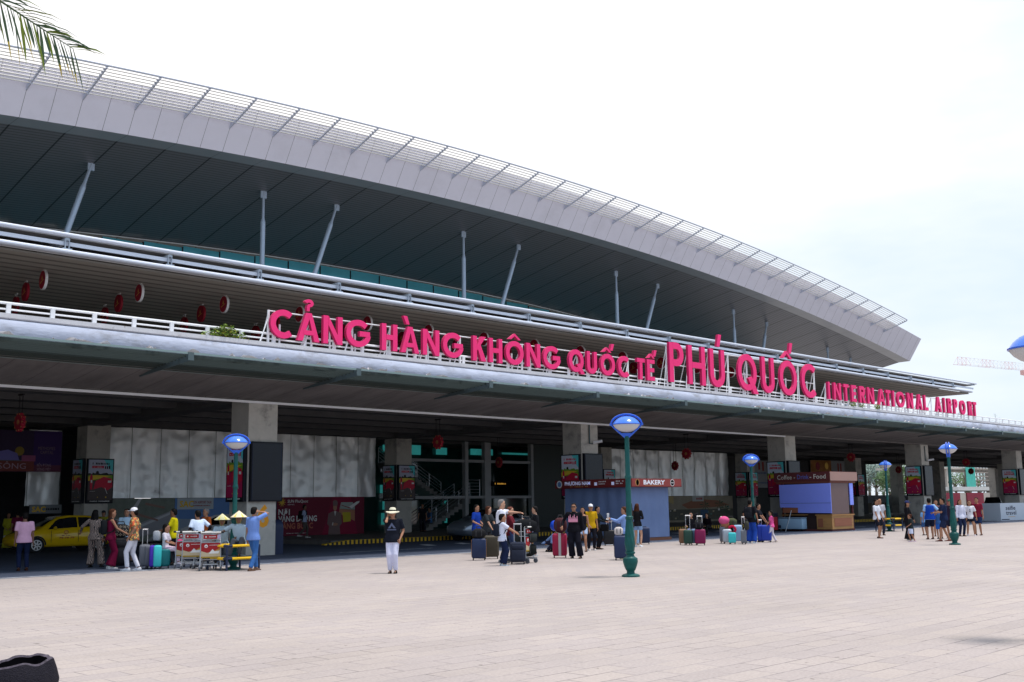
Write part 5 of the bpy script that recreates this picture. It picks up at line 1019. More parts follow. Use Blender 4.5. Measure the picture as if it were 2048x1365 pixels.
ball = thing('blue_helmet', 'shiny blue helmet behind the black and red backpack', 'helmet', tuple(gp(1110, 1112)+Vector((0, 0, 0.85)))); mb = MB(); mb.ell((0, 0, 0.12), (0.15, 0.15, 0.17), 14, 10); mb.build('shell', mat('blue_gloss', (0.01, 0.06, 0.5), 0.25), ball, world=False)
tag(ball.children[0]); 
sc(1219, 1092, 0.44, 0.28, 0.56, BKH, 'black suitcase with its handle up in front of the blue cloth kiosk', handle=0.42)
sc(1243, 1121, 0.42, 0.28, 0.66, NVH, 'navy suitcase behind the nearest lamp beside the woman taking a photo', ribs=False)
p = gp(1239, 1121); bag((p.x, p.y, 0.72), face(p, 0)+math.pi, (0.26, 0.14, 0.26), cloth(0.55, 0.50, 0.48), 'cream tote bag on the navy suitcase behind the nearest lamp', 'tote_bag', 'bag')
sc(1272, 1091, 0.26, 0.3, 0.62, LBH, 'light blue suitcase at the bare legs of the woman by the kiosk')
sc(1289, 1089, 0.46, 0.3, 0.62, NVH, 'dark blue suitcase right of the light blue one by the kiosk')
sc(1367, 1090, 0.34, 0.3, 0.56, TANH, 'tan and brown suitcase, leftmost of the four by the masked woman')
sc(1377, 1091, 0.36, 0.3, 0.54, mat('bottle_green_shell', (0.02, 0.06, 0.045), 0.4), 'bottle green suitcase beside the tan one, handle up', handle=0.55)
sc(1387, 1090, 0.40, 0.3, 0.54, mat('steel_blue_shell', (0.07, 0.14, 0.22), 0.4), 'steel blue suitcase between the green and wine red ones')
sc(1401, 1091, 0.42, 0.3, 0.56, mat('wine_shell', (0.20, 0.01, 0.07), 0.4), 'wine red suitcase with its handle up at the right of the four', handle=0.50)
p = gp(1398, 1091); bag((p.x, p.y, 0.62), face(p, 0)+math.pi, (0.40, 0.28, 0.28), cloth(0.012, 0.012, 0.015), 'black soft bag on the wine red suitcase')
sc(1446, 1087, 0.24, 0.3, 0.60, GYH, 'dark grey suitcase with handle up at the left of the luggage row', handle=0.40)
sc(1455, 1088, 0.36, 0.3, 0.52, SVH, 'silver suitcase carrying a red ring-shaped pillow')
sc(1465, 1089, 0.30, 0.22, 0.40, CYH, 'small turquoise suitcase in front of the luggage row')
sc(1477, 1086, 0.36, 0.3, 0.66, LBH, 'tall pale blue suitcase in the middle of the luggage row')
sc(1488, 1089, 0.22, 0.3, 0.50, GYH, 'slim dark grey suitcase with a tall handle holding a jacket', handle=0.50)
sc(1497, 1086, 0.24, 0.3, 0.62, mat('plum_shell', (0.12, 0.08, 0.17), 0.4), 'plum suitcase left of the blue trousers')
sc(1522, 1085, 0.26, 0.3, 0.64, RBH, 'left one of two royal blue suitcases beside the girl in pink', handle=0.2)
sc(1533, 1085, 0.44, 0.3, 0.64, RBH, 'right and wider one of two royal blue suitcases beside the girl in pink')
p = gp(1473, 1086); bag((p.x+0.1, p.y+0.3, 0.66), face(p, 0)+math.pi, (0.50, 0.3, 0.34), cloth(0.08, 0.09, 0.05), 'olive green duffel bag on top of the luggage row')
p = gp(1457, 1087); wr = thing('ring_pillow', 'red ring-shaped neck pillow on the silver suitcase', 'neck pillow', (p.x, p.y-0.2, 0.42), face(p, 0)); mb = MB(); mb.tube([(0.13*math.cos(2*math.pi*k_/16), 0, 0.13*math.sin(2*math.pi*k_/16)+0.13) for k_ in range(17)], 0.05, n=8); mb.build('cushion', cloth(0.5, 0.02, 0.06), wr, world=False)
p = gp(1488, 1089); bag((p.x, p.y-0.16, 0.55), face(p, 60)+math.pi, (0.24, 0.16, 0.36), cloth(0.05, 0.05, 0.04), 'dark jacket bundle hanging on the slim suitcase handle', 'folded_jacket', 'jacket')
# ------------------------------------------------------------------ luggage trolleys
def trolley(x, y, rot, label):
    root = thing('luggage_trolley', label, 'luggage trolley', (x, y, 0), rot, 'airport luggage trolleys')
    mb = MB()
    for s_ in (-1, 1): mb.tube([(s_*0.27, 0.0, 0.14), (s_*0.25, 0.04, 1.02)], 0.018, n=8)
    for z in (0.30, 0.76, 0.83, 0.99): mb.tube([(-0.26, 0.02, z), (0.26, 0.02, z)], 0.013, n=6)
    mb.build('frame', GALV, root, world=False)
    mb = MB(); mb.bbox((0, -0.02, 1.03), (0.56, 0.10, 0.035), 0.015); mb.build('handle', mat('tray_white', (0.7, 0.7, 0.68), 0.4), root, world=False)
    for s_ in (-1, 1):
        mb = MB(); mb.tube([(s_*0.27, -0.05, 1.035), (s_*0.34, -0.05, 1.03)], 0.03, n=8); mb.build('brake_grip', RUBBER, root, world=False)
    P = Panel((0.25, -0.0, 0), (-1, 0, 0), (0, 0, 1)); P.n = Vector((0, -1, 0)); P.o = Vector((-0.25, 0, 0)); P.u = Vector((1, 0, 0)); W = 0.5
    RD = mat('cart_red', (0.34, 0.015, 0.02), 0.5); CR = mat('cart_cream', (0.50, 0.42, 0.28), 0.5); OR_ = mat('cart_orange', (0.5, 0.20, 0.03), 0.5)
    P.rect(RD, 0, 0.34, W, 0.74); P.poly(OR_, [(0, 0.48), (0.2, 0.44), (W, 0.62), (W, 0.50), (W, 0.34), (0, 0.34)], 1); P.poly(CR, [(0, 0.53), (0.16, 0.48), (0.34, 0.52), (W, 0.56), (W, 0.38), (0, 0.38)], 2); P.disc(BW, 0.13, 0.66, 0.045, 2); P.disc(RD, 0.13, 0.65, 0.018, 3); P.bars(BW, 0.22, 0.68, 0.24, 0.016, 10, 2)
    P.poly(BW, [(0.20, 0.46), (0.30, 0.58), (0.36, 0.52), (0.49, 0.53), (0.46, 0.46)], 3); P.rect(mat('cart_field', (0.32, 0.22, 0.03), 0.5), 0, 0.34, W, 0.375, 3)
    P.rect(RD, 0.05, 0.855, 0.42, 0.965, 1); P.bars(BW, 0.20, 0.90, 0.18, 0.025, 6, 2); P.disc(BW, 0.12, 0.91, 0.022, 2); P.rect(mat('cart_pale', (0.45, 0.40, 0.62), 0.5), 0.43, 0.85, 0.50, 0.97, 1)
    P.mb.build('advert_board', None, root, world=False, smooth=False)
    mb = MB(); mb.box(-0.255, 0.012, 0.34, 0.255, 0.022, 0.74); mb.box(-0.22, 0.012, 0.85, 0.255, 0.022, 0.97); mb.build('board_back', CHROME, root, world=False, smooth=False)
    mb = MB(); 
    for s_ in (-1, 1): mb.bar((s_*0.27, -0.12, 0.13), (s_*0.14, 0.78, 0.16), 0.03, 0.05); mb.bar((s_*0.27, 0.02, 0.30), (s_*0.2, 0.5, 0.14), 0.025, 0.035)
    for y_ in (0.15, 0.3, 0.45, 0.6): mb.bar((-0.22+y_*0.1, y_, 0.16), (0.22-y_*0.1, y_, 0.16), 0.025, 0.02)
    mb.build('platform', GALV, root, world=False, smooth=False)
    for wx, wy in ((-0.28, -0.06), (0.28, -0.06), (-0.13, 0.74), (0.13, 0.74)):
        mb = MB(); mb.tube([(wx-0.02, wy, 0.065), (wx+0.02, wy, 0.065)], 0.065, n=12); mb.bar((wx, wy, 0.07), (wx, wy, 0.15), 0.055, 0.03); mb.build('wheel', mat('wheel_grey', (0.10, 0.11, 0.13), 0.6), root, world=False)
    mb = MB(); mb.box(-0.22, 0.05, 0.76, 0.22, 0.22, 0.775)
    for s_ in (-1, 1): mb.tube([(s_*0.22, 0.22, 0.77), (s_*0.22, 0.22, 0.90), (s_*0.22, 0.04, 0.90)], 0.008, n=5)
    mb.build('basket', GALV, root, world=False, smooth=False)
for x_, y_, rel, lb in ((370, 1137, 8, 'trolley at the far left of the stacked pair, mostly hidden by the next one'), (383, 1139, 8, 'left front trolley with red advert boards beside the man in yellow'), (407, 1138, 4, 'trolley between the two front ones, only its left side showing'), (420, 1142, 2, 'right front trolley with red advert boards before the men in conical hats')):
    p = gp(x_, y_); trolley(p.x, p.y, face(p, rel)+math.pi, lb)
p = gp(1062, 1127); tr = trolley(p.x, p.y+0.05, face(p, -65)+math.pi, 'trolley loaded with black bags pushed by the boy in white')
for z_, sz, lb, m_ in ((0.18, (0.62, 0.42, 0.40), 'lowest black duffel bag on the loaded trolley', cloth(0.015, 0.017, 0.017)), (0.55, (0.66, 0.44, 0.34), 'middle dark grey duffel bag on the loaded trolley', cloth(0.03, 0.035, 0.035)), (0.87, (0.66, 0.42, 0.38), 'topmost bulging black duffel bag on the loaded trolley', cloth(0.013, 0.014, 0.016))):
    bag((p.x+0.05, p.y+0.25, z_), face(p, 0)+math.pi, sz, m_, lb, seed=int(z_*10))
# ------------------------------------------------------------------ dark bag in the near left corner
root = thing('open_bag', 'open black knitted bag with a patterned rim at the bottom left corner', 'bag', (4.05, 10.6, -0.06), R(20)); 
KN = mat('knit_black', (0.010, 0.009, 0.016), 0.8, var=0.5, scale=40, bump=0.6, bscale=80); mb = MB(); n = 56
def bring(rx, ry, z, tilt=0, wob=0.0, sd_=0): return [(rx*math.cos(2*math.pi*k_/n)*(1+wob*noise.noise(Vector((k_*0.3, z*4, sd_)))), ry*math.sin(2*math.pi*k_/n)*(1+wob*noise.noise(Vector((k_*0.3+9, z*4, sd_)))), z+tilt*math.cos(2*math.pi*k_/n)+0.04*noise.noise(Vector((k_*0.22, 3, z*2)))) for k_ in range(n)]
mb.loft([bring(0.28, 0.2, 0), bring(0.36, 0.26, 0.06, 0, 0.1), bring(0.37, 0.27, 0.18, 0, 0.15), bring(0.34, 0.25, 0.27, 0.01, 0.12), bring(0.30, 0.225, 0.345, 0.015, 0.10)], caps=False); mb.build('body', KN, root, world=False, ang=80)
mb = MB(); mb.loft([bring(0.30, 0.225, 0.345, 0.015, 0.10), bring(0.285, 0.21, 0.360, 0.015, 0.08), bring(0.265, 0.195, 0.340, 0.015, 0.06)], caps=False); mb.build('rim', mat('knit_rim', (0.07, 0.06, 0.08), 0.8, var=0.9, scale=30), root, world=False, ang=80)
mb = MB(); mb.loft([bring(0.265, 0.195, 0.340, 0.015, 0.06), bring(0.25, 0.18, 0.2, 0), bring(0.1, 0.08, 0.05)], caps=False); mb.build('lining', MATTEB, root, world=False)
# ------------------------------------------------------------------ background seen through the right openings
def foliage_mat(nm, a): return mat(nm, a, 0.7, var=0.3, scale=0.8)
def tree(x, y, h, w_, label, mleaf, seed, n=900, group=None, trunk_h=0.35):
    rr = random.Random(seed); root = thing('tree', label, 'tree', (x, y, 0), 0, group); tb = MB(); tips = []
    tb.tube([(x, y, 0), (x+0.05*w_, y, h*trunk_h), (x, y, h*0.7)], [w_*0.05, w_*0.035, w_*0.015], n=8)
    for i in range(12):
        a = rr.uniform(0, 6.28); z0 = h*rr.uniform(0.25, 0.6); L_ = w_*rr.uniform(0.25, 0.5); e = (x+L_*math.cos(a), y+L_*math.sin(a), z0+h*rr.uniform(0.1, 0.38)); tb.tube([(x, y, z0), e], [w_*0.02, w_*0.006], n=5); tips.append((e, w_*rr.uniform(0.16, 0.26)))
    tips.append(((x, y, h*0.86), w_*0.2)); tb.build('trunk', mat('bark', (0.10, 0.08, 0.06), 0.9), root)
    cb = MB(); s_ = w_*0.035
    for i in range(n):
        c, r_ = rr.choice(tips); v = Vector((rr.gauss(0, 1), rr.gauss(0, 1), rr.gauss(0, 1))).normalized()*r_*rr.random()**0.4; q = Vector(c)+v*Vector((1, 1, 0.75)).length/1.6
        a = Vector((rr.gauss(0, 1), rr.gauss(0, 1), rr.gauss(0, 1))).normalized(); b_ = a.orthogonal().normalized(); cb.add([q, q+(a+b_*0.5)*s_, q+a*2*s_, q+(a-b_*0.5)*s_], [(0, 1, 2, 3)])
    cb.build('crown', mleaf, root, smooth=False); return root
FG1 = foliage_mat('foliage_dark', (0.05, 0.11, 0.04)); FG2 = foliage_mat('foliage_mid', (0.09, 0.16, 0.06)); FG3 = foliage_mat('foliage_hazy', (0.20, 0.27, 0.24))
tl_ = ['hazy grey-green tree, %s in the gap right of the coffee kiosk' % s for s in ('leftmost', 'second', 'third', 'rightmost')]
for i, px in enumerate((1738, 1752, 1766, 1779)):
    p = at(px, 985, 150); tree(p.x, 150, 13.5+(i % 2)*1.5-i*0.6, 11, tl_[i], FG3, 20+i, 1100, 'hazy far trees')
for i, (px, Y, h_) in enumerate(((1787, 86, 7.4), (1797, 84, 9.0), (1806, 88, 8.6))):
    p = at(px, 985, Y); tree(p.x, Y, h_*0.92, 6.0, '%s bushy dark green tree seen between the far lamp and the column' % ('left', 'middle', 'right')[i], FG1 if i != 1 else FG2, 40+i, 1200, 'green trees in the right opening')
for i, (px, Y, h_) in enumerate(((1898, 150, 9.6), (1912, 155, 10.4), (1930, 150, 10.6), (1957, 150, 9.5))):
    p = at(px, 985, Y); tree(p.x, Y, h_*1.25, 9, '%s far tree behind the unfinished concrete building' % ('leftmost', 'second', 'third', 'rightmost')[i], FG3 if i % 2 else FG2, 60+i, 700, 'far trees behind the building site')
def palm(x, y, h, label, n=13, L_=2.2, seed=1, mleaf=FG1):
    rr = random.Random(seed); root = thing('palm_tree', label, 'palm tree', (x, y, 0)); tb = MB(); tb.tube([(x, y, 0), (x+0.1, y, h*0.5), (x, y, h)], [0.2, 0.15, 0.12], n=8); tb.build('trunk', mat('bark', (0.10, 0.08, 0.06), 0.9), root); cb = MB()
    for i in range(n):
        a = 6.283*i/n+rr.uniform(-0.2, 0.2); el = rr.uniform(0.1, 1.1); pts = []; 
        for k_ in range(8):
            t_ = k_/7; rr_ = L_*t_*math.cos(el*0.6); pts.append(Vector((x+rr_*math.cos(a), y+rr_*math.sin(a), h+L_*t_*math.sin(el)-1.5*L_*0.6*t_*t_)))
        for k_ in range(7):
            for f_ in (0.0, 0.33, 0.66):
                q = pts[k_].lerp(pts[k_+1], f_); d = (pts[k_+1]-pts[k_]).normalized(); s_ = d.cross(Vector((0, 0, 1))).normalized()
                for sg in (-1, 1):
                    e = q+(s_*sg*0.9+d*0.5+Vector((0, 0, -0.55))).normalized()*L_*0.30; cb.add([q-d*0.03, q+d*0.03, e], [(0, 1, 2)])
    cb.build('fronds', mleaf, root, smooth=False); return root
p = at(1806, 960, 62); palm(p.x-0.4, 62, 5.3, 'slim palm tree seen left of the column in the right opening', 13, 2.0, 3)
# hoarding with a printed picture, between the lamp and the column
p0, p1 = at(1727, 992, 58.5), at(1818, 990, 58.5)
root = thing('site_hoarding', 'grey printed hoarding wall below the trees right of the coffee kiosk', 'hoarding', (p0.x, 58.5, 0)); mb = MB(); mb.box(p0.x-2, 58.5, 0, p1.x+10, 58.6, 2.15); mb.build('backing', mat('hoard_grey', (0.22, 0.24, 0.27), 0.7, var=0.2, scale=1), root, smooth=False)
P = Panel((p0.x-2, 58.5, 0), (1, 0, 0), (0, 0, 1)); PB = mat('hoard_brown', (0.13, 0.11, 0.09), 0.7, var=0.4, scale=2); P.rect(PB, 1.2, 0.2, 8, 1.3, 0); P.rect(mat('hoard_dark', (0.07, 0.07, 0.075), 0.7, var=0.3, scale=2), 10.5, 0.2, 15, 2.0, 0); P.disc(G2, 4.5, 0.7, 0.8, 1); P.disc(PB, 4.5, 0.7, 0.72, 2); P.disc(G1, 12, 1.4, 0.35, 1, ry=0.5); P.disc(G1, 13.2, 1.2, 0.3, 1, ry=0.6); P.mb.build('print', None, root, smooth=False)
# unfinished concrete building with scaffolding and green net
YB = 112; q = lambda x, y: at(x, y, YB); a0, a1 = q(1884, 985), q(2000, 985); zt = q(1940, 932).z; zs = q(1940, 979).z
ub = thing('unfinished_building', 'unfinished concrete building with scaffolding and green netting in the right opening', 'building site', (a0.x, YB, 0)); CL = mat('pale_concrete', (0.42, 0.38, 0.34), 0.85, var=0.1)
mb = MB(); mb.box(a0.x-5, YB, zt*0.90, a1.x+30, YB+14, zt*0.95); mb.build('roof_slab', CL, ub, smooth=False)
mb = MB(); mb.box(a0.x-5, YB-6, zs*0.9, a1.x+30, YB+14, zs*1.12); mb.build('floor_slab', mat('slab_light', (0.50, 0.50, 0.50), 0.8), ub, smooth=False)
for i in range(6):
    x = a0.x+4+i*13; mb = MB(); mb.box(x, YB+0.3, 0, x+1.1, YB+1.4, zt*0.895); mb.build('pillar', CL, ub, smooth=False)
SCF = mat('scaffold_steel', (0.25, 0.22, 0.20), 0.7); mb = MB(); sa, sb = q(1950, 960), q(2000, 960)
for i in range(9):
    x = sa.x+(sb.x-sa.x)*i/8; mb.tube([(x, YB-0.5, 0), (x, YB-0.5, zt*1.04)], 0.13, n=5)
for i in range(7):
    z = zs*1.1+(zt*1.02-zs*1.1)*i/6; mb.tube([(sa.x-1, YB-0.5, z), (sb.x+20, YB-0.5, z)], 0.12, n=5)
mb.build('scaffolding', SCF, ub)
mb = MB(); na, nb = q(1926, 960), q(1944, 960); mb.box(na.x, YB-0.9, zs*1.13, nb.x, YB-0.8, zt*1.03); mb.build('safety_net', mat('green_net', (0.06, 0.38, 0.32), 0.7, var=0.2, scale=1), ub, smooth=False)
mb = MB(); na, nb = q(1884, 960), q(1922, 960); mb.box(na.x-6, YB+3, zt*0.955, nb.x, YB+3.1, zt*1.05); mb.build('safety_net', mat('pale_green_net', (0.18, 0.50, 0.48), 0.7, var=0.2, scale=1), ub, smooth=False)
r0_ = at(1886, 1000, 90); r1_ = at(1968, 1000, 90); 
root = thing('red_site_fence', 'dark red printed fence below the unfinished building', 'fence', (r0_.x, 90, 0)); mb = MB(); zz = at(1930, 986, 90).z; mb.box(r0_.x-4, 90, 0, at(1921, 1000, 90).x, 90.2, zz); mb.box(at(1935, 1000, 90).x, 90, 0, r1_.x, 90.2, zz); mb.build('panel', mat('fence_red', (0.20, 0.015, 0.035), 0.6, var=0.1), root, smooth=False)
mb = MB(); mb.box(at(1921, 1000, 90).x+0.05, 90.25, 0, at(1935, 1000, 90).x-0.05, 90.4, zz); mb.box(r1_.x+0.05, 90.25, 0, r1_.x+30, 90.4, zz); mb.build('wall', CL, root, smooth=False)
root = thing('roundabout_board', 'yellow road barrier by the group under the far opening', 'barrier', tuple(gp(1966, 1024))); mb = MB(); pp = gp(1966, 1024); mb.box(pp.x, pp.y, 0.0, pp.x+1.2, pp.y+0.2, 0.5); mb.build('panel', YEL, root, smooth=False)
# tower crane far away, mast beyond the right edge
YC = 95; j0, j1 = at(1912, 729, YC), at(2048, 741, YC); dz = (j1.z-j0.z)/(j1.x-j0.x); XM = j1.x+14
root = thing('tower_crane', 'thin red and white tower crane jib above the canopy at the right edge', 'crane', (XM, YC, 0)); CRR = mat('crane_red', (0.70, 0.42, 0.40), 0.6); CRW = mat('crane_white', (0.80, 0.78, 0.78), 0.6)
fz_ = lambda x: j0.z+dz*(x-j0.x); mb = MB(); xq = j0.x; i = 0
while xq < XM:
    mb.use(CRR if (i//3) % 2 == 0 else CRW); xn = xq+2.2; hh = 1.7
    for yo in (-0.6, 0.6): mb.tube([(xq, YC+yo, fz_(xq)), (xn, YC+yo, fz_(xn))], 0.045, n=4); mb.tube([(xq, YC+yo, fz_(xq)), ((xq+xn)/2, YC, fz_(xq)+hh)], 0.022, n=4); mb.tube([((xq+xn)/2, YC, fz_(xq)+hh), (xn, YC+yo, fz_(xn))], 0.022, n=4)
    mb.tube([((xq+xn)/2, YC, fz_(xq)+hh), ((xq+xn)/2+2.2, YC, fz_(xn)+hh)], 0.03, n=4); xq = xn; i += 1
mb.build('jib', None, root); mb = MB(); mb.box(XM-0.9, YC-0.9, 0, XM+0.9, YC+0.9, fz_(XM)+5); mb.build('mast', CRR, root, smooth=False); mb = MB(); mb.box(j1.x-1.5, YC-0.4, j1.z-1.2, j1.x+1, YC+0.4, j1.z-0.1); mb.build('trolley', CRR, root, smooth=False)
p = at(1992, 826, 75); tree(p.x, 75, p.z+1.1, 1.6, 'thin green treetop showing above the deck railing at the far right', FG2, 77, 260)
# ------------------------------------------------------------------ near palm, only one frond hangs into the picture
def fronds():
    D = 9.0
    def pt(x, y, d): v = ray(x, y); return Vector((0, 0, CAMH))+v*d
    tip = pt(146, 98, 8.6); base_ = pt(-330, -230, 8.2); mid = pt(0, 8, 8.5)
    top = Vector((base_.x, base_.y, base_.z)); root = thing('palm_tree', 'palm tree whose single frond hangs into the top left corner', 'palm tree', (top.x, top.y, 0))
    tb = MB(); tb.tube([(top.x, top.y, 0), (top.x+0.1, top.y, top.z*0.5), (top.x, top.y, top.z)], [0.26, 0.2, 0.16], n=12); tb.build('trunk', mat('palm_bark', (0.16, 0.12, 0.09), 0.9, var=0.3, scale=5), root)
    LM = [mat('palm_leaf', (0.20, 0.27, 0.035), 0.5, var=0.2, scale=3), mat('palm_leaf_dark', (0.07, 0.12, 0.06), 0.5), mat('palm_leaf_dry', (0.50, 0.38, 0.04), 0.6)]
    def frond(pts, seed, ln):
        rr = random.Random(seed); mb = MB(); n = 72
        def bz(t): a, b_, c = pts; return a*(1-t)**2+b_*2*t*(1-t)+c*t*t
        mb.use(LM[1]).tube([bz(i/20) for i in range(21)], [0.022-0.019*i/20 for i in range(21)], n=5)
        upv = Vector((0, 0, 1)); right = (pts[2]-pts[0]).cross(upv).normalized()
        for i in range(5, n+1):
            t = i/n; q = bz(t); d = (bz(min(1, t+0.02))-bz(t-0.02)).normalized(); L_ = ln*(1.0-0.55*t)*rr.uniform(0.6, 1.15)
            for sg in (-1, 1):
                side = right*sg*rr.uniform(0.10, 0.5)
                if sg > 0: dr = (d*0.95+upv*rr.uniform(0.30, 0.55)+side*0.6).normalized(); sag = 0.28
                else: dr = (d*rr.uniform(0.15, 0.5)-upv*rr.uniform(0.7, 1.0)+side*0.5).normalized(); sag = 0.14
                wv = dr.cross(upv if rr.random() < 0.5 else right).normalized()*0.009*rr.uniform(0.5, 1.5)
                P_ = [q, q+dr*L_*0.35-upv*L_*sag*0.08, q+dr*L_*0.7-upv*L_*sag*0.4, q+dr*L_-upv*L_*sag]
                cm = 1 if rr.random() < 0.45 else 0
                mb.use(LM[cm]).add([P_[0]-wv*0.4, P_[0]+wv*0.4, P_[1]-wv, P_[1]+wv, P_[2]-wv*0.8, P_[2]+wv*0.8], [(0, 1, 3, 2), (2, 3, 5, 4)])
                mb.use(LM[2] if (sg < 0 and rr.random() < 0.35) else LM[cm]).add([P_[2]-wv*0.8, P_[2]+wv*0.8, P_[3]], [(0, 1, 2)])
        mb.build('frond', None, root, smooth=False)
    frond([base_, pt(-100, -60, 8.3), tip], 3, 0.62)
    for i, az in enumerate((150, 200, 250, 300)):
        a = R(az); e = top+Vector((2.4*math.cos(a), 2.4*math.sin(a), -0.6)); frond([top, top+Vector((1.3*math.cos(a), 1.3*math.sin(a), 1.0)), e], 10+i, 0.5)
fronds()
# ------------------------------------------------------------------ people
SK = {'l': mat('skin_light', (0.50, 0.28, 0.19), 0.55), 'm': mat('skin_medium', (0.36, 0.18, 0.11), 0.55), 'd': mat('skin_deep', (0.20, 0.10, 0.065), 0.55)}
HB = mat('hair_black', (0.006, 0.005, 0.005), 0.6, spec=0.1); HBR = mat('hair_brown', (0.06, 0.020, 0.010), 0.6, spec=0.1); HG = mat('hair_grey', (0.16, 0.15, 0.15), 0.6)
def remesh(mb, vox):
    me = mb.mesh('tmp', SK['l']); o = bpy.data.objects.new('tmp', me); COL.objects.link(o)
    m = o.modifiers.new('r', 'REMESH'); m.mode = 'VOXEL'; m.voxel_size = vox; m.use_smooth_shade = True
    s_ = o.modifiers.new('s', 'SMOOTH'); s_.iterations = 3; s_.factor = 0.5
    dg = bpy.context.evaluated_depsgraph_get(); e = o.evaluated_get(dg); nm = bpy.data.meshes.new_from_object(e)
    bpy.data.objects.remove(o); bpy.data.meshes.remove(me); nm.materials.clear(); nm.polygons.foreach_set('use_smooth', [True]*len(nm.polygons)); return nm
def ik(a, t, l1, l2, pole):
    a, t = Vector(a), Vector(t); d = t-a; L_ = min(d.length, (l1+l2)*0.999); dn = d.normalized(); t = a+dn*L_
    x = (l1*l1-l2*l2+L_*L_)/(2*L_); h = math.sqrt(max(0, l1*l1-x*x)); p = Vector(pole); p = p-dn*p.dot(dn)
    p = p.normalized() if p.length > 1e-4 else dn.orthogonal().normalized(); return a+dn*x+p*h, t
def person(px, label, H=1.68, rel=0, hands=None, feet=None, lean=(0, 0), hip=None, top=('t', (0.5, 0.5, 0.5)), bottom=('trousers', (0.03, 0.03, 0.05)), shoes=(0.02, 0.02, 0.02), hair='short', hairm=None, skin='m', hat=None, hatc=(0.7, 0.7, 0.7), glasses=False, pos=None, z0=0.0, pack=None, group=None, female=False, child=False, headturn=0, print_=None, beard=False, sleeve2=None, build=1.0, vest=None):
    p = Vector(pos) if pos else gp(*px, z0); s = H/1.70; root = thing('person', label, 'person', (p.x, p.y, z0), face(p, rel), group)
    V = lambda x, y, z: Vector((x*s, y*s, z*s)); hs = 1.18 if child else 1.0
    hz = (hip if hip else 0.90); W = 0.90*build if female else 1.0*build
    lx, ly = lean                                                    # shift of the shoulders sideways / forward
    def T(x, y, z): # torso point: z above the hip
        f_ = z/0.50; return V(x+lx*f_, y+ly*f_, hz+z*math.sqrt(max(0.15, 1-(lx*lx+ly*ly)/0.25)))
    sh = [T(sx_*0.175*W, 0, 0.48) for sx_ in (-1, 1)]; hp = [V(sx_*0.088, 0, hz-0.02) for sx_ in (-1, 1)]
    hands = hands or ((-0.25, 0.02, 0.78), (0.25, 0.02, 0.78)); feet = feet or ((-0.11, 0.0, 0), (0.11, 0.03, 0))
    arms = []; legs = []
    for i in (0, 1):
        sg = (-1, 1)[i]; h_ = hands[i]; pole = h_[3] if len(h_) > 3 else (sg*0.5, -0.7, -0.35)
        arms.append((sh[i],)+ik(sh[i], V(*h_[:3]), 0.29*s, 0.26*s, pole))
        f_ = feet[i]; kp = f_[3] if len(f_) > 3 else (0.05*sg, 1, 0.1)
        legs.append((hp[i],)+ik(hp[i], V(f_[0], f_[1], f_[2]+0.075), 0.42*s, 0.42*s, kp))
    def ring(c, a, b, n=12, tilt=0.0): return [c+Vector((a*s*math.cos(2*math.pi*k_/n), b*s*math.sin(2*math.pi*k_/n), 0)) for k_ in range(n)]
    def torso(mb, g, z_lo=-0.06, z_hi=0.52, flare=0.0, fem=female):
        pr = [(-0.10, .150, .105), (0.0, .165, .115), (0.12, .135 if fem else .150, .095 if fem else .110), (0.30, .150 if fem else .168, .115), (0.42, .168, .108), (0.48, .155, .085), (0.52, .075, .065)]
        out_ = []
        zz = sorted(set([z_lo, z_hi]+[q[0] for q in pr if z_lo < q[0] < z_hi]))
        for z in zz:
            zc_ = min(max(z, pr[0][0]), pr[-1][0])
            for a, b in zip(pr, pr[1:]):
                if a[0] <= zc_ <= b[0]:
                    f_ = (zc_-a[0])/(b[0]-a[0]); w_ = a[1]+(b[1]-a[1])*f_; d_ = a[2]+(b[2]-a[2])*f_; break
            fl = flare*max(0, (0.10-z)); out_.append(ring(T(0, 0, z), w_*W+g+fl, d_*build+g+fl*0.7))
        mb.loft(out_)
    hc = T(0, 0.015, 0.52)+V(0, 0.01, 0.145)                          # head centre
    ht = Matrix.Rotation(R(headturn), 3, 'Z'); HH_ = lambda x, y, z: hc+ht @ Vector((x*s*hs, y*s*hs, z*s*hs))
    # --- body
    mb = MB(); torso(mb, -0.006, -0.08)
    mb.tube([T(0, 0, 0.48), T(0, 0.01, 0.56), hc-V(0, 0, 0.05)], [0.062*s, 0.052*s, 0.055*s], n=10)
    hr = [(-0.125, .030, .035, .03), (-0.11, .048, .055, .022), (-0.07, .064, .075, .010), (-0.02, .073, .088, .0), (0.04, .076, .095, -.004), (0.085, .066, .082, -.006), (0.115, .035, .045, -.006)]
    mb.loft([[HH_(a*math.cos(2*math.pi*k_/12), dy_+b*math.sin(2*math.pi*k_/12), z) for k_ in range(12)] for z, a, b, dy_ in hr])
    mb.loft([[HH_(a*x_, 0.078+dy_, z) for x_, dy_ in ((-1, 0), (1, 0), (0, b))] for z, a, b in ((0.02, .006, .010), (-0.025, .016, .034), (-0.04, .010, .012))])
    for sg in (-1, 1): mb.ell(HH_(sg*0.077, -0.005, -0.012), (0.012*s, 0.02*s, 0.032*s), 6, 5)
    for i in (0, 1):
        a, e, w_ = arms[i]; k_ = 0.9 if female else 1.0; mb.tube([a, a.lerp(e, 0.5), e, e.lerp(w_, 0.4), w_], [(q*k_*s*build**0.5) for q in (0.052, 0.045, 0.038, 0.036, 0.025)], n=8)
        a, k2, f_ = legs[i]; mb.tube([a, a.lerp(k2, 0.5), k2, k2.lerp(f_, 0.35), f_], [(q*s) for q in (0.088, 0.074, 0.054, 0.055, 0.036)], n=8)
        fw_ = V(0, 1, 0) if True else 0; mb.tube([f_-V(0, 0.045, 0.03), f_+V(0, 0.05, -0.045), f_+V(0, 0.15, -0.055)], [0.034*s, 0.036*s, 0.02*s], n=6)
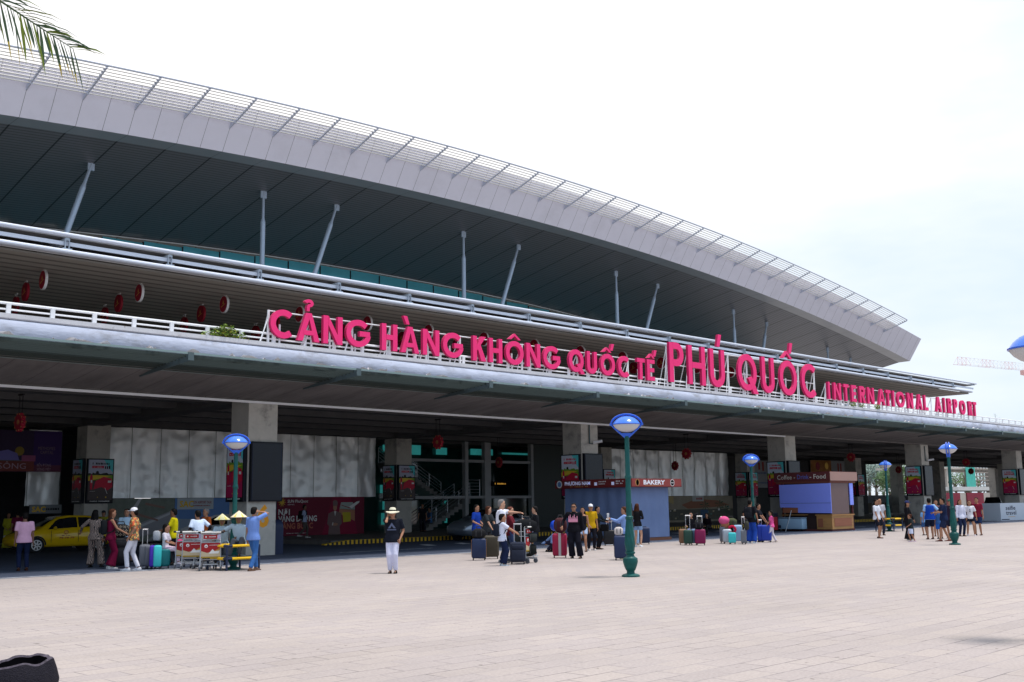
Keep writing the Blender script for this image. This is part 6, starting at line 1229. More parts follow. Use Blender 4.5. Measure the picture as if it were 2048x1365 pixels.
        d = (w_-e).normalized(); mb.tube([w_, w_+d*0.05*s, w_+d*0.095*s], [(0.027*s, 0.020*s), (0.038*s, 0.018*s), (0.034*s, 0.014*s)], n=8)
    me = remesh(mb, 0.017*s)
    # fingers and thumb, joined into the same surface object
    fb = MB()
    for i in (0, 1):
        a, e, w_ = arms[i]; d = (w_-e).normalized(); sd2 = d.cross(Vector((0, 0, 1))); sd2 = sd2.normalized() if sd2.length > 0.2 else Vector((0, 1, 0)); nv = sd2.cross(d)
        palm_ = w_+d*0.085*s
        for k_, (o_, L_) in enumerate(((-0.027, .058), (-0.009, .070), (0.009, .066), (0.027, .052))):
            q = palm_+sd2*o_*s; fb.tube([q, q+d*L_*0.55*s-nv*0.006*s, q+(d*0.85-nv*0.5).normalized()*L_*s], [0.0095*s, 0.0085*s, 0.006*s], n=5)
        q = w_+d*0.03*s+sd2*0.03*s; fb.tube([q, q+(d*0.6+sd2*0.6)*0.05*s, q+(d+sd2*0.35)*0.06*s], [0.012*s, 0.010*s, 0.007*s], n=5)
    vs = [tuple(v.co) for v in me.vertices]; fs = [tuple(f.vertices) for f in me.polygons]; bm_ = MB(); bm_.add(vs, fs); bm_.add(fb.v, fb.f); bpy.data.meshes.remove(me)
    bm_.build('body', SK[skin], root, world=False, ang=80)
    # --- face
    mb = MB()
    for sg in (-1, 1):
        mb.ell(HH_(sg*0.030, 0.083, 0.012), (0.013*s, 0.008*s, 0.007*s), 6, 4); mb.ell(HH_(sg*0.030, 0.084, 0.034), (0.018*s, 0.007*s, 0.004*s), 6, 4)
    mb.build('eyes', HB, root, world=False); mb = MB(); mb.ell(HH_(0, 0.083, -0.066), (0.024*s, 0.008*s, 0.006*s), 8, 4); mb.build('mouth', mat('lips', (0.25, 0.06, 0.05), 0.5), root, world=False)
    if glasses:
        mb = MB()
        for sg in (-1, 1): mb.ell(HH_(sg*0.034, 0.092, 0.012), (0.030*s, 0.012*s, 0.021*s), 10, 6); mb.tube([HH_(sg*0.06, 0.085, 0.015), HH_(sg*0.08, 0.0, 0.015)], 0.005*s, n=4)
        mb.build('sunglasses', BLACK, root, world=False)
    if beard: mb = MB(); mb.ell(HH_(0, 0.055, -0.085), (0.060*s, 0.050*s, 0.050*s), 10, 7); mb.build('beard', HB, root, world=False)
    # --- hair
    hm = hairm or HB
    if hair:
        mb = MB(); capr = [(0.125, .02, .02, -.012), (0.118, .050, .060, -.012), (0.09, .075, .088, -.015), (0.045, .084, .098, -.020), (-0.01, .082, .082, -.035), (-0.05, .074, .062, -.048), (-0.075, .05, .035, -.055)]
        mb.loft([[HH_(a*math.cos(2*math.pi*k_/14), dy_+b*math.sin(2*math.pi*k_/14)*(0.86 if math.sin(2*math.pi*k_/14) > 0 and z < 0.05 else 1), z+(0.02 if math.sin(2*math.pi*k_/14) > 0.3 and z < 0.03 else 0)) for k_ in range(14)] for z, a, b, dy_ in capr])
        if hair in ('long', 'longest'):
            l_ = 0.30 if hair == 'long' else 0.50
            for k_ in range(9):
                o_ = -0.075+0.15*k_/8; mb.tube([HH_(o_*0.9, -0.075+abs(o_)*0.45, 0.03), HH_(o_*1.15, -0.095+abs(o_)*0.5, -0.10), HH_(o_*1.3, -0.105+abs(o_)*0.3, -0.10-l_*0.5), HH_(o_*1.1, -0.10, -0.08-l_*(0.9+0.1*math.sin(k_*2)))], [0.026*s, 0.030*s, 0.026*s, 0.008*s], n=6)
        if hair == 'bun': mb.ell(HH_(0, -0.10, 0.07), (0.045*s, 0.045*s, 0.045*s), 8, 6)
        if hair == 'tail': mb.tube([HH_(0, -0.09, 0.03), HH_(0, -0.14, -0.06), HH_(0, -0.12, -0.20)], [0.03*s, 0.028*s, 0.008*s], n=6)
        mb.build('hair', hm, root, world=False, ang=80)
    HC = mat('hat_%d_%d_%d' % tuple(int(c*1000) for c in hatc), hatc, 0.8)
    if hat == 'cap':
        mb = MB(); mb.loft([[HH_(a*math.cos(2*math.pi*k_/14), -0.008+b*math.sin(2*math.pi*k_/14), z) for k_ in range(14)] for z, a, b in ((0.035, .088, .104), (0.08, .086, .10), (0.12, .062, .072), (0.138, .02, .02))])
        mb.loft([[HH_(0.065*math.cos(a_), 0.085+0.085*math.sin(a_), z) for a_ in [math.pi*k_/8 for k_ in range(9)]] for z in (0.038, 0.050)]); mb.build('cap', HC, root, world=False, ang=50)
    if hat == 'sunhat':
        mb = MB(); pr = [(0.01, .182), (0.035, .176), (0.045, .10), (0.05, .092), (0.11, .088), (0.145, .065), (0.152, .02)]
        mb.loft([[HH_(a*math.cos(2*math.pi*k_/24), -0.01+a*1.05*math.sin(2*math.pi*k_/24), z+(0.018*math.cos(4*math.pi*k_/24) if a > .15 else 0)) for k_ in range(24)] for z, a in pr]); mb.build('straw_hat', HC, root, world=False, ang=40)
        mb = MB(); mb.loft([[HH_(.095*math.cos(2*math.pi*k_/20), -0.01+.10*math.sin(2*math.pi*k_/20), z) for k_ in range(20)] for z in (0.055, 0.085)]); mb.build('hat_band', HB, root, world=False)
    if hat == 'conical':
        mb = MB(); n = 24; mb.loft([[HH_(a*math.cos(2*math.pi*k_/n), a*math.sin(2*math.pi*k_/n), z) for k_ in range(n)] for z, a in ((0.035, .225), (0.045, .228), (0.215, .012))]); mb.build('conical_hat', HC, root, world=False, ang=30)
        mb = MB(); YG = mat('hat_colour_patches', (0.75, 0.62, 0.05), 0.7)
        for k_ in (0, 4, 8, 12, 16, 20): mb.add([HH_(.224*math.cos(2*math.pi*k_/n), .224*math.sin(2*math.pi*k_/n), 0.054), HH_(.224*math.cos(2*math.pi*(k_+1)/n), .224*math.sin(2*math.pi*(k_+1)/n), 0.054), HH_(.10*math.cos(2*math.pi*(k_+.5)/n), .10*math.sin(2*math.pi*(k_+.5)/n), 0.153)], [(0, 1, 2)])
        mb.build('hat_pattern', YG, root, world=False)
        mb = MB(); mb.tube([HH_(-0.075, 0.03, 0.05), HH_(-0.05, 0.04, -0.11), HH_(0, 0.05, -0.135), HH_(0.05, 0.04, -0.11), HH_(0.075, 0.03, 0.05)], 0.006*s, n=5); mb.build('chin_strap', mat('strap_yellow', (0.4, 0.4, 0.1), 0.8), root, world=False)
    # --- top
    kind, tcx = top[:2]; TM = tcx if isinstance(tcx, bpy.types.Material) else cloth(*tcx)
    mb = MB()
    long_dress = kind in ('dress', 'jumpsuit'); torso(mb, 0.014, -0.10 if kind != 'crop' else 0.05, 0.505 if kind != 'v' else 0.46, flare=0.25 if not long_dress else 0.1)
    if kind != 'v' and not (kind == 'jumpsuit' and top[0] == 'v'):
        for i in (0, 1):
            a, e, w_ = arms[i]; ins = T((-1, 1)[i]*0.12*W, 0, 0.47)
            if kind in ('t', 'shirt_s', 'crop') or (long_dress and kind == 'jumpsuit_s'): q = e.lerp(a, 0.18); mb.tube([ins, a, a.lerp(q, 0.5), q, q], [0.060*s, 0.066*s, 0.064*s, 0.066*s, 0.045*s], n=10)
            else: mb.tube([ins, a, a.lerp(e, 0.5), e, e.lerp(w_, 0.5), w_], [0.060*s, 0.064*s, 0.058*s, 0.050*s, 0.044*s, 0.036*s], n=10)
    me = remesh(mb, 0.018*s); me.materials.append(TM); o = bpy.data.objects.new('top' if not long_dress else 'dress_top', me); COL.objects.link(o); o.parent = root
    if vest: mb = MB(); torso(mb, 0.030, -0.09, 0.50, flare=0.25); mb.build('vest', cloth(*vest), root, world=False, ang=80)
    if sleeve2:
        mb = MB()
        for i in (0, 1):
            a, e, w_ = arms[i]; q = e.lerp(a, 0.25); mb.tube([q, e, e.lerp(w_, 0.5), w_], [0.048*s, 0.045*s, 0.042*s, 0.032*s], n=8)
        mb.build('arm_sleeves', cloth(*sleeve2), root, world=False)
    if kind in ('shirt_s', 'shirt_l'):
        mb = MB(); mb.tube([T(0.07*math.cos(a_), 0.01+0.065*math.sin(a_), 0.515) for a_ in [2*math.pi*k_/12 for k_ in range(13)]], 0.018*s, n=6)
        mb.build('collar', TM if not top[0] == 'shirt_s' or len(top) < 3 else cloth(*top[2]), root, world=False)
    # --- bottom
    bk, bc = bottom; BM = bc if isinstance(bc, bpy.types.Material) else cloth(*bc); mb = MB()
    if bk in ('trousers', 'shorts', 'wide', 'flare'):
        torso(mb, 0.009, -0.10, 0.05)
        for i in (0, 1):
            a, k2, f_ = legs[i]; wd_ = {'trousers': (0.100, 0.088, 0.072, 0.066, 0.060), 'wide': (0.105, 0.10, 0.098, 0.10, 0.105), 'flare': (0.10, 0.088, 0.078, 0.092, 0.12), 'shorts': (0.105, 0.105, 0.10, 0.1, 0.1)}[bk]
            if bk == 'shorts': e_ = a.lerp(k2, 0.88 if not female else 0.55); mb.tube([a+V(0, 0, 0.03), a.lerp(e_, 0.5), e_], [0.100*s, 0.100*s, 0.092*s], n=12)
            else: mb.tube([a+V(0, 0, 0.03), a.lerp(k2, 0.5), k2, k2.lerp(f_, 0.4), f_+V(0, 0, 0.0 if bk == 'wide' else 0.01)], [q*s for q in wd_], n=12)
        me = remesh(mb, 0.018*s)
    else:
        zt = {'skirt': 0.50, 'long_skirt': 0.06}[bk]; fm = (legs[0][2]+legs[1][2])/2; km = (legs[0][1]+legs[1][1])/2
        mb.loft([ring(T(0, 0, 0.06), .155, .115, 20), ring(V(0, 0, hz-0.05), .185, .14, 20), ring(Vector((km.x, km.y*0.6, max(zt, 0.45)*s)), .20, .165, 20)]+([ring(Vector((fm.x, fm.y, zt*s)), .25, .20, 20)] if zt < 0.3 else [])); me = mb.mesh('skirt', None, ang=80); me.materials.clear()
    me.materials.append(BM); o = bpy.data.objects.new({'trousers': 'trousers', 'wide': 'trousers', 'flare': 'trousers', 'shorts': 'shorts', 'skirt': 'skirt', 'long_skirt': 'long_skirt'}[bk], me); COL.objects.link(o); o.parent = root
    if shoes:
        for i in (0, 1):
            f_ = legs[i][2]; mb = MB(); mb.loft([[f_+V(x_*w_, y_, z_) for x_, z_ in ((-1, -0.075), (1, -0.075), (1, -0.045), (0.5, t_), (-0.5, t_), (-1, -0.045))] for y_, w_, t_ in ((-0.085, .028, -.02), (-0.05, .038, .01), (0.03, .042, -0.005), (0.10, .046, -.035), (0.16, .038, -.045), (0.185, .02, -.055))]); mb.build('shoe', cloth(*shoes), root, world=False, ang=60)
    if print_:
        P = Panel((0, 0, 0), (-1, 0, 0), (0, 0, 1)); c0 = T(0, 0, 0.30); P.n = Vector((0, 1, 0)); P.o = Vector((0, c0.y+0.148*s*build, c0.z)); print_(P, s); P.mb.build('shirt_print', None, root, world=False, smooth=False)
    root['h'] = s
    info = dict(root=root, arms=arms, T=T, V=V, s=s, hc=hc)
    if pack:
        c0 = T(0, -0.20, 0.27); M4 = Matrix.Translation(root.location) @ Matrix.Rotation(root.rotation_euler.z, 4, 'Z'); wl = M4 @ c0
        b_ = thing('backpack', pack[1], 'backpack', tuple(wl), root.rotation_euler.z); mb = MB(); mb.bbox((0, 0, 0), (0.29*s, 0.17*s, 0.42*s), 0.06*s); mb.bbox((0, -0.10*s, -0.08*s), (0.20*s, 0.06*s, 0.18*s), 0.025*s); mb.build('body', cloth(*pack[0]), b_, world=False)
        for sg in (-1, 1): mb = MB(); mb.tube([(sg*0.10*s, 0.06*s, 0.19*s), (sg*0.11*s, 0.18*s, 0.26*s), (sg*0.115*s, 0.325*s, 0.17*s), (sg*0.125*s, 0.335*s, 0.02*s), (sg*0.14*s, 0.24*s, -0.12*s), (sg*0.12*s, 0.07*s, -0.18*s)], (0.018*s), n=6); mb.build('strap', cloth(*pack[0]), b_, world=False)
    return info
def held(info, which, name, label, cat, size, m, rel=(0, 0, 0)):
    e, w_ = info['arms'][which][1:]; d = (w_-e).normalized(); c = w_+d*0.09*info['s']+Vector(rel); M4 = Matrix.Translation(info['root'].location) @ Matrix.Rotation(info['root'].rotation_euler.z, 4, 'Z'); wl = M4 @ c
    o = thing(name, label, cat, tuple(wl), info['root'].rotation_euler.z); mb = MB(); mb.bbox((0, 0, 0), size, min(size)*0.3); mb.build('body', m, o, world=False); return o
PHONE = mat('phone_dark', (0.02, 0.02, 0.025), 0.15); PHW = mat('phone_pale', (0.55, 0.55, 0.56), 0.3)
def patt(name, c1, c2, scale, c3=None):
    m = bpy.data.materials.new(name); m.use_nodes = True; t = m.node_tree; n = t.nodes; l = t.links; b = n['Principled BSDF']; b.inputs['Roughness'].default_value = 0.9
    tcn = n.new('ShaderNodeTexCoord'); v = n.new('ShaderNodeTexVoronoi' if c3 else 'ShaderNodeTexWave'); v.inputs['Scale'].default_value = scale; l.new(tcn.outputs['Object'], v.inputs[0])
    cr = n.new('ShaderNodeValToRGB'); cr.color_ramp.interpolation = 'CONSTANT'; e = cr.color_ramp.elements; e[0].color = (*c1, 1); e[1].position = 0.55; e[1].color = (*c2, 1)
    if c3: q = e.new(0.3); q.color = (*c3, 1); sp_ = n.new('ShaderNodeSeparateColor'); l.new(v.outputs['Color'], sp_.inputs[0]); l.new(sp_.outputs[0], cr.inputs[0])
    else: v.inputs['Distortion'].default_value = 12; v.inputs['Detail'].default_value = 1.5; l.new(v.outputs[0], cr.inputs[0])
    l.new(cr.outputs[0], b.inputs['Base Color']); return m
ZEB = patt('zebra_print', (0.02, 0.018, 0.02), (0.40, 0.30, 0.26), 9); HAW = patt('floral_print', (0.55, 0.10, 0.03), (0.10, 0.10, 0.06), 26, (0.65, 0.42, 0.12))
PS = 0.0
# far left, in the shade
person((14, 1098), 'person in a long yellow dress at the far left edge, in the shade', 1.62, 0, top=('l', (0.40, 0.38, 0.03)), bottom=('long_skirt', (0.40, 0.38, 0.03)), hands=((-0.1, 0.2, 0.95), (0.1, 0.2, 0.95)), hair='long', female=True)
person((32, 1100), 'person in a dark red shirt behind the man in pink, in the shade', 1.70, 160, top=('t', (0.16, 0.015, 0.05)), bottom=('trousers', (0.02, 0.02, 0.03)))
person((45, 1142), 'person in a pale pink t-shirt and navy trousers seen from behind at the far left', 1.66, 172, top=('t', (0.62, 0.36, 0.50)), bottom=('trousers', (0.012, 0.018, 0.05)), skin='d', shoes=(0.05, 0.02, 0.015), build=1.1)
person((172, 1098), 'person in a yellow-green shirt and dark cap standing behind the yellow taxi', 1.66, 20, top=('t', (0.38, 0.36, 0.04)), bottom=('trousers', (0.02, 0.02, 0.03)), hat='cap', hatc=(0.02, 0.02, 0.03), pos=(gp(170, 1098).x+0.6, 47.0, 0))
person((186, 1135), 'person in a zebra-print jumpsuit with long black hair leaning on the taxi', 1.70, 200, top=('l', ZEB), bottom=('wide', ZEB), hair='longest', female=True, hands=((-0.48, 0.18, 1.05), (0.22, 0.05, 0.85)), feet=((-0.10, 0, 0), (0.22, 0.05, 0)))
person((219, 1138), 'person in a maroon sleeveless jumpsuit with long brown hair facing right', 1.72, -95, top=('v', (0.14, 0.008, 0.035)), bottom=('flare', (0.14, 0.008, 0.035)), hair='long', hairm=HBR, female=True, skin='m', shoes=(0.6, 0.6, 0.6), hands=((-0.18, 0.38, 1.02), (0.15, 0.36, 1.0)), pack=((0.015, 0.017, 0.02), 'black backpack worn by the person in the maroon jumpsuit'))
person((250, 1128), 'person in a light blue shirt facing the camera behind the bearded man', 1.72, 10, top=('shirt_s', (0.42, 0.58, 0.74)), bottom=('trousers', (0.05, 0.06, 0.08)))
person((259, 1124), 'child in a dark red cap and shirt beside the bearded man', 1.35, 60, top=('t', (0.20, 0.03, 0.03)), bottom=('shorts', (0.03, 0.03, 0.04)), hat='cap', hatc=(0.16, 0.01, 0.02), child=True)
person((265, 1141), 'bearded person in a flowery orange shirt, white trousers and white cap facing left', 1.74, 105, top=('shirt_s', HAW), bottom=('trousers', (0.66, 0.66, 0.74)), shoes=(0.66, 0.66, 0.7), hat='cap', hatc=(0.72, 0.72, 0.78), beard=True, hands=((-0.25, 0.05, 0.92), (0.24, 0.10, 0.95)), feet=((-0.1, 0.12, 0), (0.1, -0.12, 0)))
p = gp(329, 1137)
person((322, 1137), 'girl in white and pink clothes with long black hair sitting on the teal suitcase', 1.45, -70, hip=0.66, top=('t', (0.60, 0.58, 0.66)), bottom=('trousers', (0.60, 0.48, 0.60)), hair='longest', female=True, child=True, feet=((-0.10, 0.42, 0.14), (0.12, 0.50, 0.14)), hands=((-0.12, 0.32, 0.80), (0.12, 0.34, 0.80)), shoes=(0.65, 0.6, 0.68), pos=(p.x, p.y, 0))
q_ = gp(331, 1118); hb = thing('pink_bag', 'round bright pink bag on the lap of the girl on the suitcase', 'bag', (p.x+0.28, p.y-0.32, 0.68)); mb = MB(); mb.ell((0, 0, 0), (0.13, 0.10, 0.14), 12, 8); mb.build('body', cloth(0.62, 0.05, 0.20), hb, world=False)
inf = person((345, 1131), 'person in a yellow t-shirt and black trousers facing left', 1.70, 100, top=('t', (0.66, 0.56, 0.01)), bottom=('trousers', (0.015, 0.015, 0.02)), skin='d', hands=((-0.12, 0.34, 1.05), (0.12, 0.36, 1.02)))
held(inf, 0, 'white_bag', 'crumpled white bag in the hands of the person in yellow', 'bag', (0.22, 0.22, 0.30), cloth(0.60, 0.62, 0.66), (0, 0.05, -0.14))
person((396, 1134), 'person in a white t-shirt with black arm sleeves bending over the trolleys', 1.70, 150, hip=0.86, lean=(0.02, 0.12), top=('t', (0.56, 0.66, 0.82)), bottom=('trousers', (0.03, 0.03, 0.05)), sleeve2=(0.012, 0.012, 0.016), hands=((-0.20, 0.25, 0.95), (0.34, 0.12, 0.93)))
person((410, 1124), 'grey-haired person in an orange shirt behind the conical hats', 1.70, 60, top=('t', (0.50, 0.12, 0.03)), bottom=('trousers', (0.02, 0.02, 0.03)), hairm=HG)
UNI = (0.36, 0.47, 0.56)
bx, by = 15.9, 27.0
def seatpos(px, yoff): q2 = gp(px, 1139); return q2
q2 = gp(425, 1138); q3 = gp(463, 1138)
person((0, 0), 'left one of two seated workers in conical hats and grey-blue uniforms', 1.66, 5, pos=(q2.x+0.25, q2.y-0.05, 0), hip=0.70, lean=(0, 0.12), top=('shirt_s', UNI), bottom=('trousers', (0.07, 0.08, 0.10)), hat='conical', hatc=(0.66, 0.64, 0.38), skin='d', hands=((-0.30, 0.38, 0.86), (0.22, 0.34, 0.70)), feet=((-0.14, 0.42, 0.12), (0.14, 0.40, 0.12)))
person((0, 0), 'right one of two seated workers in conical hats, arm stretched to the trolley', 1.74, 8, pos=(q3.x-0.05, q3.y-0.45, 0), hip=0.70, lean=(0, 0.10), top=('shirt_s', UNI), bottom=('trousers', (0.07, 0.08, 0.10)), hat='conical', hatc=(0.74, 0.64, 0.46), skin='d', hands=((0.26, 0.15, 0.62), (0.50, 0.25, 0.98)), feet=((-0.05, 0.30, 0.35), (0.2, 0.40, 0.30)))
inf = person((505, 1142), 'person in a light blue shirt and jeans with a phone at the ear', 1.72, -140, top=('shirt_s', (0.16, 0.27, 0.62)), bottom=('trousers', mat('denim', (0.035, 0.12, 0.34), 0.9, var=0.3, scale=12)), skin='m', shoes=(0.12, 0.07, 0.05), hands=((-0.24, 0.05, 0.80), (0.11, 0.08, 1.56, (0.9, 0.6, 0.0))), feet=((-0.05, 0.20, 0), (0.08, -0.18, 0)))
held(inf, 1, 'mobile_phone', 'dark phone held to the ear of the person in jeans', 'phone', (0.02, 0.07, 0.14), PHONE, (-0.03, 0, 0.02))
person((625, 1080), 'walking person with a black backpack in front of the red airline banner', 1.64, -85, z0=0.17, pos=(31.0, 46.0, 0), top=('t', (0.36, 0.42, 0.60)), bottom=('trousers', (0.10, 0.085, 0.08)), skin='d', sleeve2=(0.02, 0.02, 0.025), shoes=(0.5, 0.5, 0.5), feet=((-0.08, 0.16, 0), (0.08, -0.25, 0.08)), hands=((-0.26, 0.12, 0.85), (0.26, -0.1, 0.82)), pack=((0.012, 0.012, 0.014), 'black backpack on the person walking past the red banner'))
def logo(P, s): P.poly(mat('tee_print', (0.10, 0.12, 0.20), 0.7), [(-0.10*s, -0.03*s), (0.0, 0.12*s), (0.11*s, -0.03*s), (0.05*s, -0.03*s), (0.0, 0.04*s), (-0.04*s, -0.03*s)], 1); P.rect(mat('tee_print', (0.10, 0.12, 0.20), 0.7), -0.12*s, -0.08*s, 0.12*s, -0.055*s, 1)
inf = person((785, 1147), 'person in a cream sun hat, black t-shirt and white trousers holding a phone', 1.63, 8, top=('t', (0.012, 0.014, 0.022)), bottom=('trousers', (0.62, 0.62, 0.78)), skin='m', hat='sunhat', hatc=(0.72, 0.68, 0.52), glasses=True, shoes=(0.012, 0.012, 0.012), hands=((-0.22, 0.10, 0.90), (0.115, 0.07, 1.50, (0.35, 0.5, -1.0))), feet=((-0.09, 0.04, 0), (0.06, 0.02, 0)), build=1.15, print_=logo, hair='short')
held(inf, 1, 'mobile_phone', 'phone at the ear of the person in the cream sun hat', 'phone', (0.02, 0.07, 0.14), PHONE, (-0.02, 0, 0.0))
person((0, 0), 'person in a blue shirt sitting in the dark at the foot of the stairs', 1.66, 60, z0=0.17, pos=(41.8, 49.0, 0), hip=0.62, top=('t', (0.06, 0.15, 0.32)), bottom=('trousers', (0.02, 0.02, 0.03)), feet=((-0.1, 0.38, 0), (0.1, 0.42, 0)), hands=((-0.12, 0.3, 0.7), (0.12, 0.3, 0.7)))
person((0, 0), 'person in black standing in the dark by the rear column', 1.62, 0, z0=0.17, pos=(40.9, 48.6, 0), top=('t', (0.015, 0.015, 0.02)), bottom=('trousers', (0.02, 0.02, 0.03)))
person((953, 1108), 'person in a bright blue shirt half hidden behind the brown-haired woman', 1.70, -60, top=('shirt_s', (0.01, 0.04, 0.28)), bottom=('trousers', (0.02, 0.02, 0.04)), hands=((-0.2, 0.2, 0.95), (0.2, 0.25, 1.0)))
person((972, 1114), 'person with long red-brown hair in a dark grey t-shirt leaning on the suitcases', 1.66, -55, lean=(0, 0.10), top=('t', (0.03, 0.035, 0.04)), bottom=('trousers', (0.02, 0.02, 0.025)), hair='long', hairm=HBR, female=True, skin='l', hands=((-0.12, 0.38, 0.90), (0.16, 0.40, 0.88)), headturn=40)
person((1003, 1126), 'tall grey-haired person in a white t-shirt with an arm pointing right', 1.84, -90, top=('t', (0.66, 0.68, 0.78)), bottom=('trousers', (0.02, 0.025, 0.04)), hairm=HG, skin='l', beard=False, hands=((0.12, 0.56, 1.32), (0.24, 0.1, 0.85)), build=1.12, shoes=(0.3, 0.3, 0.3))
person((1005, 1132), 'boy in a white t-shirt and navy trousers pushing the loaded trolley', 1.42, -95, top=('t', (0.62, 0.65, 0.80)), bottom=('wide', (0.012, 0.018, 0.05)), skin='m', child=True, shoes=(0.5, 0.55, 0.6), hands=((-0.12, 0.50, 1.08), (0.16, 0.48, 1.05)), pack=((0.015, 0.018, 0.03), 'black backpack worn by the boy pushing the trolley'))
person((1021, 1124), 'person with long red hair in a dark red top behind the trolley', 1.62, -80, top=('l', (0.14, 0.02, 0.03)), bottom=('trousers', (0.06, 0.09, 0.2)), hair='long', hairm=mat('hair_red_brown', (0.13, 0.03, 0.015), 0.5), female=True, skin='l', hands=((-0.1, 0.35, 1.0), (0.1, 0.35, 1.0)))
inf = person((1072, 1113), 'person in black looking at a white phone behind the loaded trolley', 1.62, 95, top=('l', (0.012, 0.013, 0.016)), bottom=('trousers', (0.03, 0.04, 0.07)), skin='l', shoes=(0.5, 0.5, 0.5), hands=((-0.06, 0.38, 1.24), (0.10, 0.34, 1.2)))
held(inf, 0, 'mobile_phone', 'white phone in the hand of the person in black by the loaded trolley', 'phone', (0.07, 0.02, 0.14), PHW, (0, 0, 0.03))
person((1094, 1104), 'crouching person in a light blue shirt bent down behind the trolley', 1.60, -60, hip=0.35, lean=(0, 0.40), top=('l', (0.14, 0.22, 0.42)), bottom=('trousers', (0.02, 0.02, 0.04)), feet=((-0.12, 0.12, 0), (0.12, 0.10, 0)), hands=((-0.15, 0.55, 0.25), (0.15, 0.55, 0.25)))
def flames(P, s):
    m = mat('pink_print', (0.70, 0.28, 0.40), 0.7)
    for i in range(7): x = (-0.13+0.043*i)*s; P.poly(m, [(x-0.022*s, -0.09*s), (x+0.022*s, -0.09*s), (x+0.012*s, (0.10+0.05*math.sin(i*2.1))*s), (x-0.010*s, (0.09+0.05*math.sin(i*2.1))*s)], 1)
    P.rect(m, -0.15*s, -0.07*s, 0.15*s, 0.0, 2)
person((1150, 1117), 'person in sunglasses and baggy black clothes with a pink print beside the maroon suitcase', 1.70, 12, top=('shirt_l', (0.010, 0.010, 0.014)), bottom=('wide', (0.010, 0.010, 0.016)), glasses=True, skin='m', hands=((0.30, 0.04, 0.78), (0.34, 0.12, 0.95)) if False else ((-0.30, 0.04, 0.78), (0.36, 0.10, 0.98)), feet=((-0.20, 0.10, 0), (0.08, 0.0, 0)), build=1.15, print_=flames)
person((1167, 1104), 'person in a black top and white shorts behind the person in the yellow shirt', 1.56, 10, top=('v', (0.012, 0.012, 0.015)), bottom=('shorts', (0.45, 0.55, 0.75)), hair='long', female=True)
person((1183, 1101), 'person in a mustard yellow shirt and white cap by the bakery kiosk', 1.66, -15, top=('shirt_s', (0.48, 0.28, 0.01)), bottom=('trousers', (0.012, 0.012, 0.018)), hat='cap', hatc=(0.72, 0.72, 0.76), shoes=(0.6, 0.6, 0.6), hands=((-0.24, 0.05, 0.82), (0.1, 0.15, 0.92)))
inf = person((1196, 1099), 'person in black with a phone and handbag right of the yellow shirt', 1.58, -65, top=('l', (0.015, 0.018, 0.020)), bottom=('trousers', (0.012, 0.012, 0.015)), hair='long', female=True, hands=((-0.10, 0.42, 1.10), (0.1, 0.40, 1.08)))
held(inf, 0, 'mobile_phone', 'pale phone held by the person in black by the blue cloth kiosk', 'phone', (0.07, 0.14, 0.02), PHW, (0, 0.03, 0.01))
held(inf, 1, 'handbag', 'black handbag on the arm of the person in black by the blue cloth kiosk', 'bag', (0.12, 0.30, 0.26), cloth(0.012, 0.012, 0.014), (0, -0.12, -0.2))
inf = person((1252, 1119), 'person in a loose light blue blouse taking a photo behind the nearest lamp', 1.58, 92, top=('l', (0.22, 0.34, 0.66)), bottom=('trousers', (0.02, 0.025, 0.06)), hair='tail', hairm=HBR, female=True, hands=((-0.05, 0.46, 1.30), (0.08, 0.40, 1.25)), shoes=(0.5, 0.45, 0.3), build=1.1)
held(inf, 0, 'mobile_phone', 'phone raised by the person in the light blue blouse', 'phone', (0.02, 0.07, 0.15), PHW, (0, 0.01, 0.07))
person((1262, 1101), 'person in dark clothes hidden behind the nearest lamp post', 1.70, 100, top=('l', (0.03, 0.02, 0.02)), bottom=('trousers', (0.02, 0.02, 0.02)), hairm=HB, hair='long', female=True)
person((1276, 1094), 'long-haired person in a black jacket and denim shorts seen from behind by the kiosk', 1.66, -160, top=('l', (0.012, 0.012, 0.014)), bottom=('shorts', (0.20, 0.32, 0.55)), hair='long', hairm=HBR, female=True, skin='l', shoes=(0.6, 0.62, 0.66), hands=((-0.12, 0.2, 1.1), (0.12, 0.2, 1.1)))
inf = person((1384, 1086), 'seated person in black with long dark hair and a white mask behind four suitcases', 1.60, 10, hip=0.55, top=('l', (0.012, 0.012, 0.015)), bottom=('trousers', (0.35, 0.40, 0.70)), hair='long', female=True, skin='l', feet=((-0.1, 0.30, 0), (0.1, 0.32, 0)), hands=((-0.10, 0.16, 1.18), (0.20, 0.2, 0.75)))
held(inf, 0, 'mobile_phone', 'white phone or mask at the face of the seated person behind the suitcases', 'phone', (0.08, 0.02, 0.08), PHW, (0.04, 0.0, 0.03))
person((1418, 1077), 'person in dark clothes sitting low in front of the tan picture banner', 1.60, 30, hip=0.40, lean=(0, 0.15), top=('l', (0.015, 0.010, 0.014)), bottom=('trousers', (0.02, 0.02, 0.02)), hair='long', feet=((-0.1, 0.40, 0), (0.1, 0.42, 0)), hands=((-0.1, 0.35, 0.5), (0.1, 0.35, 0.5)), pos=tuple(gp(1418, 1070)))
person((1503, 1087), 'person in a black t-shirt and blue jeans with a backpack by the blue suitcases', 1.76, -155, top=('t', (0.012, 0.012, 0.016)), bottom=('wide', (0.018, 0.06, 0.34)), shoes=(0.6, 0.62, 0.66), hands=((-0.25, 0.12, 0.9), (0.25, 0.12, 0.9)), pack=((0.016, 0.017, 0.022), 'black backpack on the person in blue jeans by the blue suitcases'))
person((1519, 1084), 'person in a dark shirt facing right between the jeans and the girl in pink', 1.58, -75, top=('t', (0.015, 0.016, 0.022)), bottom=('trousers', (0.03, 0.05, 0.2)), hands=((-0.1, 0.32, 0.92), (0.12, 0.32, 0.9)), skin='m')
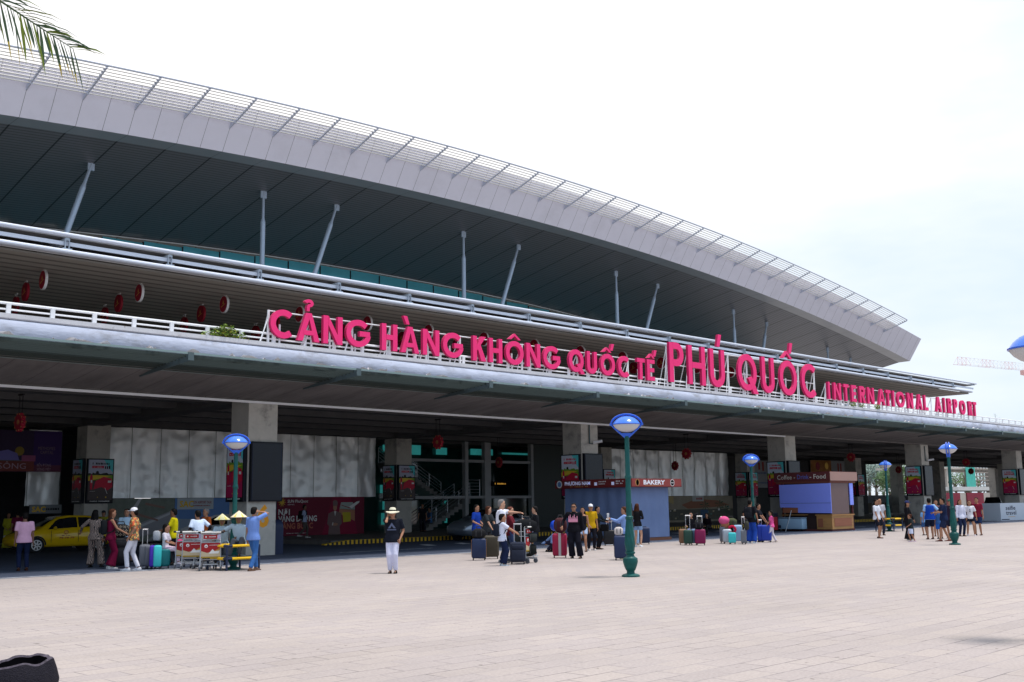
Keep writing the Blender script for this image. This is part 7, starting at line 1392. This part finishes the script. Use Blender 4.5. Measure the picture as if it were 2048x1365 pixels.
person((1545, 1085), 'girl in a bright pink top and white trousers right of the blue suitcases', 1.28, 85, top=('t', (0.72, 0.10, 0.32)), bottom=('trousers', (0.60, 0.55, 0.62)), hair='long', female=True, child=True, shoes=(0.5, 0.42, 0.36), feet=((-0.05, 0.10, 0), (0.08, -0.20, 0)), hands=((-0.1, 0.30, 0.85), (0.22, 0.05, 0.75)))
ph = gp(1459, 1087); hd_ = thing('pink_cap_toy', 'pink round hat resting on a tan ball on top of the luggage row', 'hat', (ph.x-0.1, ph.y+0.15, 0.62)); mb = MB(); mb.ell((0, 0, 0.30), (0.22, 0.22, 0.17), 14, 8); mb.build('pink_crown', cloth(0.62, 0.10, 0.25), hd_, world=False); mb = MB(); mb.ell((0.06, 0, 0.14), (0.17, 0.17, 0.17), 14, 8); mb.build('tan_ball', cloth(0.35, 0.16, 0.09), hd_, world=False)
# right hand groups
person((1756, 1077), 'person in a white polo and black shorts left of the farthest lamp', 1.70, -60, top=('shirt_s', (0.64, 0.66, 0.74), (0.01, 0.01, 0.02)), bottom=('shorts', (0.012, 0.014, 0.022)), skin='m', shoes=(0.05, 0.03, 0.03), feet=((-0.12, 0.0, 0), (0.12, 0.12, 0)), hands=((-0.16, 0.20, 0.85), (0.20, 0.18, 0.82)))
person((1763, 1071), 'bald person in pale clothes behind the white polo', 1.72, -20, top=('t', (0.45, 0.45, 0.5)), bottom=('trousers', (0.03, 0.03, 0.05)), hair=None, skin='m')
person((1818, 1081), 'person in a long black dress and navy cap behind the small child', 1.62, -75, top=('l', (0.010, 0.010, 0.013)), bottom=('long_skirt', (0.010, 0.010, 0.013)), hair='long', hat='cap', hatc=(0.015, 0.025, 0.10), female=True, hands=((-0.15, 0.22, 0.85), (0.16, 0.1, 0.8)), shoes=(0.6, 0.6, 0.6))
person((1823, 1084), 'small child in a black t-shirt and white skirt facing left', 1.08, 80, top=('t', (0.016, 0.022, 0.024)), bottom=('skirt', (0.55, 0.60, 0.78)), hair='bun', hairm=HBR, child=True, female=True, shoes=(0.6, 0.45, 0.52), feet=((-0.06, 0.05, 0), (0.08, -0.22, 0)), hands=((-0.14, 0.2, 0.95), (0.2, 0.05, 0.80)))
person((1851, 1071), 'child in blue clothes partly behind the man with the sling bag', 1.25, 150, top=('t', (0.15, 0.32, 0.60)), bottom=('shorts', (0.04, 0.10, 0.26)), child=True, skin='m')
person((1863, 1079), 'person in a royal blue vest over a light blue shirt, from behind', 1.72, 165, top=('t', (0.30, 0.48, 0.75)), vest=(0.01, 0.05, 0.34), bottom=('shorts', (0.010, 0.014, 0.035)), skin='m', feet=((-0.16, -0.10, 0), (0.10, 0.12, 0)), hands=((-0.26, 0.05, 0.80), (0.30, 0.15, 1.05)), shoes=(0.08, 0.04, 0.03))
person((1876, 1073), 'person in a dark patterned shirt facing the camera in the middle of the walking group', 1.64, 0, top=('t', patt('dark_check', (0.02, 0.02, 0.04), (0.25, 0.10, 0.14), 18)), bottom=('shorts', (0.02, 0.02, 0.03)), skin='m')
person((1881, 1078), 'boy in a blue t-shirt and blue shorts seen from behind in the walking group', 1.32, 170, top=('t', (0.04, 0.12, 0.34)), bottom=('shorts', (0.02, 0.12, 0.50)), child=True, skin='m', hands=((-0.2, 0.1, 0.85), (0.24, 0.02, 0.7)))
inf = person((1891, 1083), 'person in navy polo and navy shorts looking down at a phone beside the lamp', 1.72, 75, top=('shirt_s', (0.014, 0.022, 0.060)), bottom=('shorts', (0.018, 0.025, 0.06)), skin='m', shoes=(0.14, 0.05, 0.04), hands=((-0.06, 0.36, 1.12), (0.08, 0.34, 1.1)), feet=((-0.1, 0.22, 0), (0.1, -0.18, 0)), build=1.08)
held(inf, 0, 'mobile_phone', 'phone in the hands of the person in the navy polo', 'phone', (0.07, 0.12, 0.02), PHONE, (0, 0.02, 0.01))
person((1905, 1077), 'person in a green cap and dark top behind the right lamp post', 1.66, 40, top=('t', (0.03, 0.02, 0.04)), bottom=('shorts', (0.02, 0.02, 0.04)), hat='cap', hatc=(0.03, 0.10, 0.07), skin='m', shoes=(0.14, 0.05, 0.04))
person((1924, 1073), 'person in a white shirt and navy trousers just right of the right lamp post', 1.64, -30, top=('shirt_l', (0.58, 0.60, 0.74)), bottom=('trousers', (0.012, 0.018, 0.05)), hair='long', hairm=HBR, female=True, skin='m', hands=((-0.22, 0.08, 0.82), (0.24, 0.1, 0.8)))
def dots(P, s): P.disc(BLACK, 0, 0.04*s, 0.02*s, 1); P.disc(BLACK, 0, -0.03*s, 0.025*s, 1); P.rect(BLACK, -0.02*s, -0.08*s, 0.02*s, -0.06*s, 1)
person((1943, 1072), 'person in a white t-shirt, black shorts and white sneakers beside the maroon shirt', 1.60, -5, top=('t', (0.66, 0.66, 0.72)), bottom=('shorts', (0.012, 0.014, 0.024)), hair='long', hairm=HBR, female=True, skin='m', shoes=(0.66, 0.66, 0.74), hands=((-0.28, 0.04, 0.86), (0.28, 0.06, 0.84)), feet=((-0.15, 0.05, 0), (0.16, 0.0, 0)), print_=dots)
person((1958, 1071), 'person in a maroon t-shirt and navy shorts at the right end of the walking group', 1.72, 15, top=('t', (0.18, 0.015, 0.035)), bottom=('shorts', (0.014, 0.028, 0.08)), skin='m', shoes=(0.03, 0.02, 0.02))
